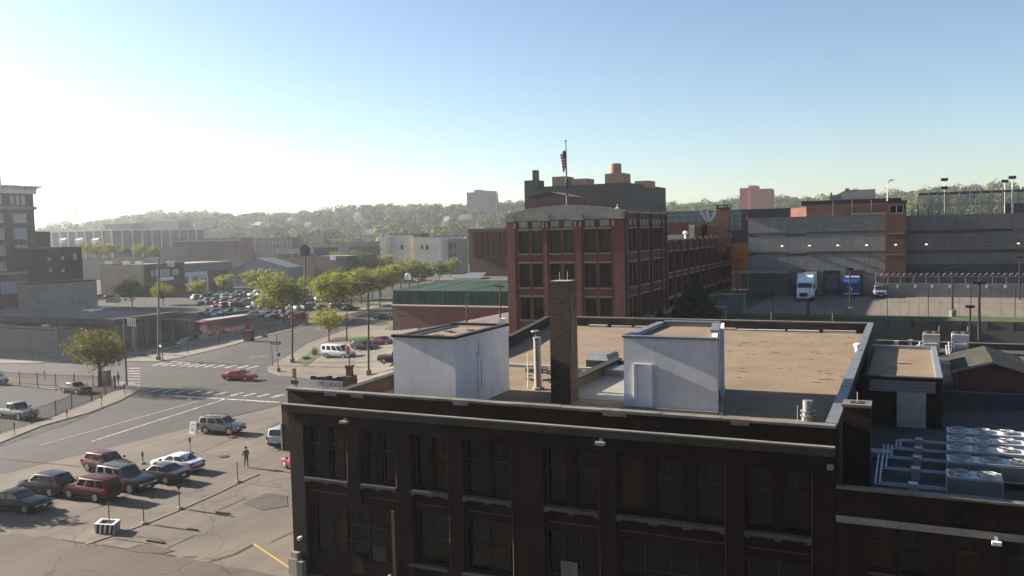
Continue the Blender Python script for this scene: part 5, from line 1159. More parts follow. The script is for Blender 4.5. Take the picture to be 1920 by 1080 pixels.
# cream apartment block
AB = thing('apartment_block', 'cream four storey apartment block with small dark windows beyond the car park trees', 'building', pY(790, 500, 330))
AYb = 330
q = MB(); xa, xb = pY(721, 450, AYb).x, pY(773, 450, AYb).x; zt = pY(745, 441, AYb).z; q.box(xa, xb, AYb, AYb + 16, 0, zt)
xc = pY(775, 450, AYb - 5).x; xd = pY(827, 450, AYb - 5).x
q.box(xc, xd, AYb - 5, AYb + 16, 0, pY(800, 444, AYb - 5).z); q.box(pY(737, 470, AYb - 3).x, xc, AYb - 3, AYb, 0, pY(750, 471, AYb).z); q.box(xa, xa + 3.4, AYb - 4, AYb, 0, pY(730, 443, AYb - 4).z)
q.build('wall', 'cream_wall', AB)
q = MB(); q.box(xc, xd, AYb - 5.02, AYb + 16, pY(800, 444, AYb - 5).z + .01, pY(800, 444, AYb - 5).z + .4); q.box(xa, xc - .1, AYb - .1, AYb + 15, zt + .01, zt + .35); q.build('coping', 'slate_blue_wall', AB)
q = MB(); xe2 = pY(857, 450, AYb + 4).x; q.box(xd + .01, xe2, AYb + 1, AYb + 14, 0, pY(840, 449, AYb).z); q.build('brick_wing', 'beige_wall', AB)
for px, py, Y in ((754, 463, AYb), (791.5, 463, AYb - 5), (801, 463, AYb - 5)):
    p = pY(px, py, Y); MB().box(p.x - .6, p.x + .6, Y - .06, Y - .003, p.z - 1.1, p.z + .9).build('window', 'slate_blue_wall', AB)
for px in (830, 838, 845, 853):
    for py in (461, 481):
        p = pY(px, py, AYb + 1); MB().box(p.x - .5, p.x + .5, AYb + .94, AYb + .997, p.z - 1.2, p.z + 1.2).build('window', 'slate_blue_wall', AB)
q = MB(); q.tube((pY(791, 444, AYb + 4).x, AYb + 4, zt - 2), (pY(791, 444, AYb + 4).x, AYb + 4, pY(791, 434, AYb + 4).z), .3, n=6); q.build('roof_pipe', 'trim_black', AB)
# glass hall with white fins (left, far)
gY = 300; ca = pY(208, 430, gY); xl_ = pY(91, 430, gY).x; zt = ca.z
GH = thing('glass_hall', 'long grey blue glass hall with evenly spaced white vertical fins', 'building', (ca.x, gY, 5))
xe = ca.x; ye = gY + 1
while True:      # far end of the flank: the point of its roof line seen at column 382
    d_ = Vector((xe, ye, zt)) - CAMP; s_ = (XC * d_.x + YC * d_.y + UP * d_.z); px_ = 960 + F * s_.x / s_.z
    if px_ > 382: break
    ye += .5
q = MB(); q.box(xl_ - 4, xe, gY, ye, 1, zt - .6); q.build('wall', 'glass_curtain', GH)
q = MB(); q.box(xl_ - 4.3, xe + .3, gY - .3, ye, zt - .6, zt); q.build('fascia', 'white_paint', GH)
for i in range(7): x = xl_ + (xe - xl_) * (i + .4) / 7.4; MB().box(x, x + .5, gY - .5, gY - .01, 1, zt - .601).build('fin', 'white_paint', GH)
for i in range(11): y = gY + (ye - gY) * i / 10; MB().box(xe + .01, xe + .5, y - .3, y + .3, 1, zt - .601).build('fin', 'white_paint', GH)
for px in (121, 151, 182):
    p = pY(px, 452, gY - 1); q = MB(); q.box(p.x - 1.7, p.x + 1.7, gY - 3, gY - .55, p.z - .9, p.z + .7); q.poly([(p.x - 1.9, gY - 3.1, p.z + .71), (p.x + 2.2, gY - 3.1, p.z + .71), (p.x + 2.0, gY - .55, p.z + 1.5), (p.x - 1.3, gY - .55, p.z + 1.5)]); q.build('hood', 'white_paint', GH)
slabbuild('low_block', 'flat pale roofed block at the foot of the glass hall', 90, 330, 484, 2, gY - 20, 10, 'roof_grey', 'roof_pale')
def many(rows):
    for r in rows: slabbuild(*r)
many((('hill_block', 'long flat dark building on the slope above the glass hall', 255, 335, 415, 5, 470, 12, 'grey_metal', 'roof_tar'), ('hill_block', 'low dark building behind the left part of the glass hall roof', 196, 248, 420, 5, 460, 12, 'dark_concrete', 'roof_tar'),
      ('white_shed', 'very long low white roofed shed below the wooded hill', 384, 492, 428, 3, 520, 30, 'roof_pale', 'roof_pale'), ('white_shed', 'small white roofed plant next to the brick mill', 384, 430, 441, 3, 430, 14, 'roof_pale', 'roof_pale'),
      ('brick_mill', 'long brown brick mill with two rows of small windows and a pale cornice', 327, 449, 447, 2.5, 330, 10, 'mid_brick', 'roof_tar'), ('brick_mill', 'darker brick mill with white framed windows joined to the pale corniced one', 450, 548, 446, 2.5, 356, 6, 'mid_brick', 'roof_tar'),
      ('low_shop', 'small low pale roofed shop between mill and blue sheds', 300, 330, 464, 2.5, 320, 8, 'grey_metal', 'roof_pale'),
      
      ('white_banded_shop', 'flat roofed shop with a white fascia and dark band of windows', 520, 590, 466, 2.5, 290, 16, 'slate_blue_wall', 'roof_tar'), ('pale_roof_shop', 'low pale roofed annex below the white banded shop', 508, 560, 484, 2.5, 270, 10, 'mid_brick', 'roof_pale'), ('brick_depot', 'long low brown brick depot carrying a white sign', 560, 650, 480, 2.5, 262, 20, 'mid_brick', 'roof_pale'), ('brick_depot', 'dark brick depot half hidden by the green trees', 652, 722, 462, 2.5, 330, 16, 'brown_brick', 'roof_pale'),
      ('grey_shed', 'grey pitched shed behind the white banded shop', 588, 632, 457, 2.5, 380, 12, 'grey_metal', 'roof_pale'), ('low_block', 'low grey industrial roof line behind the depot, below the woods', 560, 690, 455, 2.5, 470, 14, 'dark_concrete', 'roof_grey'), ('low_block', 'slate coloured low block below the woods, right of the cream apartments', 857, 880, 455, 2.5, 420, 14, 'grey_metal', 'roof_grey')))
SX = pY(270, 496, 196).x - .3
flankbuild('metal_shed', 'blue grey metal clad shed with a brown base and white door frames', SX, 346, 433, 491, 16, 2, 'bluegrey_panel', 'roof_pale')
flankbuild('brick_house', 'grey brown three storey brick house with small pale windows beside the tall tower', -206, 64, 153, 464, 16, 2, 'brown_brick')
flankbuild('dark_block', 'dark windowless block rising behind the three storey brick house', -224, 60, 93, 436, 12, 2, 'slate_blue_wall', 'roof_tar')
flankbuild('concrete_shed', 'low grey concrete walled shed below the three storey brick house', -188, 74, 181, 526, 8, 1, 'concrete', 'roof_tar')
slabbuild('dark_shop', 'two storey dark olive building with a pale roof and a small white sign', 187, 270, 496, 2.5, 196, 10, 'dark_brick', 'roof_pale', far=346)
last = lambda nm: [o for o in bpy.data.objects if o.name.startswith(nm) and o.type == 'EMPTY']
ms = last('metal_shed')[0]
FX = SX
def fl(pl, pr, pt_, pb, X, t, mt, nm, par): a, c = pX(pl, pt_, X), pX(pr, pb, X); return MB().box(X + .01, X + t, a.y, c.y, c.z, a.z).build(nm, mt, par)
fl(388, 428, 509, 548, FX, .1, 'mid_brick', 'brick_base', ms); fl(345, 387, 511, 516, FX, .5, 'white_paint', 'white_fascia', ms)
fl(352, 361, 518, 540, FX, .3, 'white_paint', 'door_frame', ms); fl(371, 390, 518, 545, FX, .3, 'white_paint', 'door_frame', ms); fl(375, 387, 521, 545, FX, .36, 'grey_metal', 'door', ms)
for mi, (pl, pr, rows, Y, wm) in enumerate(((330, 446, (460, 472), 330, 'slate_blue_wall'), (455, 548, (456, 470), 355, 'pale_glass'))):
    bm_ = last('brick_mill')[mi]
    for py in rows:
        for k in range(14): px = pl + (pr - pl) * (k + .5) / 14; p = pY(px, py + (px - pl) * -.01, Y); MB().box(p.x - .55, p.x + .55, Y - .08, Y - .013, p.z - 1.3, p.z + 1.3).build('window', wm, bm_)
q = MB(); a, c = pY(327, 452, 330).x, pY(449, 452, 330).x; z = pY(390, 451, 330).z; q.box(a, c, 329.7, 329.987, z - .3, z + .3); q.build('cornice', 'limestone', last('brick_mill')[0])
dsb = last('dark_shop')[0]; DX = pY(270, 496, 196).x + .011
for pl, pr, pt_, pb in ((283, 288, 508, 518), (291, 296, 507, 517), (300, 318, 506, 517), (323, 334, 505, 515)): w_ = fl(pl, pr, pt_, pb, DX, .12, 'white_paint', 'window', dsb); fl(pl + .8, pr - .8, pt_ + 1, pb - 1, DX + .11, .05, 'pale_glass', 'pane', w_)
fl(300, 325, 520, 524.5, DX, .2, 'white_plain', 'sign', dsb); fl(222, 224, 510, 511, DX - 30, .1, 'dark_concrete', 'vent', dsb)
q = MB(); a, c = pY(187, 500, 195.9), pY(268, 500, 195.9); q.box(a.x, c.x, 195.9, 195.985, 2, pY(230, 497, 196).z - .1); q.build('olive_front', 'dark_brick', dsb)
for px in (205, 238, 262, 320): p = pY(px, 492, 206); q = MB(); q.box(p.x - 1, p.x + 1, 205, 206.5, p.z - 1.5, p.z + .4); q.build('roof_box', 'white_paint', dsb)
bh = last('brick_house')[0]
for px, py, w, h in ((92, 486, 6, 6), (117, 484, 6, 6), (140, 481, 6, 11), (94, 507, 6, 6), (118, 507, 5, 5)): w_ = fl(px - w / 2, px + w / 2, py - h / 2, py + h / 2, -206, .1, 'white_paint', 'window', bh); fl(px - w / 2 + 1, px + w / 2 - 1, py - h / 2 + 1, py + h / 2 - 1, -205.91, .05, 'pale_glass', 'pane', w_)
wb = last('white_banded_shop')[0]; q = MB(); a, c = pY(520, 467, 290).x, pY(589, 467, 290).x; zt = pY(550, 466, 290).z; q.box(a, c, 289.6, 289.98, zt - 2.2, zt)
for k in range(6): x = a + (c - a) * k / 5; q.box(x - .2, x + .2, 289.7, 289.98, 2, zt - 2.2)
q.build('white_fascia', 'lightblue_panel', wb)
bd = last('brick_depot')[0]; a, c = pY(617, 481, 261), pY(627, 488, 261); MB().box(a.x, c.x, 261.6, 261.97, c.z, a.z).build('sign', 'white_plain', bd); MB().box(pY(587, 500, 261).x, pY(591, 500, 261).x, 261.7, 261.97, 2, pY(589, 500, 261).z).build('door', 'roof_tar', bd)
q = MB(); Yg = 240; gp_ = [pY(428, 510, Yg), pY(482, 484, Yg), pY(540, 501, Yg), pY(540, 516, Yg)]; q.poly([(pY(425, 530, Yg).x, Yg, 1), (gp_[2].x, Yg, 1), (gp_[2].x, Yg, gp_[2].z), (gp_[1].x, Yg, gp_[1].z), (gp_[0].x, Yg, gp_[0].z)]); gs = q.build('wall', 'lightblue_panel', None)
t = thing('gabled_shed', 'pale blue gabled metal shed with a shallow roof', 'building', (gp_[1].x, Yg, 2)); gs.parent = t; gs.matrix_parent_inverse = Matrix.Translation(-t.location)
q = MB()
for a, c in ((gp_[0], gp_[1]), (gp_[1], gp_[2])): q.poly([(a.x, Yg - .5, a.z), (c.x, Yg - .5, c.z), (c.x, Yg + 8, c.z), (a.x, Yg + 8, a.z)])
q.build('roof', 'bluegrey_panel', t); q = MB(); q.poly([(gp_[2].x, Yg, 1), (gp_[2].x, Yg + 8, 1), (gp_[2].x, Yg + 8, gp_[2].z), (gp_[2].x, Yg, gp_[2].z)]); q.build('wall', 'bluegrey_panel', t)
q = MB(); q.box(gp_[0].x, gp_[2].x, Yg - .2, Yg - .02, gp_[0].z - 2.4, gp_[0].z - 1.9); q.build('band', 'bluegrey_panel', t)
# tall brown office building at the left edge
TX = -214.0
def ty_(px, py=430): return pX(px, py, TX).y
def tz(py, px=40): return pX(px, py, TX).z
ye, ys_ = ty_(66), ty_(66) - 62
TB = thing('office_building', 'tall brown brick office building with a white bracketed cornice at the left edge', 'building', (TX, ye - 15, 0))
tw = []; bay = ty_(52) - ty_(9)
for r_, (pt_, pb) in enumerate(((401, 417), (428, 448), (459, 478), (489, 506))):
    for k in range(5): y1 = ty_(52) - k * bay; tw.append((y1 - (ty_(52) - ty_(25)), y1, tz(pb), tz(pt_)))
up3 = []
for k in range(5):
    for px in (23, 33.5, 43.5): y0 = ty_(px) - k * bay; up3.append((y0, y0 + 1.1, tz(384), tz(367)))
q = MB(); q.wall('x', TX, ys_, ye, -.5, tz(352), tw + up3, .35); q.box(TX - 16, TX - .4, ys_, ye - .01, -1, tz(353)); q.poly([(TX - .4, ye, -1), (TX, ye, -1), (TX, ye, tz(352)), (TX - .4, ye, tz(352))]); q.build('wall', 'mid_brick', TB)
for w in tw: win(TB, 'x', TX, *w, fr='white_paint', gl='pale_glass', cols=3, t=.14, rec=.3, sill='limestone')
for w in up3: win(TB, 'x', TX, *w, fr='white_paint', gl='pale_glass', t=.1, rec=.3)
q = MB(); cz = tz(352); q.box(TX - 16, TX + 1.6, ys_, ye + 1.6, cz + .1, cz + .5); q.box(TX + .01, TX + .6, ys_, ye + .6, cz - 1.6, cz + .099); q.box(TX - 16, TX, ye + .01, ye + .6, cz - 1.6, cz + .099)
y = ys_
while y < ye + .4: q.box(TX + .61, TX + 1.4, y, y + .4, cz - .4, cz + .098); y += 1.0
q.build('cornice', 'white_paint', TB)
q = MB(); q.box(TX + .01, TX + .5, ys_, ye + .5, tz(393), tz(387)); q.build('string_course', 'limestone', TB)
q = MB(); q.box(TX - 14, TX - 4, ys_, pX(1, 330, TX - 4).y, cz, pX(1, 318, TX - 4).z); q.build('roof_house', 'mid_brick', TB)
PX_ = TX + 5; y1 = pX(75, 540, PX_).y; gw = (pX(1, 540, PX_).y, pX(62, 540, PX_).y, pX(30, 550, PX_).z, pX(30, 527, PX_).z); zp = pX(75, 507, PX_).z
q = MB(); q.wall('x', PX_, y1 - 60, y1, -1, zp, [gw], .3); q.box(TX + .02, PX_ - .35, y1 - 60, y1 - .01, -1, zp - .02); q.build('podium', 'mid_brick', TB)
win(TB, 'x', PX_, *gw, fr='limestone', gl='pale_glass', cols=6, rows=1, t=.15)
q = MB(); q.box(PX_ + .01, PX_ + .3, y1 - 60, y1 + .2, zp - .7, zp); q.build('string_course', 'limestone', TB)
# ================================================================== BUS STATION
c0 = pz(108, 619, 4.3); cb = hit(110, 665)
BS = thing('bus_station', 'low beige bus station with a broad grey canopy roof behind the leafy corner tree', 'building', (cb.x, cb.y, 0))
bx, by = cb.x, cb.y; zt = pY(108, 619, by).z
q = MB(); q.wall('y', by, bx - 45, bx, -.2, zt); q.wall('x', bx, by, by + 30, -.2, zt); q.box(bx - 45, bx - .01, by + .4, by + 30, -.2, zt - .45); q.build('wall', 'beige_wall', BS)
q = MB(); q.box(bx - 45, bx + .15, by - .15, by + .3, zt + .001, zt + .16); q.box(bx - .3, bx + .15, by + .31, by + 30, zt + .001, zt + .16); q.build('coping', 'dark_concrete', BS)
q = MB(); q.box(bx - 45, bx - .35, by + .35, by + 16, zt - .44, zt - .4); q.build('roof', 'roof_pale', BS)
q = MB(); q.box(bx - 45, bx + 1.0, by - .35, by - .02, -.2, .55); q.build('plinth', 'beige_wall', BS)
cc = pz(214, 600, 5.6); q = MB(); cy1 = cc.y
while True:
    d_ = Vector((cc.x, cy1, 5.6)) - CAMP; s_ = (XC * d_.x + YC * d_.y + UP * d_.z)
    if 960 + F * s_.x / s_.z > 333: break
    cy1 += .5
q.box(cc.x - 50, cc.x, cc.y, cy1, 4.9, 5.6); q.build('canopy', 'roof_grey', BS)
q = MB(); q.box(cc.x - 50, cc.x + .3, cc.y - .3, cc.y - .01, 4.7, 5.75); q.box(cc.x + .01, cc.x + .3, cc.y, cy1, 4.7, 5.75); q.build('fascia', 'dark_concrete', BS)
q = MB(); q.box(cc.x - 50, cc.x - 9, cc.y + 6, cy1 - .2, 0, 4.9); q.build('waiting_hall', 'glass_curtain', BS)
for k in range(5): y = cc.y + 1 + k * (cy1 - cc.y - 2) / 4; MB().box(cc.x - .9, cc.x - .4, y - .25, y + .25, 0, 4.9).build('column', 'beige_wall', BS)
q = MB(); q.box(cc.x - 14, cc.x + 2, cy1 + .5, cy1 + 2, 0, 4.0); q.build('rear_wall', 'beige_wall', BS)
for px, py, w, h, mt in ((55, 598, 1.5, 1.3, 'white_paint'), (42, 608, 1.0, .9, 'limestone'), (85, 612, 2.0, .5, 'white_paint'), (112, 611, .8, .9, 'white_paint'), (165, 598, 3.2, 2.0, 'white_paint'), (185, 596, 3.0, 2.2, 'grey_metal')):
    p = pz(px, py, zt - .4); q = MB(); q.box(p.x - w / 2, p.x + w / 2, p.y, p.y + w * .8, zt - .42, zt - .4 + h * .8); q.box(p.x - w / 2 - .08, p.x + w / 2 + .08, p.y - .08, p.y + w * .8 + .08, zt - .4 + h * .8, zt - .4 + h * .9); q.build('roof_vent', mt, BS)
p = hit(252, 664); MB().box(p.x - .25, p.x + .25, p.y, p.y + .5, 0, 4.6).build('column', 'beige_wall', BS)
# concrete wall along the ramp
wp = P2((268, 666), (340, 654), (400, 640), (460, 624), (500, 614), (550, 602)); wt = [pY(x, y, w.y).z for (x, y), w in zip(((270, 660), (340, 647), (400, 632), (460, 616), (500, 606), (550, 595)), wp)]
q = MB()
for (a, za), (c, zc) in zip(zip(wp[:-1], wt[:-1]), zip(wp[1:], wt[1:])):
    q.poly([(a.x, a.y, -.3), (c.x, c.y, -.3), (c.x, c.y, zc), (a.x, a.y, za)]); q.poly([(a.x, a.y, za), (c.x, c.y, zc), (c.x - .35, c.y, zc), (a.x - .35, a.y, za)]); q.poly([(a.x - .35, a.y, -.3), (a.x - .35, a.y, za), (c.x - .35, c.y, zc), (c.x - .35, c.y, -.3)])
a = wp[0]; e = hit(243, 667); q.prism([(e.x, e.y), (a.x, a.y), (a.x - .3, a.y + .4), (e.x, e.y + .4)], -.3, wt[0])
e = wp[-1]; q.prism([(e.x, e.y), (e.x, e.y + .4), (-146, e.y + .8), (-146, e.y + .4)], -.3, wt[-1] + .2)
tag(q.build('concrete_wall', 'concrete'), 'grey concrete parapet wall between the street and the bus bays', 'wall')
# ================================================================== VEHICLES
def loft(b, st, mi=0):
    """st: list of rings (same point count, open at nothing); joins them and caps the ends"""
    n = len(st[0]); k = len(b.v)
    for r_ in st: b.v += [tuple(p) for p in r_]
    for i in range(len(st) - 1):
        for j in range(n): a = k + i * n + j; c = k + i * n + (j + 1) % n; b.f.append((a, c, c + n, a + n)); b.m.append(mi)
    b.f.append(tuple(k + j for j in range(n))[::-1]); b.m.append(mi); b.f.append(tuple(k + (len(st) - 1) * n + j for j in range(n))); b.m.append(mi)
def ring(x, zb, zt, w, sh=.9):
    h = zt - zb
    half = [(w * .86, zb), (w * .97, zb + h * .18), (w, zb + h * .42), (w * .985, zb + h * .72), (w * sh, zt - .02), (w * sh * .8, zt + .012)]
    return [(x, -y, z) for y, z in half] + [(x, y, z) for y, z in half[::-1]]
SPECS = {  # length, half width, height, belt, stations (x/L, zbot, ztop, width factor), glasshouse x: rear base, roof rear, roof front, screen base; wheel radius, axle x
    'sedan': dict(L=4.75, w=.91, H=1.45, belt=.93, st=[(-.5, .36, .78, .80), (-.485, .27, .93, .90), (-.40, .22, 1.0, .97), (-.2, .2, .96, 1), (.1, .2, .95, 1), (.24, .2, .93, 1), (.38, .21, .84, .97), (.47, .24, .74, .90), (.5, .33, .62, .8)], gh=(-.385, -.2, .05, .23), R=.33, ax=(-.29, .31), panes=2),
    'crossover': dict(L=4.65, w=.93, H=1.68, belt=1.06, st=[(-.5, .42, .92, .84), (-.485, .33, 1.05, .93), (-.4, .27, 1.08, .98), (-.1, .25, 1.07, 1), (.2, .25, 1.04, 1), (.36, .26, .98, .97), (.46, .3, .88, .9), (.5, .38, .7, .8)], gh=(-.475, -.37, .07, .245), R=.37, ax=(-.3, .31), panes=3),
    'suv': dict(L=4.6, w=.92, H=1.74, belt=1.08, st=[(-.5, .5, 1.05, .9), (-.49, .4, 1.1, .96), (-.3, .34, 1.1, 1), (.2, .34, 1.08, 1), (.27, .34, 1.07, .99), (.45, .36, 1.02, .95), (.49, .4, .95, .92), (.5, .48, .8, .88)], gh=(-.49, -.45, .1, .225), R=.39, ax=(-.29, .31), panes=3, rack=True),
    'bigsuv': dict(L=5.1, w=1.0, H=1.9, belt=1.18, st=[(-.5, .52, 1.14, .92), (-.49, .42, 1.2, .97), (-.3, .36, 1.2, 1), (.15, .36, 1.18, 1), (.24, .36, 1.16, .99), (.45, .38, 1.1, .96), (.49, .42, 1.02, .93), (.5, .5, .85, .9)], gh=(-.49, -.455, .06, .19), R=.42, ax=(-.28, .32), panes=3, rack=True),
    'van': dict(L=5.7, w=1.0, H=2.1, belt=1.18, st=[(-.5, .5, 1.15, .93), (-.49, .4, 1.2, .98), (-.2, .34, 1.2, 1), (.22, .34, 1.2, 1), (.3, .34, 1.16, .99), (.45, .36, 1.02, .96), (.49, .4, .92, .92), (.5, .48, .75, .88)], gh=(-.495, -.475, .17, .31), R=.38, ax=(-.27, .32), panes=4),
    'pickup': dict(L=5.6, w=.98, H=1.85, belt=1.14, st=[(-.5, .55, 1.08, .95), (-.49, .45, 1.14, .98), (-.2, .38, 1.14, 1), (-.12, .38, 1.14, 1), (.2, .36, 1.13, 1), (.28, .36, 1.11, .99), (.45, .38, 1.06, .96), (.49, .42, .98, .93), (.5, .5, .82, .9)], gh=(-.115, -.085, .1, .2), R=.42, ax=(-.3, .34), panes=2, bed=True),
}
def soften(o, w):
    bm = bmesh.new(); bm.from_mesh(o.data); bmesh.ops.remove_doubles(bm, verts=bm.verts[:], dist=.001)
    ed = [e for e in bm.edges if len(e.link_faces) == 2 and e.calc_face_angle(0) > .3]
    bmesh.ops.bevel(bm, geom=ed, offset=w, segments=2, profile=.5, affect='EDGES', clamp_overlap=True)
    for f in bm.faces: f.smooth = True
    bm.to_mesh(o.data); bm.free()
def car(kind, name, label, color, detail=True, group=None, top=None):
    color = tuple(v * (.8 if min(color) > .55 else .5) for v in color)
    s = SPECS[kind]; L, w, H, bt = s['L'], s['w'], s['H'], s['belt']
    t = thing(name, label, {'sedan': 'car', 'crossover': 'car', 'suv': 'car', 'bigsuv': 'car', 'van': 'van', 'pickup': 'pickup'}[kind], (0, 0, 0), group, local=True)
    b = MB(); loft(b, [ring(x * L, zb, zt, w * f) for x, zb, zt, f in s['st']])
    body = b.build('body', 'car_paint', t, True, 28); body.color = c4(color)
    g = [v * L for v in s['gh']]; wb, wt = w * .9, w * (.73 if kind == 'sedan' else .78); zr = H - .07
    b = MB()
    def gr(x, z0, z1, a, c): return [(x[0], -a, z0), (x[0] if x[1] is None else x[1], -c, z1), (x[0] if x[1] is None else x[1], 0, z1 + .05), (x[0] if x[1] is None else x[1], c, z1), (x[0], a, z0)]
    lo = bt - .06
    A_ = [(g[0], -wb * .95, lo), (g[1], -wt, zr), (g[1], 0, zr + .045), (g[1], wt, zr), (g[0], wb * .95, lo)]
    D_ = [(g[3], -wb * .93, lo), (g[2], -wt, zr), (g[2], 0, zr + .05), (g[2], wt, zr), (g[3], wb * .93, lo)]
    m_ = (g[1] + g[2]) / 2; mr = [(m_, -wt * 1.02, zr + .02), (m_, 0, zr + .075), (m_, wt * 1.02, zr + .02)]
    k = b.poly
    k([A_[0], A_[4], A_[3], A_[2], A_[1]]); k([D_[0], D_[1], D_[2], D_[3], D_[4]])
    k([A_[1], A_[2], mr[1], mr[0]]); k([A_[2], A_[3], mr[2], mr[1]]); k([mr[0], mr[1], D_[2], D_[1]]); k([mr[1], mr[2], D_[3], D_[2]])
    k([A_[0], A_[1], mr[0], D_[1], D_[0]]); k([A_[4], D_[4], D_[3], mr[2], A_[3]])
    cab = b.build('cabin', 'car_paint', t, True, 75); soften(cab, .07); cab.color = c4(top or color)
    def lerp(a, c, f): return tuple(a[i] + (c[i] - a[i]) * f for i in range(3))
    def pane(nm, a, b_, c, d, off, u0, u1, v0, v1):
        P = lambda u, v: Vector(lerp(lerp(a, b_, u), lerp(d, c, u), v)) + Vector(off)
        return MB().poly([P(u0, v0), P(u1, v0), P(u1, v1), P(u0, v1)]).build(nm, 'car_glass', t)
    pane('windscreen', D_[0], D_[4], D_[3], D_[1], (.012, 0, .008), .07, .93, .12, .93)
    pane('rear_window', A_[4], A_[0], A_[1], A_[3], (-.012, 0, .008), .08, .92, .16, .9)
    n_ = s['panes']
    for sd in (-1, 1):
        a, c = (A_[0], D_[0]) if sd < 0 else (A_[4], D_[4]); a2, c2 = (A_[1], D_[1]) if sd < 0 else (A_[3], D_[3])
        gap = .03
        for i in range(n_):
            f0, f1 = i / n_ + (.05 if i == 0 else gap), (i + 1) / n_ - (.05 if i == n_ - 1 else gap)
            bot = [lerp(a, c, f0), lerp(a, c, f1)]; tp = [lerp(a2, c2, f0), lerp(a2, c2, f1)]
            P = lambda q, r_, v: Vector(lerp(q, r_, v)) + Vector((0, sd * .012, .003))
            MB().poly([P(bot[0], tp[0], .14), P(bot[1], tp[1], .14), P(bot[1], tp[1], .88), P(bot[0], tp[0], .88)]).build('side_window', 'car_glass', t)
    R_, wd = s['R'], .23
    for ax_ in s['ax']:
        for sd in (-1, 1):
            x = ax_ * L; y = sd * (w * .985)
            wheel = MB().tube((x, y - sd * wd, R_), (x, y + sd * .015, R_), R_, n=16).build('wheel', 'tyre', t)
            q = MB(); q.tube((x, y + sd * .016, R_), (x, y + sd * .024, R_), R_ * .66, R_ * .6, n=12)
            if detail:
                for a in range(5): an = a * 2 * math.pi / 5; q.tube((x, y + sd * .025, R_), (x + math.cos(an) * R_ * .6, y + sd * .025, R_ + math.sin(an) * R_ * .6), .03, n=4)
            q.build('rim', 'rim', wheel)
            if detail:
                q = MB(); n2 = 12; k0 = len(q.v)
                for i in range(n2 + 1):
                    an = math.pi * i / n2; q.v += [(x + math.cos(an) * R_ * 1.02, y + sd * .008, R_ + math.sin(an) * R_ * 1.02), (x + math.cos(an) * R_ * 1.2, y + sd * .008, R_ + math.sin(an) * R_ * 1.2)]
                for i in range(n2): q.f.append((2 * i, 2 * i + 1, 2 * i + 3, 2 * i + 2)); q.m.append(0)
                q.build('wheel_arch', 'trim_black', t)
    fx_, rx_ = L / 2, -L / 2
    if detail:
        ze = s['st'][-1][2]; zr_ = s['st'][1][2]
        for sd in (-1, 1):
            q = MB(); q.box(fx_ - .2, fx_ + .012, sd * w * .5, sd * w * .8, ze - .2, ze - .03); q.build('headlight', 'head_lamp', t)
            q = MB()
            if kind in ('suv', 'bigsuv', 'van', 'crossover'): q.box(rx_ - .015, rx_ + .2, sd * w * .78, sd * w * .955, zr_ - .34, zr_ - .03)
            else: q.box(rx_ - .0, rx_ + .22, sd * w * .52, sd * w * .9, zr_ - .24, zr_ - .07)
            q.build('tail_light', 'tail_lamp', t)
            q = MB(); q.box(g[3] - .35, g[3] - .18, sd * (w + .02), sd * (w + .2), bt + .0, bt + .15); q.build('mirror', 'trim_black', t)
            q = MB()
            for k_ in range(2): q.box(-.05 - k_ * .95, .12 - k_ * .95, sd * w * .988, sd * (w * .99 + .025), bt - .16, bt - .12)
            q.build('door_handle', 'chrome', t)
            q = MB()
            for k_ in (-.72, .28, 1.2): q.box(k_ - .006, k_ + .006, sd * (w * .992), sd * (w + .004), .42, bt - .05)
            q.build('door_seam', 'trim_black', t)
        q = MB(); q.box(fx_ - .06, fx_ + .02, -w * .44, w * .44, ze - .21, ze - .02); q.build('grille', 'trim_black' if max(color) > .05 else 'galvanised', t)
        q = MB(); q.box(fx_ + .051, fx_ + .06, -.17, .17, .42, .53); q.build('number_plate', 'white_plain', t)
        q = MB(); q.box(fx_ - .1, fx_ + .05, -w * .8, w * .8, .4, .54); q.build('bumper', 'trim_black', t)
        q = MB(); q.box(rx_ - .05, rx_ + .1, -w * .84, w * .84, .42, .58); q.build('bumper', 'trim_black', t)
        q = MB(); q.box(rx_ - .065, rx_ - .051, -.17, .17, .6, .76); q.build('number_plate', 'white_plain', t)
        q = MB(); q.box(-L * .42, L * .42, -w * .93, w * .93, .17, .3); q.build('underbody', 'trim_black', t)
    if s.get('rack') and detail:
        q = MB()
        for sd in (-1, 1): q.box(g[1] + .15, g[2] - .1, sd * wt * .9 - .03, sd * wt * .9 + .03, H + .0, H + .05)
        for f_ in (.15, .4, .65, .9): x = g[1] + (g[2] - g[1]) * f_; q.box(x - .02, x + .02, -wt * .9, wt * .9, H + .02, H + .05)
        q.build('roof_rack', 'trim_black', t)
    if s.get('bed'):
        q = MB(); q.box(-L * .49, -L * .125, -w * .8, w * .8, 1.13, 1.158); q.build('bed_liner', 'trim_black', t)
    return t
def put(t, px, py, heading, px2=None):
    """stand a vehicle on the ground under pixel (px, py); heading in degrees from +X, counter-clockwise"""
    p = hit(px, py); t.location = (p.x, p.y, p.z + .05); t.rotation_euler = (0, 0, R(heading)); return t
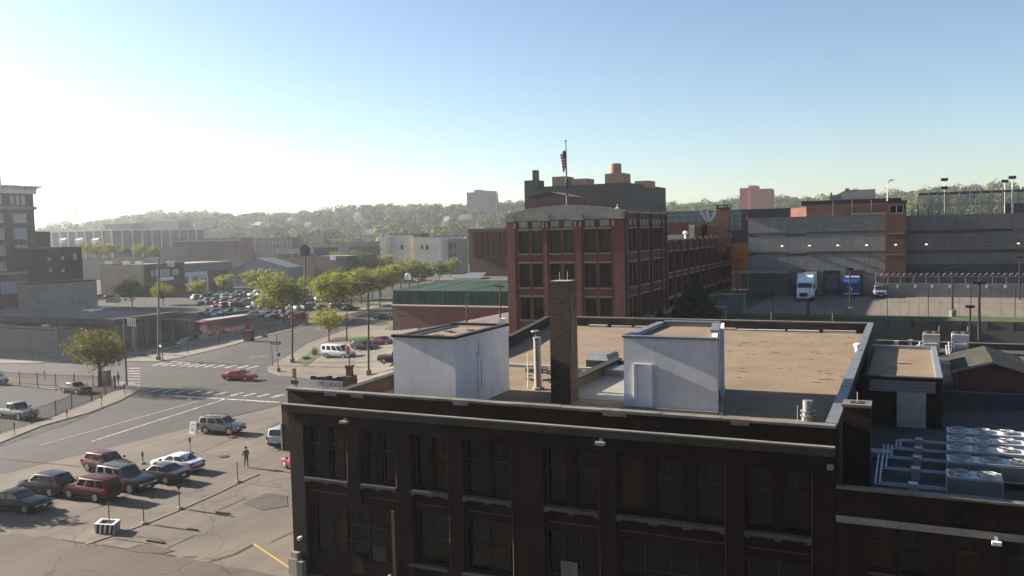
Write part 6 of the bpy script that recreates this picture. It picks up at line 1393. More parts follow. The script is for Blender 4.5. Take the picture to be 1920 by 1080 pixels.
near = [  # kind, label, colour, px, py, heading
    ('sedan', 'red car crossing the intersection by itself', (.8, .02, .03), 450, 713, 8, 'moving_car', None),
    ('suv', 'silver boxy estate car beside the white sandwich board', (.54, .53, .5), 417, 812, 8, 'parked_car', None),
    ('sedan', 'white saloon parked farthest from the camera in its row, boot towards the meters', (.72, .72, .74), 333, 881, 180, 'parked_car', None),
    ('sedan', 'dark grey saloon parked between the white saloon and the black off-roader with the rack', (.075, .08, .085), 304, 901, 180, 'parked_car', None),
    ('bigsuv', 'black off-roader with sun glare painted into its roof and a rack facing the meters', (.02, .022, .028), 237, 917, -2, 'parked_car', (.12, .12, .125)),  # lighter cabin colour stands for sun glare on a black roof
    ('crossover', 'dark red rounded crossover behind the black off-roader with the rack', (.2, .02, .025), 202, 884, -4, 'parked_car', None),
    ('suv', 'boxy bright red off-roader with black arches and a spare at its back', (.24, .015, .03), 174, 934, 181, 'parked_car', None),
    ('crossover', 'black crossover left of the boxy red off-roader', (.028, .028, .036), 88, 924, 183, 'parked_car', None),
    ('sedan', 'black saloon cut by the left edge of the picture', (.018, .018, .024), 36, 955, 8, 'parked_car', None),
    ('pickup', 'silver pickup truck in the fenced car park', (.4, .41, .43), 32, 784, -4, 'pickup_truck', None),
    ('sedan', 'maroon saloon under the leafy corner tree', (.14, .018, .03), 143, 737, -6, 'parked_car', None),
    ('crossover', 'white car cut by the left edge behind the iron fence', (.6, .6, .6), -13, 720, 0, 'parked_car', None),
    ('bigsuv', 'white estate car half hidden behind the brown brick corner', (.6, .6, .6), 543, 831, 100, 'parked_car', None),
    ('sedan', 'crimson car with only its nose showing past the brick corner', (.4, .02, .05), 568, 881, 158, 'parked_car', None),
    ('van', 'white passenger van on the concrete lot by the grass island', (.72, .72, .72), 634, 671, -3, 'passenger_van', None),
    ('crossover', 'dark green grey car parked behind the white van', (.035, .045, .05), 685, 657, -4, 'parked_car', None),
    ('sedan', 'red car partly hidden by the white brick penthouse', (.22, .015, .02), 718, 647, -5, 'parked_car', None),
    ('pickup', 'black pickup truck with only its bed showing past the white penthouse', (.018, .018, .018), 746, 682, 4, 'pickup_truck', None),
    ('sedan', 'dark car on the side street below the netted annex', (.05, .06, .06), 722, 600, 10, 'parked_car', None),
    ('sedan', 'dark car driving on the far street above the lot trees', (.04, .05, .055), 574, 524, 14, 'moving_car', None),
    ('bigsuv', 'pale blue grey van parked by the pale blue shed', (.35, .38, .42), 540, 515, 10, 'parked_car', None),
    ('sedan', 'silver car whose roof shows over the concrete wall, nearer the corner', (.5, .5, .5), 351, 648.3, 100, 'parked_car', None),
    ('sedan', 'silver car whose roof shows over the concrete wall, right below the red coach', (.5, .52, .52), 391, 639, 100, 'parked_car', None),
    ('crossover', 'dark car half hidden by the cream apartments, at the far kerb', (.04, .045, .05), 861, 510, 90, 'parked_car', None),
]
protos = {}
for kind, lb, colr, px, py, hd, nm, top in near:
    t = car(kind, nm, lb, colr, True, None, top); put(t, px, py, hd)
lib = last('parked_car')
rj = [o for o in lib if 'spare' in o['label']][0]
sw = MB().lathe([(.1, -.09), (.34, -.1), (.36, 0), (.34, .1), (.1, .12)], (0, 0, 0), 16).build('spare_wheel', 'tyre', rj); sw.location = (-2.38, 0, .95); sw.rotation_euler = (0, R(-90), 0)
# crowded car park: rows of simple cars
tmpl = {}
for k in ('sedan', 'crossover', 'suv', 'bigsuv'): tmpl[k] = car(k, 'parked_car', 'tmp', (.5, .5, .5), False)
note_kids()
names = {'sedan': 'saloon', 'crossover': 'hatchback', 'suv': 'boxy estate car', 'bigsuv': 'large off-roader'}
pal = [('white', (.68, .68, .68)), ('silver', (.42, .43, .44)), ('pale grey', (.3, .31, .32)), ('dark blue', (.03, .05, .12)), ('black', (.02, .02, .022)), ('dark grey', (.07, .075, .08)), ('red', (.28, .015, .02)), ('dark green', (.03, .06, .045)), ('tan', (.3, .24, .16))]
rr = random.Random(11); ords = ['first', 'second', 'third', 'fourth', 'fifth', 'sixth', 'seventh', 'eighth', 'ninth', 'tenth', 'eleventh', 'twelfth', 'thirteenth', 'fourteenth', 'fifteenth', 'sixteenth', 'seventeenth', 'eighteenth', 'nineteenth', 'twentieth']
used = set(); ROWS = [((388, 592), (560, 598), 13), ((395, 579), (655, 583), 16), ((388, 571), (560, 573), 13), ((375, 562), (640, 566), 16), ((380, 556), (560, 556), 12), ((470, 551), (640, 549), 10)]
def drop(px, py, kind, hd, label, color, grp):
    p = hit(px, py); r = tmpl[kind]
    if kind not in used: used.add(kind); o = r; o.location = p; o.rotation_euler = (0, 0, R(hd)); o['label'] = label; o['group'] = grp
    else: o = dup(r, p, R(hd), label, grp)
    for ch in o.children: ch.color = c4(tuple(v * (.8 if min(color) > .55 else .5) for v in color))
    o.location.z += .06
for ri, (a, c, n_) in enumerate(ROWS):
    for i in range(n_):
        if rr.random() < .1: continue
        f = i / (n_ - 1); k = rr.choice(['sedan', 'sedan', 'crossover', 'crossover', 'suv', 'bigsuv']); cn, cc_ = rr.choice(pal if ri else pal[:7])
        drop(a[0] + (c[0] - a[0]) * f + rr.uniform(-1.5, 1.5), a[1] + (c[1] - a[1]) * f, k, (-108 if ri % 2 == 0 else 72) + rr.uniform(-3, 3), '%s %s, %s from the bus station, %s row of the lot' % (cn, names[k], ords[i], ords[ri]), cc_, 'cars in the full car park')
for i, (px, py, k, ci, lb) in enumerate(((118, 567, 'sedan', 1, 'silver saloon beneath the pale wall of the low shed'), (160, 563, 'sedan', 6, 'red saloon in the shade below the low concrete shed'), (176, 562, 'crossover', 6, 'red hatchback right of the red saloon below the shed'), (188, 561, 'crossover', 0, 'white hatchback beside the two red cars below the shed'), (210, 563, 'crossover', 7, 'dark green hatchback near the shaded tree'), (130, 570, 'sedan', 4, 'black saloon nearest the podium of the tall office building'), (212, 567, 'sedan', 1, 'silver saloon in front of the dark green hatchback'), (350, 537, 'bigsuv', 5, 'dark off-roader at the white framed doors of the metal shed'), (352, 541, 'sedan', 0, 'white saloon in front of the off-roader at the white framed doors'), (500, 524, 'sedan', 5, 'dark saloon parked on the far street below the pale blue shed'), (492, 528, 'crossover', 4, 'black hatchback on the far street, end of its row'))):
    drop(px, py, k, rr.choice((10, 190)) + rr.uniform(-4, 4), lb, pal[ci][1], 'cars parked by the sheds')
# coach -----------------------------------------------------------------
BX, BY0 = -127.3, 125.3
t = thing('coach', 'red coach with a white roof and large silver swooshes leaving the bus bays', 'bus', (BX, BY0, 0))
w, Lb, Hb = 1.3, 13.6, 3.65
def br(y, zb, zt, ww, dy=0):
    pts = [(-ww, zb), (-ww, zt - .3), (-ww * .9, zt - .06), (-ww * .6, zt), (ww * .6, zt), (ww * .9, zt - .06), (ww, zt - .3), (ww, zb)]
    return [(BX + a, BY0 + y + (dy * (z - zb) / (zt - zb)), z) for a, z in pts]
b = MB(); loft(b, [br(0, .4, Hb - .25, w * .95, .35), br(.35, .32, Hb, w, .2), br(Lb - .1, .32, Hb, w), br(Lb, .4, Hb - .1, w * .97)]); b.build('body', 'bus_red', t, True, 30)
b = MB(); b.box(BX - w * .62, BX + w * .62, BY0 + 2.1, BY0 + Lb - .3, Hb - .02, Hb + .12); b.box(BX + w * .62, BX + w * .86, BY0 + 2.1, BY0 + Lb - .3, Hb - .06, Hb + .05); b.build('roof_panel', 'bus_white', t)
b = MB(); b.box(BX + w + .001, BX + w + .02, BY0 + 1.5, BY0 + Lb - .6, 1.75, 3.2); b.build('side_window', 'bus_window', t)
b = MB()
for k in range(1, 7): y = BY0 + 1.5 + k * 1.62; b.box(BX + w + .021, BX + w + .03, y - .03, y + .03, 1.75, 3.2)
b.build('window_bar', 'trim_black', t)
b = MB(); b.poly([(BX - w * .88, BY0 + .12, 1.3), (BX + w * .88, BY0 + .12, 1.3), (BX + w * .86, BY0 + .25, 2.9), (BX - w * .86, BY0 + .25, 2.9)]); b.build('windscreen', 'teal_glass', t)
b = MB(); b.box(BX - w * .9, BX + w * .9, BY0 - .02, BY0 + .1, .5, 1.2); b.build('front_panel', 'trim_black', t)
for s in (-1, 1): MB().box(BX + s * w * .65, BX + s * w * .85, BY0 - .05, BY0 - .021, .75, .95).build('headlight', 'head_lamp', t)
b = MB(); b.tube((BX + w * .95, BY0 + .3, 2.9), (BX + w * 1.2, BY0 - .35, 2.7), .04, n=5); b.box(BX + w * 1.1, BX + w * 1.3, BY0 - .45, BY0 - .3, 1.9, 2.7); b.build('mirror', 'white_paint', t)
b = MB()
for k in range(4):
    y = BY0 + 1.4 + k * 1.25; prof = [(0, .45), (.18, 1.0), (.55, 1.5), (1.15, 1.78), (1.1, 1.3), (.85, .9), (.75, .45)]
    if k == 3: prof = [(0, .45), (.18, 1.0), (.55, 1.5), (1.15, 1.78), (.7, 1.45), (.35, 1.0), (.2, .45)]
    b.poly([(BX + w + .022 + .001 * k, y + a, z) for a, z in prof])
b.build('swoosh', 'bus_silver', t)
MX = Matrix(((0, 0, 1, BX + w + .03), (1, 0, 0, BY0 + 9.1), (0, 1, 0, 1.2), (0, 0, 0, 1)))
text_mesh('lettering', 'TRAILWAYS', 'bus_white', 1.12, MX, t, .004, .25)
for y in (2.6, 10.6, 11.8):
    for s in (-1, 1): MB().tube((BX + s * (w - .25), BY0 + y, .5), (BX + s * (w + .01), BY0 + y, .5), .5, n=16).build('wheel', 'tyre', t)
# lorry, blue refuse lorry, pickup at the docks ---------------------------------
p = pz(1505, 566, 8.05); tx, ty = p.x + .1, p.y + .2
t = thing('lorry', 'white articulated lorry backed into the first loading dock', 'lorry', (tx, ty, 8.06)); z0 = 8.06
d0 = docks[0]; rear = Vector(((d0[0] + d0[1]) / 2, JY - .35, 0)); 
def ox(y): return tx + (rear.x - tx) * (y - ty) / (rear.y - ty)
b = MB(); ya, yb = ty + 5.4, JY - .35; b.prism([(ox(ya) - 1.28, ya), (ox(ya) + 1.28, ya), (ox(yb) + 1.28, yb), (ox(yb) - 1.28, yb)], z0 + 1.15, z0 + 4.05); b.build('trailer', 'truck_white', t)
b = MB(); b.prism([(ox(ya) - 1.2, ya + .1), (ox(ya) + 1.2, ya + .1), (ox(yb) + 1.2, yb - .1), (ox(yb) - 1.2, yb - .1)], z0 + 4.051, z0 + 4.07); b.prism([(ox(ya) - 1.0, ya + .2), (ox(ya) + 1.0, ya + .2), (ox(yb) + 1.0, yb - .1), (ox(yb) - 1.0, yb - .1)], z0 + .8, z0 + 1.149); b.build('chassis', 'roof_grey', t)
b = MB(); b.box(ox(ya) - .6, ox(ya) + .6, ya - .12, ya - .005, z0 + 2.9, z0 + 3.7); b.build('refrigerator_unit', 'trim_black', t)
def tring(y, zb, zt, ww, sl=0): return [(tx - ww, ty + y, zb), (tx - ww, ty + y + sl, zt - .12), (tx - ww * .85, ty + y + sl, zt), (tx + ww * .85, ty + y + sl, zt), (tx + ww, ty + y + sl, zt - .12), (tx + ww, ty + y, zb)]
b = MB(); loft(b, [tring(0, z0 + .55, z0 + 1.45, .95, .12), tring(.3, z0 + .5, z0 + 1.7, 1.05), tring(1.7, z0 + .5, z0 + 1.95, 1.15), tring(1.75, z0 + .5, z0 + 2.0, 1.2)]); loft(b, [tring(1.76, z0 + .5, z0 + 2.9, 1.2, .5), tring(2.6, z0 + .5, z0 + 3.6, 1.22, .3), tring(4.3, z0 + .5, z0 + 3.85, 1.22)]); b.build('cab', 'truck_white', t, True, 30)
b = MB(); b.poly([(tx - 1.05, ty + 1.72, z0 + 2.02), (tx + 1.05, ty + 1.72, z0 + 2.02), (tx + .98, ty + 2.06, z0 + 2.72), (tx - .98, ty + 2.06, z0 + 2.72)]); b.build('windscreen', 'car_glass', t)
b = MB(); b.box(tx - .6, tx + .6, ty - .03, ty + .05, z0 + .75, z0 + 1.35); b.build('grille', 'trim_black', t); b = MB(); b.box(tx - 1.12, tx + 1.12, ty - .2, ty + .1, z0 + .35, z0 + .65); b.build('bumper', 'chrome', t)
for s in (-1, 1):
    MB().box(tx + s * .68, tx + s * .95, ty - .01, ty + .1, z0 + 1.0, z0 + 1.25).build('headlight', 'head_lamp', t); MB().box(tx + s * 1.3, tx + s * 1.5, ty + 1.7, ty + 1.82, z0 + 1.9, z0 + 2.6).build('mirror', 'trim_black', t)
    for y in (1.0, 4.6, 5.9, JY - ty - 3.5, JY - ty - 2.3): x = tx if y < 5 else ox(ty + y); MB().tube((x + s * .85, ty + y, z0 + .5), (x + s * 1.2, ty + y, z0 + .5), .5, n=14).build('wheel', 'tyre', t)
p = pz(1597, 556, 8.05); tx, ty = p.x, p.y
t = thing('refuse_lorry', 'blue container lorry backed into the third loading dock', 'lorry', (tx, ty, 8.06))
b = MB(); loft(b, [[(tx + a * 1.3, ty + y, z0 + z) for a, z in ((-1, .55), (-1, zt - .1), (-.9, zt), (.9, zt), (1, zt - .1), (1, .55))] for y, zt in ((0, 2.2), (.25, 2.45), (1.2, 2.75), (1.25, 3.0), (JY - ty - .6, 3.1))]); b.build('container', 'truck_blue', t, True, 30)
b = MB(); b.box(tx - 1.1, tx + 1.1, ty + 1.1, ty + 2.2, z0 + 2.96, z0 + 3.2); b.build('cover', 'bus_white', t); b = MB(); b.box(tx - .25, tx + .1, ty - .02, ty - .005, z0 + .9, z0 + 1.4); b.box(tx - 1.2, tx + 1.2, ty - .1, ty + .2, z0 + .35, z0 + .54); b.build('front_plate', 'white_paint', t)
for s in (-1, 1):
    for y in (1.0, JY - ty - 2.0): MB().tube((tx + s * .9, ty + y, z0 + .5), (tx + s * 1.25, ty + y, z0 + .5), .5, n=14).build('wheel', 'tyre', t)
t = car('pickup', 'pickup_truck', 'silver pickup with an amber light bar beside the concrete retaining wall', (.4, .42, .46)); p = pz(1648, 559, 8.05); t.location = (p.x, p.y + 2.6, 8.07); t.rotation_euler = (0, 0, R(-84))
MB().box(.2, .5, -.6, .6, 1.83, 1.95).build('light_bar', 'signal_orange', t)
# ================================================================== STREET FURNITURE AND PEOPLE
def post(px, pyb, pyt, label, kind='meter', mt='dark_pole', name='parking_meter', group='meters and posts', r=.035):
    p = hit(px, pyb); z = pY(px, pyt, p.y).z; t = thing(name, label, name.replace('_', ' '), p, group)
    MB().tube((p.x, p.y, p.z), (p.x, p.y, z - .2), r, n=7).build('pole', mt, t)
    q = MB()
    if kind == 'meter': q.box(p.x - .1, p.x + .1, p.y - .07, p.y + .07, z - .2, z - .03); q.tube((p.x, p.y - .07, z - .03), (p.x, p.y + .07, z - .03), .1, n=10); q.build('head', 'trim_black', t)
    elif kind == 'plate': q.box(p.x - .13, p.x + .13, p.y - .02, p.y + .02, z - .45, z); q.build('plate', 'coping', t)
    elif kind == 'bare': q.tube((p.x, p.y, z - .2), (p.x, p.y, z), r, r * .6, n=6); q.build('top', mt, t)
    return t, p
for a in ((337, 955, 911, 'square headed meter post on a stone block, nearest the brown building', 'meter', 'dark_pole'), (270, 983, 937, 'thin meter post on a stone block, nearest the striped planter', 'plate', 'dark_pole'), (446, 905, 866, 'thin tilted post at the far end of the low kerb', 'bare', 'rusty'), (268, 870, 847, 'thin post with a small plate behind the black off-roader with the rack', 'plate', 'rusty'), (357, 850, 820, 'rusty thin post right of the white saloon', 'plate', 'rusty'), (104, 935, 904, 'red striped post with a white cap beside the boxy red off-roader', 'plate', 'sign_red')):
    t, p = post(*a)
    if a[0] != 104: MB().lathe([(.24, 0), (.22, .14), (.1, .18)], (p.x, p.y, p.z), 9).build('footing', 'concrete', t)
for a in ((28, 817, 792, 'kerb post with a white plate nearest the left picture edge', 'plate', 'dark_pole'), (126, 790, 768, 'kerb post with a white plate beside the silver pickup', 'plate', 'dark_pole'), (191, 765, 741, 'dark kerb post halfway along the iron fence', 'plate', 'dark_pole'), (234, 743, 721, 'dark kerb post at the corner near the person in teal', 'meter', 'dark_pole'), (353, 664, 637, 'dark post at the kerb nearest the traffic light below the concrete wall', 'plate', 'dark_pole'), (410, 649, 633, 'dark post at the kerb below the red coach', 'plate', 'dark_pole'), (506, 624, 609, 'dark post at the kerb between bin and wall end', 'plate', 'dark_pole'), (61, 678, 646, 'pale sign post before the beige wall', 'plate', 'grey_pole'), (84, 713, 697, 'short dark meter on the pavement behind the iron fence', 'meter', 'dark_pole'), (662, 651, 638, 'small white tipped post behind the grass island', 'bare', 'white_paint')):
    post(*a[:3], a[3], a[4], a[5])
t, p = post(511, 686, 651, 'dark leaning post at the corner kerb', 'bare', 'dark_pole', 'leaning_post', None, .05)
# sandwich board, orange footed post, manhole-side planter
p = hit(364, 813); t = thing('sandwich_board', 'white folding sandwich board leaning at the street edge beside the silver estate car', 'sign', p)
for s, nm in ((-1, 'panel'), (1, 'panel')):
    q = MB(); y = p.y + s * .3
    q.poly([(p.x - .4, y, 0), (p.x + .4, y, 0), (p.x + .4, p.y + s * .03, 1.25), (p.x - .4, p.y + s * .03, 1.25)]); q.poly([(p.x - .4, y + .03, 0), (p.x - .4, p.y + s * .03 + .03, 1.25), (p.x + .4, p.y + s * .03 + .03, 1.25), (p.x + .4, y + .03, 0)]); q.build('panel', 'white_plain', t)
q = MB()
for k in range(4): z = .35 + k * .2; q.box(p.x - .25 + .05 * (k % 2), p.x + .25 - .08 * (k % 3), p.y - .3 + z * .21 - .03, p.y - .3 + z * .21 - .015, z, z + .07)
q.build('print', 'trim_black', t)
p = hit(435, 821); t = thing('marker_post', 'rusty post in an orange foot in front of the silver estate car', 'post', p)
MB().tube(p, (p.x, p.y, 1.45), .05, n=8).build('pole', 'rusty', t); MB().box(p.x - .32, p.x + .32, p.y - .25, p.y + .25, .03, .16).build('foot', 'signal_orange', t); MB().box(p.x - .1, p.x + .1, p.y - .03, p.y - .0, 1.2, 1.5).build('plate', 'rusty', t)
a, c, e = hit(177, 1001), hit(214, 1003), hit(229, 990)
t = thing('planter', 'red and white striped concrete planter full of soil', 'planter', a); ux = (c - a); uy = (e - c); uy = uy.normalized() * 1.15; zt = .68
def quadp(f0, f1, z): return [a + ux * f0 + uy * f0, a + ux * f1 + uy * f0, a + ux * f1 + uy * f1, a + ux * f0 + uy * f1]
q = MB(); bq, tq = quadp(.04, .96, 0), quadp(0, 1, 0); iq = quadp(.14, .86, 0)
B4 = [(v.x, v.y, 0) for v in bq]; T4 = [(v.x, v.y, zt) for v in tq]; I4 = [(v.x, v.y, zt) for v in iq]; I5 = [(v.x, v.y, zt - .15) for v in iq]
for i in range(4):
    j = (i + 1) % 4; q.poly([B4[i], B4[j], T4[j], T4[i]]); q.poly([T4[i], T4[j], I4[j], I4[i]]); q.poly([I4[i], I4[j], I5[j], I5[i]])
q.build('box', 'white_paint', t); MB().poly(I5).build('soil', 'mulch', t)
q = MB()
for (i, j) in ((0, 1), (1, 2)):
    nrm = Vector(((bq[j] - bq[i]).y, -(bq[j] - bq[i]).x, 0)).normalized() * .006
    for k in range(4):
        f0, f1 = .06 + k * .25, .19 + k * .25; L_ = lambda f, z, s: Vector(B4[i]).lerp(Vector(B4[j]), f).lerp(Vector(T4[i]).lerp(Vector(T4[j]), min(1, f + s)), z) + nrm
        q.poly([L_(f0, .02, 0), L_(f1, .02, 0), L_(f1, .96, .09), L_(f0, .96, .09)])
q.build('stripe', mat('maroon_paint', (.16, .04, .045), (.11, .03, .035), 3, .8).name, t)
m = (a + c) / 2 + uy * .5; MB().tube((m.x + .2, m.y, .7), (m.x + .2, m.y, 2.1), .035, n=6).build('post', 'rusty', t)
# traffic lights, street name sign, bin, cabinet
def signal(px, pyb, pyt, pyh, label, body='dark_pole', face=-90, lit=False, hm='trim_black', Y=None):
    p = hit(px, pyb) if Y is None else pY(px, pyb, Y); z = pY(px, pyt, p.y).z; zh = pY(px, pyh, p.y).z
    t = thing('traffic_light', label, 'traffic light', p, 'traffic lights of the crossing')
    MB().tube((p.x, p.y, p.z - .05), (p.x, p.y, z), .09, .07, n=8).build('pole', body, t)
    q = MB(); h = max(.9, min(1.2, z - zh)); q.box(p.x - .2, p.x + .2, p.y - .32, p.y - .1, z - h, z); hd = q.build('signal_head', hm, t)
    for k in range(3):
        zc = z - h * (k + .5) / 3; a = R(face); d = Vector((math.cos(a), math.sin(a), 0)); c_ = Vector((p.x, p.y - .21, zc)) + d * (.12 if abs(d.y) > .5 else .21)
        q = MB(); q.tube(c_, c_ + d * .02, h / 3 * .36, n=12); q.build('lens', ('tail_lamp', 'signal_orange', 'lamp_green')[k] if (k < 2 or lit) else 'trim_black', hd)
        q = MB(); n_ = 8; r_ = h / 3 * .4; s = Vector((-d.y, d.x, 0))
        for i in range(n_):
            a0, a1 = math.pi * i / n_, math.pi * (i + 1) / n_
            v0 = c_ + s * math.cos(a0) * r_ + Vector((0, 0, math.sin(a0) * r_)); v1 = c_ + s * math.cos(a1) * r_ + Vector((0, 0, math.sin(a1) * r_)); q.poly([v0, v1, v1 + d * .2, v0 + d * .2])
        q.build('visor', hm, hd)
    return t
signal(305, 677, 637, 650, 'traffic light showing green on a pale pole by the tall grey lamp pole', 'grey_pole', -70, True)
signal(656, 703, 649, 668, 'orange backed traffic light on a pole in front of the white van', 'wood_post', 180, False, 'signal_orange')
t = signal(556, 745, 690, 708, 'orange traffic light just above the corner of the brown parapet', 'dark_pole', 180, False, 'signal_orange')
p = t.location; z = pY(556, 716, p.y).z; MB().box(p.x - .45, p.x + .45, p.y - .4, p.y - .12, z - .25, z + .25).build('crossing_signal', 'trim_black', t)
p = hit(522, 698); t = thing('street_sign', 'pole with a green street name sign and a white arrow sign on a concrete foot', 'sign', p)
zt = pY(519, 627, p.y).z; MB().tube(p, (p.x - .1, p.y, zt), .07, n=8).build('pole', 'grey_pole', t); MB().lathe([(.34, -.1), (.3, .55), (.2, .7)], p, 12).build('footing', 'concrete', t)
z = pY(518, 643, p.y).z; a, c = pY(508, 643, p.y).x, pY(528, 643, p.y).x; g = MB().box(a, c, p.y - .13, p.y - .1, z - .22, z + .22).build('name_plate', 'sign_green', t)
text_mesh('lettering', 'Jackson St', 'white_plain', .3, Matrix.Translation(((a + c) / 2, p.y - .135, z)) @ MV, g)
z = pY(519, 666, p.y).z; q = MB().box(p.x - .38, p.x + .1, p.y - .13, p.y - .1, z - .42, z + .42).build('arrow_plate', 'white_plain', t)
a_ = MB(); x = p.x - .14; a_.poly([(x - .04, p.y - .134, z - .28), (x + .04, p.y - .134, z - .28), (x + .04, p.y - .134, z + .1), (x - .04, p.y - .134, z + .1)]); a_.poly([(x - .13, p.y - .1345, z + .08), (x + .13, p.y - .1345, z + .08), (x, p.y - .1345, z + .3)]); a_.build('arrow', 'trim_black', q)
MB().box(p.x + .12, p.x + .42, p.y - .2, p.y + .05, z - .1, z + .32).build('crossing_signal', 'trim_black', t)
zz = pY(498, 629, p.y + 1).z; a, c = pY(491, 629, p.y + .1).x, pY(502, 629, p.y + .1).x; MB().box(a, c, p.y + .08, p.y + .11, zz - .2, zz + .2).build('name_plate', 'sign_green', t); q = MB(); q.tube((c, p.y + .09, zz), (p.x - .1, p.y + .09, zz + .05), .025, n=5); q.build('bracket', 'grey_pole', t)
p = hit(467, 640); t = thing('litter_bin', 'big black litter bin with a green sided base on the pavement below the coach', 'bin', p)
MB().box(p.x - .95, p.x + .95, p.y - .5, p.y + .5, p.z + .15, p.z + 1.95).build('body', 'trim_black', t); MB().box(p.x - 1.0, p.x + 1.0, p.y - .55, p.y + .55, p.z + 1.951, p.z + 2.1).build('lid', 'black_metal', t); MB().box(p.x - .9, p.x - .2, p.y - .53, p.y - .5, p.z + .2, p.z + .7).build('panel', 'sign_green', t)
p = hit(238, 724); zt = pY(235, 598, p.y).z; t = thing('traffic_mast', 'tall grey mast with a ribbed pale sign box, behind the leafy corner tree', 'mast', p)
MB().tube(p, (p.x, p.y, zt), .13, .1, n=8).build('pole', 'grey_pole', t)
z = pY(247, 604, p.y).z; a, c = pY(240, 604, p.y).x, pY(257, 604, p.y).x; q = MB(); q.box(a, c, p.y - .1, p.y - .02, z - .45, z + .45); sb = q.build('sign_box', 'trim_black', t); q = MB()
for k in range(5): x = a + (c - a) * (k + .15) / 5; q.box(x, x + (c - a) * .1, p.y - .14, p.y - .101, z - .42, z + .42)
q.box(a, c, p.y - .14, p.y - .101, z + .42, z + .52); q.box(a, c, p.y - .14, p.y - .101, z - .52, z - .42); q.build('ribs', 'white_paint', sb)
p = hit(201, 724); tag(MB().box(p.x - .45, p.x + .45, p.y - .35, p.y + .35, .1, 2.1).box(p.x - .5, p.x + .5, p.y - .4, p.y + .4, 2.1, 2.2).build('signal_cabinet', 'grey_metal'), 'grey traffic signal cabinet behind the fence corner under the leafy tree', 'cabinet')
# iron fences of the left car park
def iron_fence(name, label, pts, h=1.75):
    w0 = P2(*pts); t = thing(name, label, 'fence', w0[0]); bars = MB(); rails = MB(); acc = 0
    for a, c in zip(w0[:-1], w0[1:]):
        d = c - a; L_ = d.length; n_ = max(1, round(L_ / 3.2))
        for i in range(n_): q = a + d * (i / n_); MB().box(q.x - .04, q.x + .04, q.y - .04, q.y + .04, 0, h + .12).build('post', 'black_metal', t)
        k = int(L_ / .22)
        for i in range(k): q = a + d * (i / k); bars.tube((q.x, q.y, .1), (q.x, q.y, h), .016, n=4)
        for z in (.2, h - .15): rails.tube((a.x, a.y, z), (c.x, c.y, z), .03, n=4)
    MB().box(c.x - .08, c.x + .08, c.y - .08, c.y + .08, 0, h + .15).build('post', 'black_metal', t)
    bars.build('bars', 'black_metal', t); rails.build('rail', 'black_metal', t); return t
iron_fence('iron_fence', 'black iron railing along the rear of the left car park, ending at the corner tree', ((-90, 718), (37, 721), (105, 726), (175, 728), (216, 731)))
iron_fence('iron_fence', 'black iron railing following the pavement in front of the silver pickup', ((216, 734), (198, 742), (172, 753), (135, 767), (105, 781), (60, 797), (0, 815), (-90, 845)))
for i, (p0, p1_) in enumerate((((105, 732), (75, 729)), ((72, 728), (40, 725)), ((36, 724), (4, 722)))):
    a, c = hit(*p0), hit(*p1_); d = (a - c).normalized(); s = Vector((-d.y, d.x, 0)) * .12
    tag(MB().prism([(v.x, v.y) for v in (a - s, c - s, c + s, a + s)], .03, .2).build('wheel_stop', 'pale_concrete'), ('pale wheel stop in front of the maroon saloon', 'pale wheel stop between the other two along the iron railing', 'pale wheel stop nearest the left picture edge')[i], 'wheel stop', 'wheel stops along the railing')
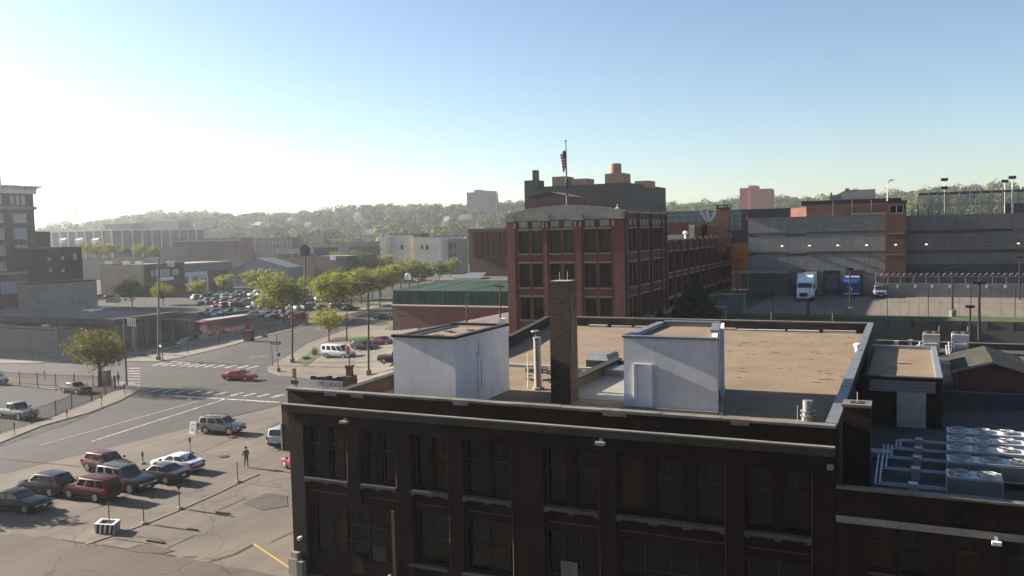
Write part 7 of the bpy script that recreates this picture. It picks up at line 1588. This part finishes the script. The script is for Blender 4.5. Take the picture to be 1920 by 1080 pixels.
# people: skeleton grown into one continuous skin, clothes coloured by region
def person(loc, rz, label, h=1.76, pose=0, top='tan_vest', legs='denim', hat='dark_sleeve', hair='bark', skirt=False):
    k = h / 1.76; V = {}; E = []
    def v(n, x, y, z, r): V[n] = ((x * k, y * k, z * k), r * k)
    def e(*ns): E.extend(zip(ns[:-1], ns[1:]))
    v('pel', 0, 0, .95, .145); v('wst', 0, .01, 1.1, .135); v('chs', .0, .0, 1.32, .165); v('nek', .01, 0, 1.48, .06); v('hd0', .03, 0, 1.57, .085); v('hd1', .035, 0, 1.67, .098); v('hd2', .03, 0, 1.74, .07)
    e('pel', 'wst', 'chs', 'nek', 'hd0', 'hd1', 'hd2')
    for s, n in ((1, 'l'), (-1, 'r')):
        f = .1 * s if pose else .03 * s
        v('hip' + n, 0, .1 * s, .88, .1); v('kne' + n, .02 + f * .5, .11 * s, .49, .068); v('ank' + n, f, .12 * s, .09, .048); v('toe' + n, .18 + f, .13 * s, .04, .04)
        e('pel', 'hip' + n, 'kne' + n, 'ank' + n, 'toe' + n)
        v('sho' + n, 0, .2 * s, 1.4, .075); v('elb' + n, -.05, .27 * s, 1.12, .05)
        v('wri' + n, (.2 if not pose else .05), (.12 if not pose else .27) * s, 1.0 if not pose else .86, .036); v('han' + n, (.27 if not pose else .08), (.08 if not pose else .27) * s, .98 if not pose else .77, .034)
        e('chs', 'sho' + n, 'elb' + n, 'wri' + n, 'han' + n)
        hx, hy, hz = V['han' + n][0]; hx, hy, hz = hx / k, hy / k, hz / k; dx, dz = (.05, -.02) if not pose else (.015, -.06)
        for q in range(4): v('f%d%s' % (q, n), hx + dx + (0 if pose else .0), hy + (q - 1.5) * .02, hz + dz + (.0 if not pose else .003 * q), .009); e('han' + n, 'f%d%s' % (q, n))
        v('th' + n, hx + .03, hy - s * .035, hz + .0, .01); e('han' + n, 'th' + n)
    ids = {n: i for i, n in enumerate(V)}
    me = bpy.data.meshes.new('person'); me.from_pydata([V[n][0] for n in V], [(ids[a], ids[b_]) for a, b_ in E], [])
    tmp = bpy.data.objects.new('tmp_person', me); COL.objects.link(tmp)
    sk = tmp.modifiers.new('s', 'SKIN'); sb_ = tmp.modifiers.new('u', 'SUBSURF'); sb_.levels = sb_.render_levels = 1
    for i, n in enumerate(V): d = me.skin_vertices[0].data[i]; d.radius = (V[n][1], V[n][1]); d.use_root = (n == 'pel')
    bpy.context.view_layer.update()
    m2 = bpy.data.meshes.new_from_object(tmp.evaluated_get(bpy.context.evaluated_depsgraph_get())); bpy.data.objects.remove(tmp)
    m2.materials.clear()
    for q in (legs, top, 'skin', 'dark_sleeve', 'trim_black'): m2.materials.append(MATS[q])
    for pl in m2.polygons:
        c = pl.center / k; arm = abs(c.y) > .215 and c.z > .7 or (c.z < 1.06 and c.x > .13 and c.z > .7)
        hand = (c.z < .84 and c.z > .6 and abs(c.y) > .21) if pose else (c.x > .2 and .8 < c.z < 1.1)
        pl.material_index = 2 if (c.z > 1.5 or hand) else 4 if c.z < .085 else (1 if pose else 3) if arm else 1 if c.z > .93 or (skirt and c.z > .55) else 0; pl.use_smooth = True
    m2.name = 'person'; o = link('person', m2); o.location = loc; o.rotation_euler = (0, 0, rz); tag(o, label, 'person')
    def sub(nm, b, mt): c = b.build(nm, mt, None, True); c.parent = o
    if hat: sub('cap', MB().lathe([(.112 * k, 1.68 * k), (.115 * k, 1.72 * k), (.09 * k, 1.79 * k), (.03 * k, 1.815 * k)], (.035 * k, 0, 0), 14).box(.1 * k, .22 * k, -.07 * k, .07 * k, 1.685 * k, 1.7 * k), hat)
    else: sub('hair', MB().lathe([(.1 * k, 1.6 * k), (.118 * k, 1.68 * k), (.1 * k, 1.77 * k), (.03 * k, 1.8 * k)], (.015 * k, 0, 0), 14), hair)
    sub('eyes', MB().box(.128 * k, .137 * k, -.045 * k, -.02 * k, 1.655 * k, 1.668 * k).box(.128 * k, .137 * k, .02 * k, .045 * k, 1.655 * k, 1.668 * k), 'trim_black')
    sub('nose', MB().prism([(.125 * k, -.014 * k), (.157 * k, 0), (.125 * k, .014 * k)], 1.605 * k, 1.645 * k), 'skin')
    sub('ears', MB().box(.01 * k, .04 * k, -.112 * k, -.095 * k, 1.62 * k, 1.67 * k).box(.01 * k, .04 * k, .095 * k, .112 * k, 1.62 * k, 1.67 * k), 'skin')
    sub('mouth', MB().box(.12 * k, .127 * k, -.022 * k, .022 * k, 1.575 * k, 1.582 * k), 'tail_lamp')
    return o
p = hit(462, 877); person((p.x, p.y, .04), R(-25), 'standing person in a dark cap, tan vest and jeans looking down beside the parking bays', 1.78)
p = hit(222, 723); person((p.x, p.y, .13), R(95), 'person seen from behind in a long teal top at the street corner', 1.72, 1, 'teal_cloth', 'dark_sleeve', None, 'bark', True)
# ================================================================== TREES
def leaf_mesh(name, centers, size, mt, parent, seed, tint_lo=0, tint_hi=1, per=None, jitter=.5, out=None):
    g = np.random.default_rng(seed); n = len(centers); c = np.asarray(centers)
    nrm = g.normal(size=(n, 3))
    if out is not None: nrm = nrm * .3 + out
    nrm /= np.linalg.norm(nrm, axis=1)[:, None]
    a = np.cross(nrm, g.normal(size=(n, 3))); a /= np.linalg.norm(a, axis=1)[:, None]; b = np.cross(nrm, a)
    s = (size * g.uniform(.6, 1.4, n))[:, None]
    quad = np.stack([c - a * s * .5 - b * s * .32, c + a * s * .5 - b * s * .32, c + a * s * .5 + b * s * .32, c - a * s * .5 + b * s * .32], 1).reshape(-1, 3)
    me = bpy.data.meshes.new(name); me.vertices.add(4 * n); me.vertices.foreach_set('co', quad.astype(np.float32).ravel())
    me.loops.add(4 * n); me.loops.foreach_set('vertex_index', np.arange(4 * n, dtype=np.int32)); me.polygons.add(n); me.polygons.foreach_set('loop_start', np.arange(0, 4 * n, 4, dtype=np.int32))
    at = me.attributes.new('tint', 'FLOAT', 'FACE'); t = g.uniform(tint_lo, tint_hi, n) if per is None else np.clip(per + g.uniform(-jitter, jitter, n) * .5, 0, 1)
    at.data.foreach_set('value', t.astype(np.float32)); me.materials.append(MATS[mt]); me.update(calc_edges=True); me.validate()
    return link(name, me, parent)
def make_tree(name, label, h, w, mt, seed, n=2600, leaf=.28, trunk_h=.28, form='round', r=.16, group=None, dens=1.0, bark='bark'):
    g = random.Random(seed); t = thing(name, label, 'tree', (0, 0, 0), group, local=True)
    b = MB(); tips = []; th = h * trunk_h
    b.tube((0, 0, -.3), (.05, 0, th), r, r * .75, 8)
    lead = Vector((.05, 0, th)); nl = 9 if form == 'round' else 6
    for i in range(nl):
        an = i * 2.4 + g.uniform(-.4, .4); f = (i + .5) / nl; up = g.uniform(.35, .8) + (f * .9)
        ln = h * (.34 if form == 'round' else .3) * g.uniform(.85, 1.2) * (1.05 - .25 * f)
        d = Vector((math.cos(an), math.sin(an), up)).normalized(); d.x *= w / h * 1.35; d.y *= w / h * 1.35
        st = lead + Vector((0, 0, (h * .32 if form != 'cone' else h * .5) * f * .8)); m_ = st + d * ln * .55 + Vector((0, 0, ln * .1)); e = m_ + (d + Vector((g.uniform(-.3, .3), g.uniform(-.3, .3), .25))) * ln * .5
        b.tube(st, m_, r * .5 * (1 - f * .5), r * .28, 6); b.tube(m_, e, r * .28, r * .1, 5); tips.append(e); tips.append(m_ + (e - m_) * .3)
        for k in range(3):
            d2 = (d + Vector((g.uniform(-.8, .8), g.uniform(-.8, .8), g.uniform(-.2, .6)))).normalized(); e2 = m_ + d2 * ln * .5; b.tube(m_, e2, r * .2, r * .06, 4); tips.append(e2)
    b.tube(lead, (g.uniform(-.2, .2), g.uniform(-.2, .2), h * .82), r * .75, r * .15, 7); tips.append(Vector((0, 0, h * .86))); tips.append(Vector((0, 0, h * .72)))
    b.build('trunk', bark, t, True, 60)
    rg = np.random.default_rng(seed); cs = []; per = []
    clumps = []
    for tp in tips:
        clumps.append((np.array(tp), g.uniform(.10, .17) * w + .12))
    for _ in range(int(26 * dens)):
        u = rg.normal(size=3); u /= np.linalg.norm(u); rad = g.uniform(.4, 1.12)
        cz = h * (trunk_h + (1 - trunk_h) * .52); c = np.array((u[0] * w * .46 * rad, u[1] * w * .46 * rad, cz + u[2] * h * (1 - trunk_h) * .44 * rad))
        if form == 'vase': k = (c[2] - th) / (h - th); c[:2] *= .5 + .75 * max(0, k)
        clumps.append((c, g.uniform(.06, .18) * w + .08))
    per_n = max(10, int(n / len(clumps)))
    for c, rad in clumps:
        pn = int(per_n * g.uniform(.6, 1.5)); q = rg.normal(size=(pn, 3)); q /= np.linalg.norm(q, axis=1)[:, None]; q *= (rg.uniform(.3, 1.0, pn) ** .6)[:, None] * rad * np.array((1.15, 1.15, .8))
        q = q + c; q = q[q[:, 2] > th * .55]; cs.append(q); tt = g.uniform(.15, .85); per.append(np.full(len(q), tt))
    leaf_mesh('crown', np.concatenate(cs), leaf, mt, t, seed, per=np.concatenate(per))
    return t
def plant_tree(t, px, py, rz=0, z=None):
    p = hit(px, py); t.location = (p.x, p.y, p.z); t.rotation_euler = (0, 0, rz); return t
def hgt(px, py, top): p = hit(px, py); return pY(px, top, p.y).z - p.z
def wid(px, py, wpx): p = hit(px, py); return (p - CAMP).dot(Vector((-.421, .907, -.06))) * wpx / F
# corner tree by the fence
t = make_tree('leafy_tree', 'broad olive leaved tree in a mulch bed at the fence corner', hgt(190, 728, 611), wid(190, 728, 118), 'leaf_olive', 5, n=4600, leaf=.2, trunk_h=.27, form='vase', r=.32, dens=2.0); plant_tree(t, 188, 727)
tb = pz(195, 732, 0); q = MB(); q.lathe([(3.2, .03), (2.6, .16), (1.2, .24), (.2, .26)], (tb.x - .3, tb.y + .2, 0), 18); stuff(q.build('mulch_bed', 'mulch', None, True))
t = make_tree('young_tree', 'yellow green young tree on the mulch bed behind the white van', hgt(618, 641, 574), wid(618, 641, 72), 'leaf_yellow', 8, n=2600, leaf=.2, trunk_h=.25, form='vase', r=.13, dens=1.4); plant_tree(t, 617, 641)
pr = {}
proto_spec = dict(a=(7.5, 7.0, 'leaf_spring', 21, 'round', 3600), b=(7.5, 6.4, 'leaf_yellow', 22, 'vase', 3000), c=(7.5, 6.6, 'leaf_green', 23, 'round', 3600), e=(7.5, 6.8, 'leaf_spring', 25, 'round', 3800), f=(7.5, 6.0, 'leaf_green', 26, 'round', 3600), d=(7.5, 4.2, 'leaf_dark', 24, 'cone', 2600))
for k, (h, w, mt, sd, fm, n) in proto_spec.items(): pr[k] = make_tree('street_tree', 'tmp', h, w, mt, sd, n=n, leaf=.27, form=fm, r=.14, trunk_h=.19)
note_kids(); used_t = set()
TREES = [('c', 248, 578, 526, 'dark green shaded tree in front of the dark olive shop'), ('a', 306, 572, 535, 'yellow green tree at the right corner of the dark olive shop'), ('b', 369, 563, 528, 'small yellow green tree before the white framed shed doors'), ('b', 421, 553, 517, 'yellow green tree in front of the blue shed, left of the taller one'), ('b', 473, 549, 508, 'taller yellow green tree before the pale blue gabled shed'), ('a', 533, 607, 519, 'large bright tree at the end of the concrete wall'),
         ('a', 622, 588, 520, 'large bright tree among parked cars, left of the flat headed lamp'), ('b', 660, 580, 515, 'yellow green tree just behind the flat headed lamp'), ('a', 640, 524, 478, 'fresh green tree beside the brick depot sign'), ('c', 676, 530, 486, 'fresh green tree in the clump, in front of the slim dark lamp'), ('c', 690, 506, 470, 'dark green tree at the back of the clump below the woods'), ('b', 698, 560, 508, 'yellow tree in the verge row, left of the tallest verge lamp'),
         ('b', 736, 545, 500, 'yellow tree in the verge row, right of the tallest verge lamp'), ('a', 768, 540, 491, 'bright tree in the verge row before the cream apartment block'), ('c', 797, 532, 500, 'small dark green tree at the end of the verge row'), ('c', 824, 528, 494, 'small dense green tree beside the annex roof'), ('a', 845, 520, 488, 'bright tree between cream apartments and annex roof'), ('a', 868, 500, 463, 'bright tree beside the finned brick block'), ('b', 720, 520, 480, 'pale budding tree in front of the left end of the cream apartments'), ('b', 652, 475, 448, 'tan budding tree below the pale tall pole'), ('a', 445, 490, 475, 'bright shrub like tree at the foot of the brick mill'), ('a', 503, 480, 462, 'bright tree at the foot of the dark mill'), ('b', 165, 485, 458, 'pale tree in front of the glass hall, left of the pair'), ('b', 205, 486, 458, 'pale tree in front of the glass hall corner, middle one'), ('a', 262, 484, 460, 'pale green tree in front of the glass hall flank'), ('e', 185, 487, 462, 'pale green tree in front of the glass hall, below the right hood'), ('f', 235, 487, 464, 'green tree in front of the glass hall corner, right one'), ('e', 290, 486, 464, 'bright tree in front of the glass hall flank, right end'), ('c', 100, 438, 415, 'round dark tree on the skyline above the glass hall'), ('c', 125, 428, 411, 'dark round tree on the skyline beside the pylon'), ('e', 600, 560, 522, 'bright tree behind the large one beside the disc topped pole'), ('f', 642, 563, 510, 'fresh green tree behind the flat headed lamp'), ('e', 678, 572, 512, 'bright tree in front of the verge row, left of the grass'), ('a', 715, 556, 505, 'bright tree in the verge row, touching the tallest verge lamp'), ('f', 752, 541, 497, 'green tree in the verge row between the two bright ones'), ('e', 705, 525, 482, 'pale green tree behind the verge row, left of the cream apartments'), ('f', 662, 518, 475, 'fresh green tree in the middle of the clump beside the depot'), ('e', 575, 548, 520, 'small bright tree among the car rows left of the disc topped pole'), ('e', 783, 535, 494, 'bright tree next to the small dark green one in the verge row'), ('d', 600, 600, 588, 'low dark shrub at the end of the car rows')]
for k, px, py, top, lb in TREES:
    p = hit(px, py) if 'glass hall,' not in lb and 'glass hall flank' not in lb and 'glass hall corner' not in lb else pY(px, py, 250); s = max(.25, (pY(px, top, p.y).z - p.z) / 6.5)
    if k not in used_t: used_t.add(k); o = pr[k]; o.location = p; o.scale = (s * 1.14, s * 1.14, s); o['label'] = lb; o['group'] = 'trees around the car parks'
    else: o = dup(pr[k], p, (px * 1.7) % 6.28, lb, 'trees around the car parks', scale=s); o.scale = (s * 1.14, s * 1.14, s)
o = dup(pr['c'], (-68.5, 39.3, 0), 1.0, 'small street tree just past the left picture edge, its shadow lying on the lot', 'trees around the car parks', scale=.85)
# dark evergreen by the factory wing
def cone_tree(name, label, px, zb, Y, top, wpx, seed):
    p = pY(px, 560, Y); h = pY(px, top, Y).z - zb; w = wpx / F * 120
    t = thing(name, label, 'tree', (p.x, Y, zb)); MB().tube((p.x, Y, zb), (p.x, Y, zb + h * .9), .25, .05, 8).build('trunk', 'bark', t)
    rg = np.random.default_rng(seed); n = 9000; u = rg.uniform(0, 1, n) ** .7; an = rg.uniform(0, 6.28, n); lob = 1 + .25 * np.sin(an * 5 + u * 40) + .12 * np.sin(an * 9 - u * 25)
    rad = w * .5 * np.minimum(1.0, (1 - (1 - u)) * 1.25) * lob * rg.uniform(.55, 1.0, n) ** .5; z = zb + h * (1 - u) + rg.normal(0, .12, n)
    leaf_mesh('crown', np.stack([p.x + rad * np.cos(an), Y + rad * np.sin(an), z], 1), .34, 'leaf_dark', t, seed)
cone_tree('evergreen', 'dark cone shaped evergreen against the long brick wing', 1303, 7.5, 106, 516, 66, 41)
cone_tree('evergreen', 'small dark evergreen top just above the gravel roof edge', 1237, 7.5, 100, 584, 22, 42)
# shrubs and grass of the island
def tuft(label, px, py, mt, h, w, n, seed):
    p = hit(px, py); g = np.random.default_rng(seed); q = MB()
    for i in range(n):
        a, r_ = g.uniform(0, 6.28), g.uniform(0, .2) * w; d = Vector((math.cos(a), math.sin(a), 0)); c = p + d * r_; e = c + d * g.uniform(.2, .9) * w * .5 + Vector((0, 0, h * g.uniform(.6, 1))); s = Vector((-d.y, d.x, 0)) * .04
        q.poly([c - s, c + s, e])
    o = q.build('ornamental_grass', mt); tag(o, label, 'plant'); return o
tuft('tall pale ornamental grass clump on the grass island beside the white van', 590, 667, 'limestone', 1.5, 1.6, 260, 3); tuft('low green grass clump on the grass island', 575, 675, 'lawn', .7, 1.8, 240, 4)
# houses among the woods
HP = []
HL = ('pale', 'grey', 'tan', 'white', 'brown'); hm = ('cream_wall', 'grey_tower', 'beige_wall', 'white_paint', 'mid_brick')
for i, (px, py, w, hgt_, c, r_, lb) in enumerate(((460, 413, 11, 5, 0, 700, 'cream gabled house at the lower edge of the woods, left of the others'), (540, 421, 9, 5, 1, 660, 'grey gabled house half sunk in the woods above the dark mill'), (667, 411, 8, 5, 3, 760, 'small white gabled house in the middle of the woods'), (480, 427, 16, 4, 4, 620, 'wide low brown house just above the dark mill roof'), (690, 447, 22, 5, 1, 560, 'long grey roofed house below the woods behind the green clump'), (870, 418, 22, 6, 1, 640, 'long grey house in the woods left of the finned block'), (835, 420, 8, 5, 3, 680, 'white gabled house next to the long grey one in the woods'), (400, 400, 9, 5, 3, 900, 'small white house high in the woods'), (575, 430, 12, 5, 2, 600, 'tan gabled house above the white banded shop'), (430, 407, 8, 5, 1, 820, 'small grey house in the upper woods at the left'), (1510, 391, 12, 6, 2, 520, 'tan gabled house in the trees between tower and plant house'), (1460, 372, 10, 5, 0, 560, 'cream house right of the salmon tower in the trees'))):
    p = hit(px, py + 5); w = w * p.length / F * 1.15; hgt_ = hgt_ * 1.5; p.z += 5; zb = p.z - 7; HP.append((p.x, p.y)); t = thing('gabled_house', lb, 'house', (p.x, p.y, p.z))
    q = MB(); q.box(p.x - w / 2, p.x + w / 2, p.y, p.y + 9, zb - 1, p.z + hgt_ * .2); q.poly([(p.x + w / 2 + .01, p.y, p.z + hgt_ * .2), (p.x + w / 2 + .01, p.y + 9, p.z + hgt_ * .2), (p.x + w / 2 + .01, p.y + 4.5, p.z + hgt_ * .8)]); q.build('wall', hm[c], t)
    q = MB(); z0_, z1_ = p.z + hgt_ * .2, p.z + hgt_ * .85
    q.poly([(p.x - w / 2 - .5, p.y - .5, z0_ - .2), (p.x + w / 2 + .5, p.y - .5, z0_ - .2), (p.x + w / 2 + .5, p.y + 4.5, z1_), (p.x - w / 2 - .5, p.y + 4.5, z1_)]); q.poly([(p.x - w / 2 - .5, p.y + 4.5, z1_), (p.x + w / 2 + .5, p.y + 4.5, z1_), (p.x + w / 2 + .5, p.y + 9.5, z0_ - .2), (p.x - w / 2 - .5, p.y + 9.5, z0_ - .2)]); q.build('roof', 'roof_grey' if i % 3 else 'roof_pale', t)
    q = MB()
    for k in (-.25, .25): q.box(p.x + w * k - .6, p.x + w * k + .6, p.y - .06, p.y - .005, p.z - 1.6, p.z - .2)
    q.build('window', 'slate_blue_wall', t)
# woods on the far hills: a mass nobody could count
rg = np.random.default_rng(3); xs = []; tries = 0
pts = []
for az in np.arange(-61, 22, .6):
    r_ = 560.0
    while r_ < 1400:
        a = R(az + rg.uniform(-.3, .3)); rr_ = r_ + rg.uniform(-9, 9); x, y = rr_ * math.sin(a), rr_ * math.cos(a)
        dens = sm((rr_ - 540) / 220) * .75 + .2
        if rg.uniform() < dens and not (az < -48 and rr_ < 760) : pts.append((x, y, rr_))
        r_ += 23 * (r_ / 800) ** .5
def clear(x, y):
    for hx, hy in HP:
        d = math.hypot(hx, hy); al = (x * hx + y * hy) / d - d; ac = abs(x * hy - y * hx) / d
        if -120 < al < 18 and ac < 12: return False
    return True
pts = [q for q in pts if clear(q[0], q[1]) and not (q[2] < 1000 and math.sin(q[0] * .021 + 1) * math.sin(q[2] * .017 + q[0] * .004) > .82)]; pts = np.array(pts); nt = len(pts); NL = 210
base = np.array([T(x, y) for x, y, _ in pts]); hh = np.where(rg.uniform(size=nt) < .1, rg.uniform(17, 21, nt), rg.uniform(8, 17, nt)); ww = hh * rg.uniform(.8, 1.15, nt)
u = rg.normal(size=(nt, NL, 3)); u /= np.linalg.norm(u, axis=2)[:, :, None]; nor = u.copy(); u *= rg.uniform(.78, 1.0, (nt, NL))[:, :, None]
lobe = 1 + .25 * np.sin(u[:, :, 0] * 5 + rg.uniform(0, 6, (nt, 1))) * np.cos(u[:, :, 1] * 4)
C = np.stack([pts[:, 0, None] + u[:, :, 0] * ww[:, None] * .5 * lobe, pts[:, 1, None] + u[:, :, 1] * ww[:, None] * .5 * lobe, base[:, None] + hh[:, None] * .55 + u[:, :, 2] * hh[:, None] * .45 * lobe], 2).reshape(-1, 3)
kinds = np.array([(.11, .15, .025), (.065, .105, .022), (.17, .15, .05), (.032, .055, .022), (.13, .105, .055), (.19, .21, .04)]); kc = kinds[rg.choice(6, nt, p=[.3, .25, .14, .13, .08, .10])] * rg.uniform(.6, .9, (nt, 1))
o = leaf_mesh('woods', C, 1.75, 'leaf_forest', None, 9, out=nor.reshape(-1, 3)); stuff(o)
col = o.data.attributes.new('hue', 'FLOAT_COLOR', 'FACE'); hc = np.repeat(kc, NL, 0) * rg.uniform(.92, 1.08, (nt * NL, 1)); col.data.foreach_set('color', np.concatenate([hc, np.ones((nt * NL, 1))], 1).astype(np.float32).ravel())
# pylon on the left skyline
p = pY(143, 425, 520); zt = pY(143, 395, 520).z; t = thing('pylon', 'thin cross armed power pylon on the pale left skyline', 'pylon', p); q = MB()
for s in ((-1, -1), (-1, 1), (1, -1), (1, 1)): q.tube((p.x + s[0] * 2, p.y + s[1] * 2, p.z - 20), (p.x + s[0] * .2, p.y + s[1] * .2, zt), .22, .12, 4)
for f in range(8): z = p.z - 18 + (zt - p.z + 16) * f / 8; w = 2 - 1.7 * f / 8; q.tube((p.x - w, p.y, z), (p.x + w * .8, p.y, z + 3), .12, n=4); q.tube((p.x + w, p.y, z), (p.x - w * .8, p.y, z + 3), .12, n=4)
q.build('lattice', 'dark_concrete', t); q = MB()
for f in (.45, .8): z = p.z + (zt - p.z) * f; q.tube((p.x - 3.6, p.y, z), (p.x + 3.6, p.y, z), .2, n=4)
q.build('cross_arm', 'dark_concrete', t)
# ================================================================== AIR, LIGHT, CAMERA
hz = MB().box(-1700, 900, -120, 1720, -3, 92).build('haze', 'trim_black'); stuff(hz)
hm_ = bpy.data.materials.new('haze_air'); hm_.use_nodes = True; n = hm_.node_tree; n.nodes.clear()
ou = n.nodes.new('ShaderNodeOutputMaterial'); pv = n.nodes.new('ShaderNodeVolumePrincipled'); n.links.new(pv.outputs[0], ou.inputs['Volume'])
pv.inputs['Color'].default_value = (.93, .95, 1, 1); pv.inputs['Density'].default_value = HAZE = .00018; pv.inputs['Anisotropy'].default_value = .6
hz.data.materials.clear(); hz.data.materials.append(hm_)
EL, AZ = 21.5, .8
sd = Vector((-math.cos(R(AZ)) * math.cos(R(EL)), -math.sin(R(AZ)) * math.cos(R(EL)), math.sin(R(EL))))
su = bpy.data.lights.new('sun', 'SUN'); su.energy = 5.0; su.angle = R(.53); su.color = (1, .90, .76)
so = bpy.data.objects.new('sun', su); COL.objects.link(so); so.rotation_euler = sd.to_track_quat('Z', 'Y').to_euler()
wd = bpy.data.worlds.new('World'); S.world = wd; wd.use_nodes = True; n = wd.node_tree
sk = n.nodes.new('ShaderNodeTexSky'); sk.sky_type = 'NISHITA'; sk.sun_disc = False; sk.sun_elevation = R(EL); sk.sun_rotation = R(-90 - AZ); sk.air_density = 1.0; sk.dust_density = .6; sk.ozone_density = 2.0; sk.altitude = 300
bg = n.nodes['Background']; n.links.new(sk.outputs[0], bg.inputs[0]); bg.inputs[1].default_value = .051
cam = bpy.data.cameras.new('camera'); co = bpy.data.objects.new('camera', cam); COL.objects.link(co)
cam.sensor_width = 36; cam.lens = 36 * F / 1920; cam.clip_end = 8000; cam.clip_start = .1
# camera axes in world: columns right, up, back
Rm = Matrix(((XC.x, -XC.y, -XC.z), (YC.x, -YC.y, -YC.z), (UP.x, -UP.y, -UP.z)))
co.matrix_world = Matrix.Translation(CAMP) @ Rm.to_4x4()
S.camera = co
S.view_settings.view_transform = 'Standard'; S.view_settings.look = 'None'; S.view_settings.gamma = 1; S.view_settings.exposure = 1.77
S.cycles.volume_bounces = 1; S.cycles.max_bounces = 6; S.cycles.diffuse_bounces = 3; S.cycles.transparent_max_bounces = 8; S.cycles.use_denoising = True
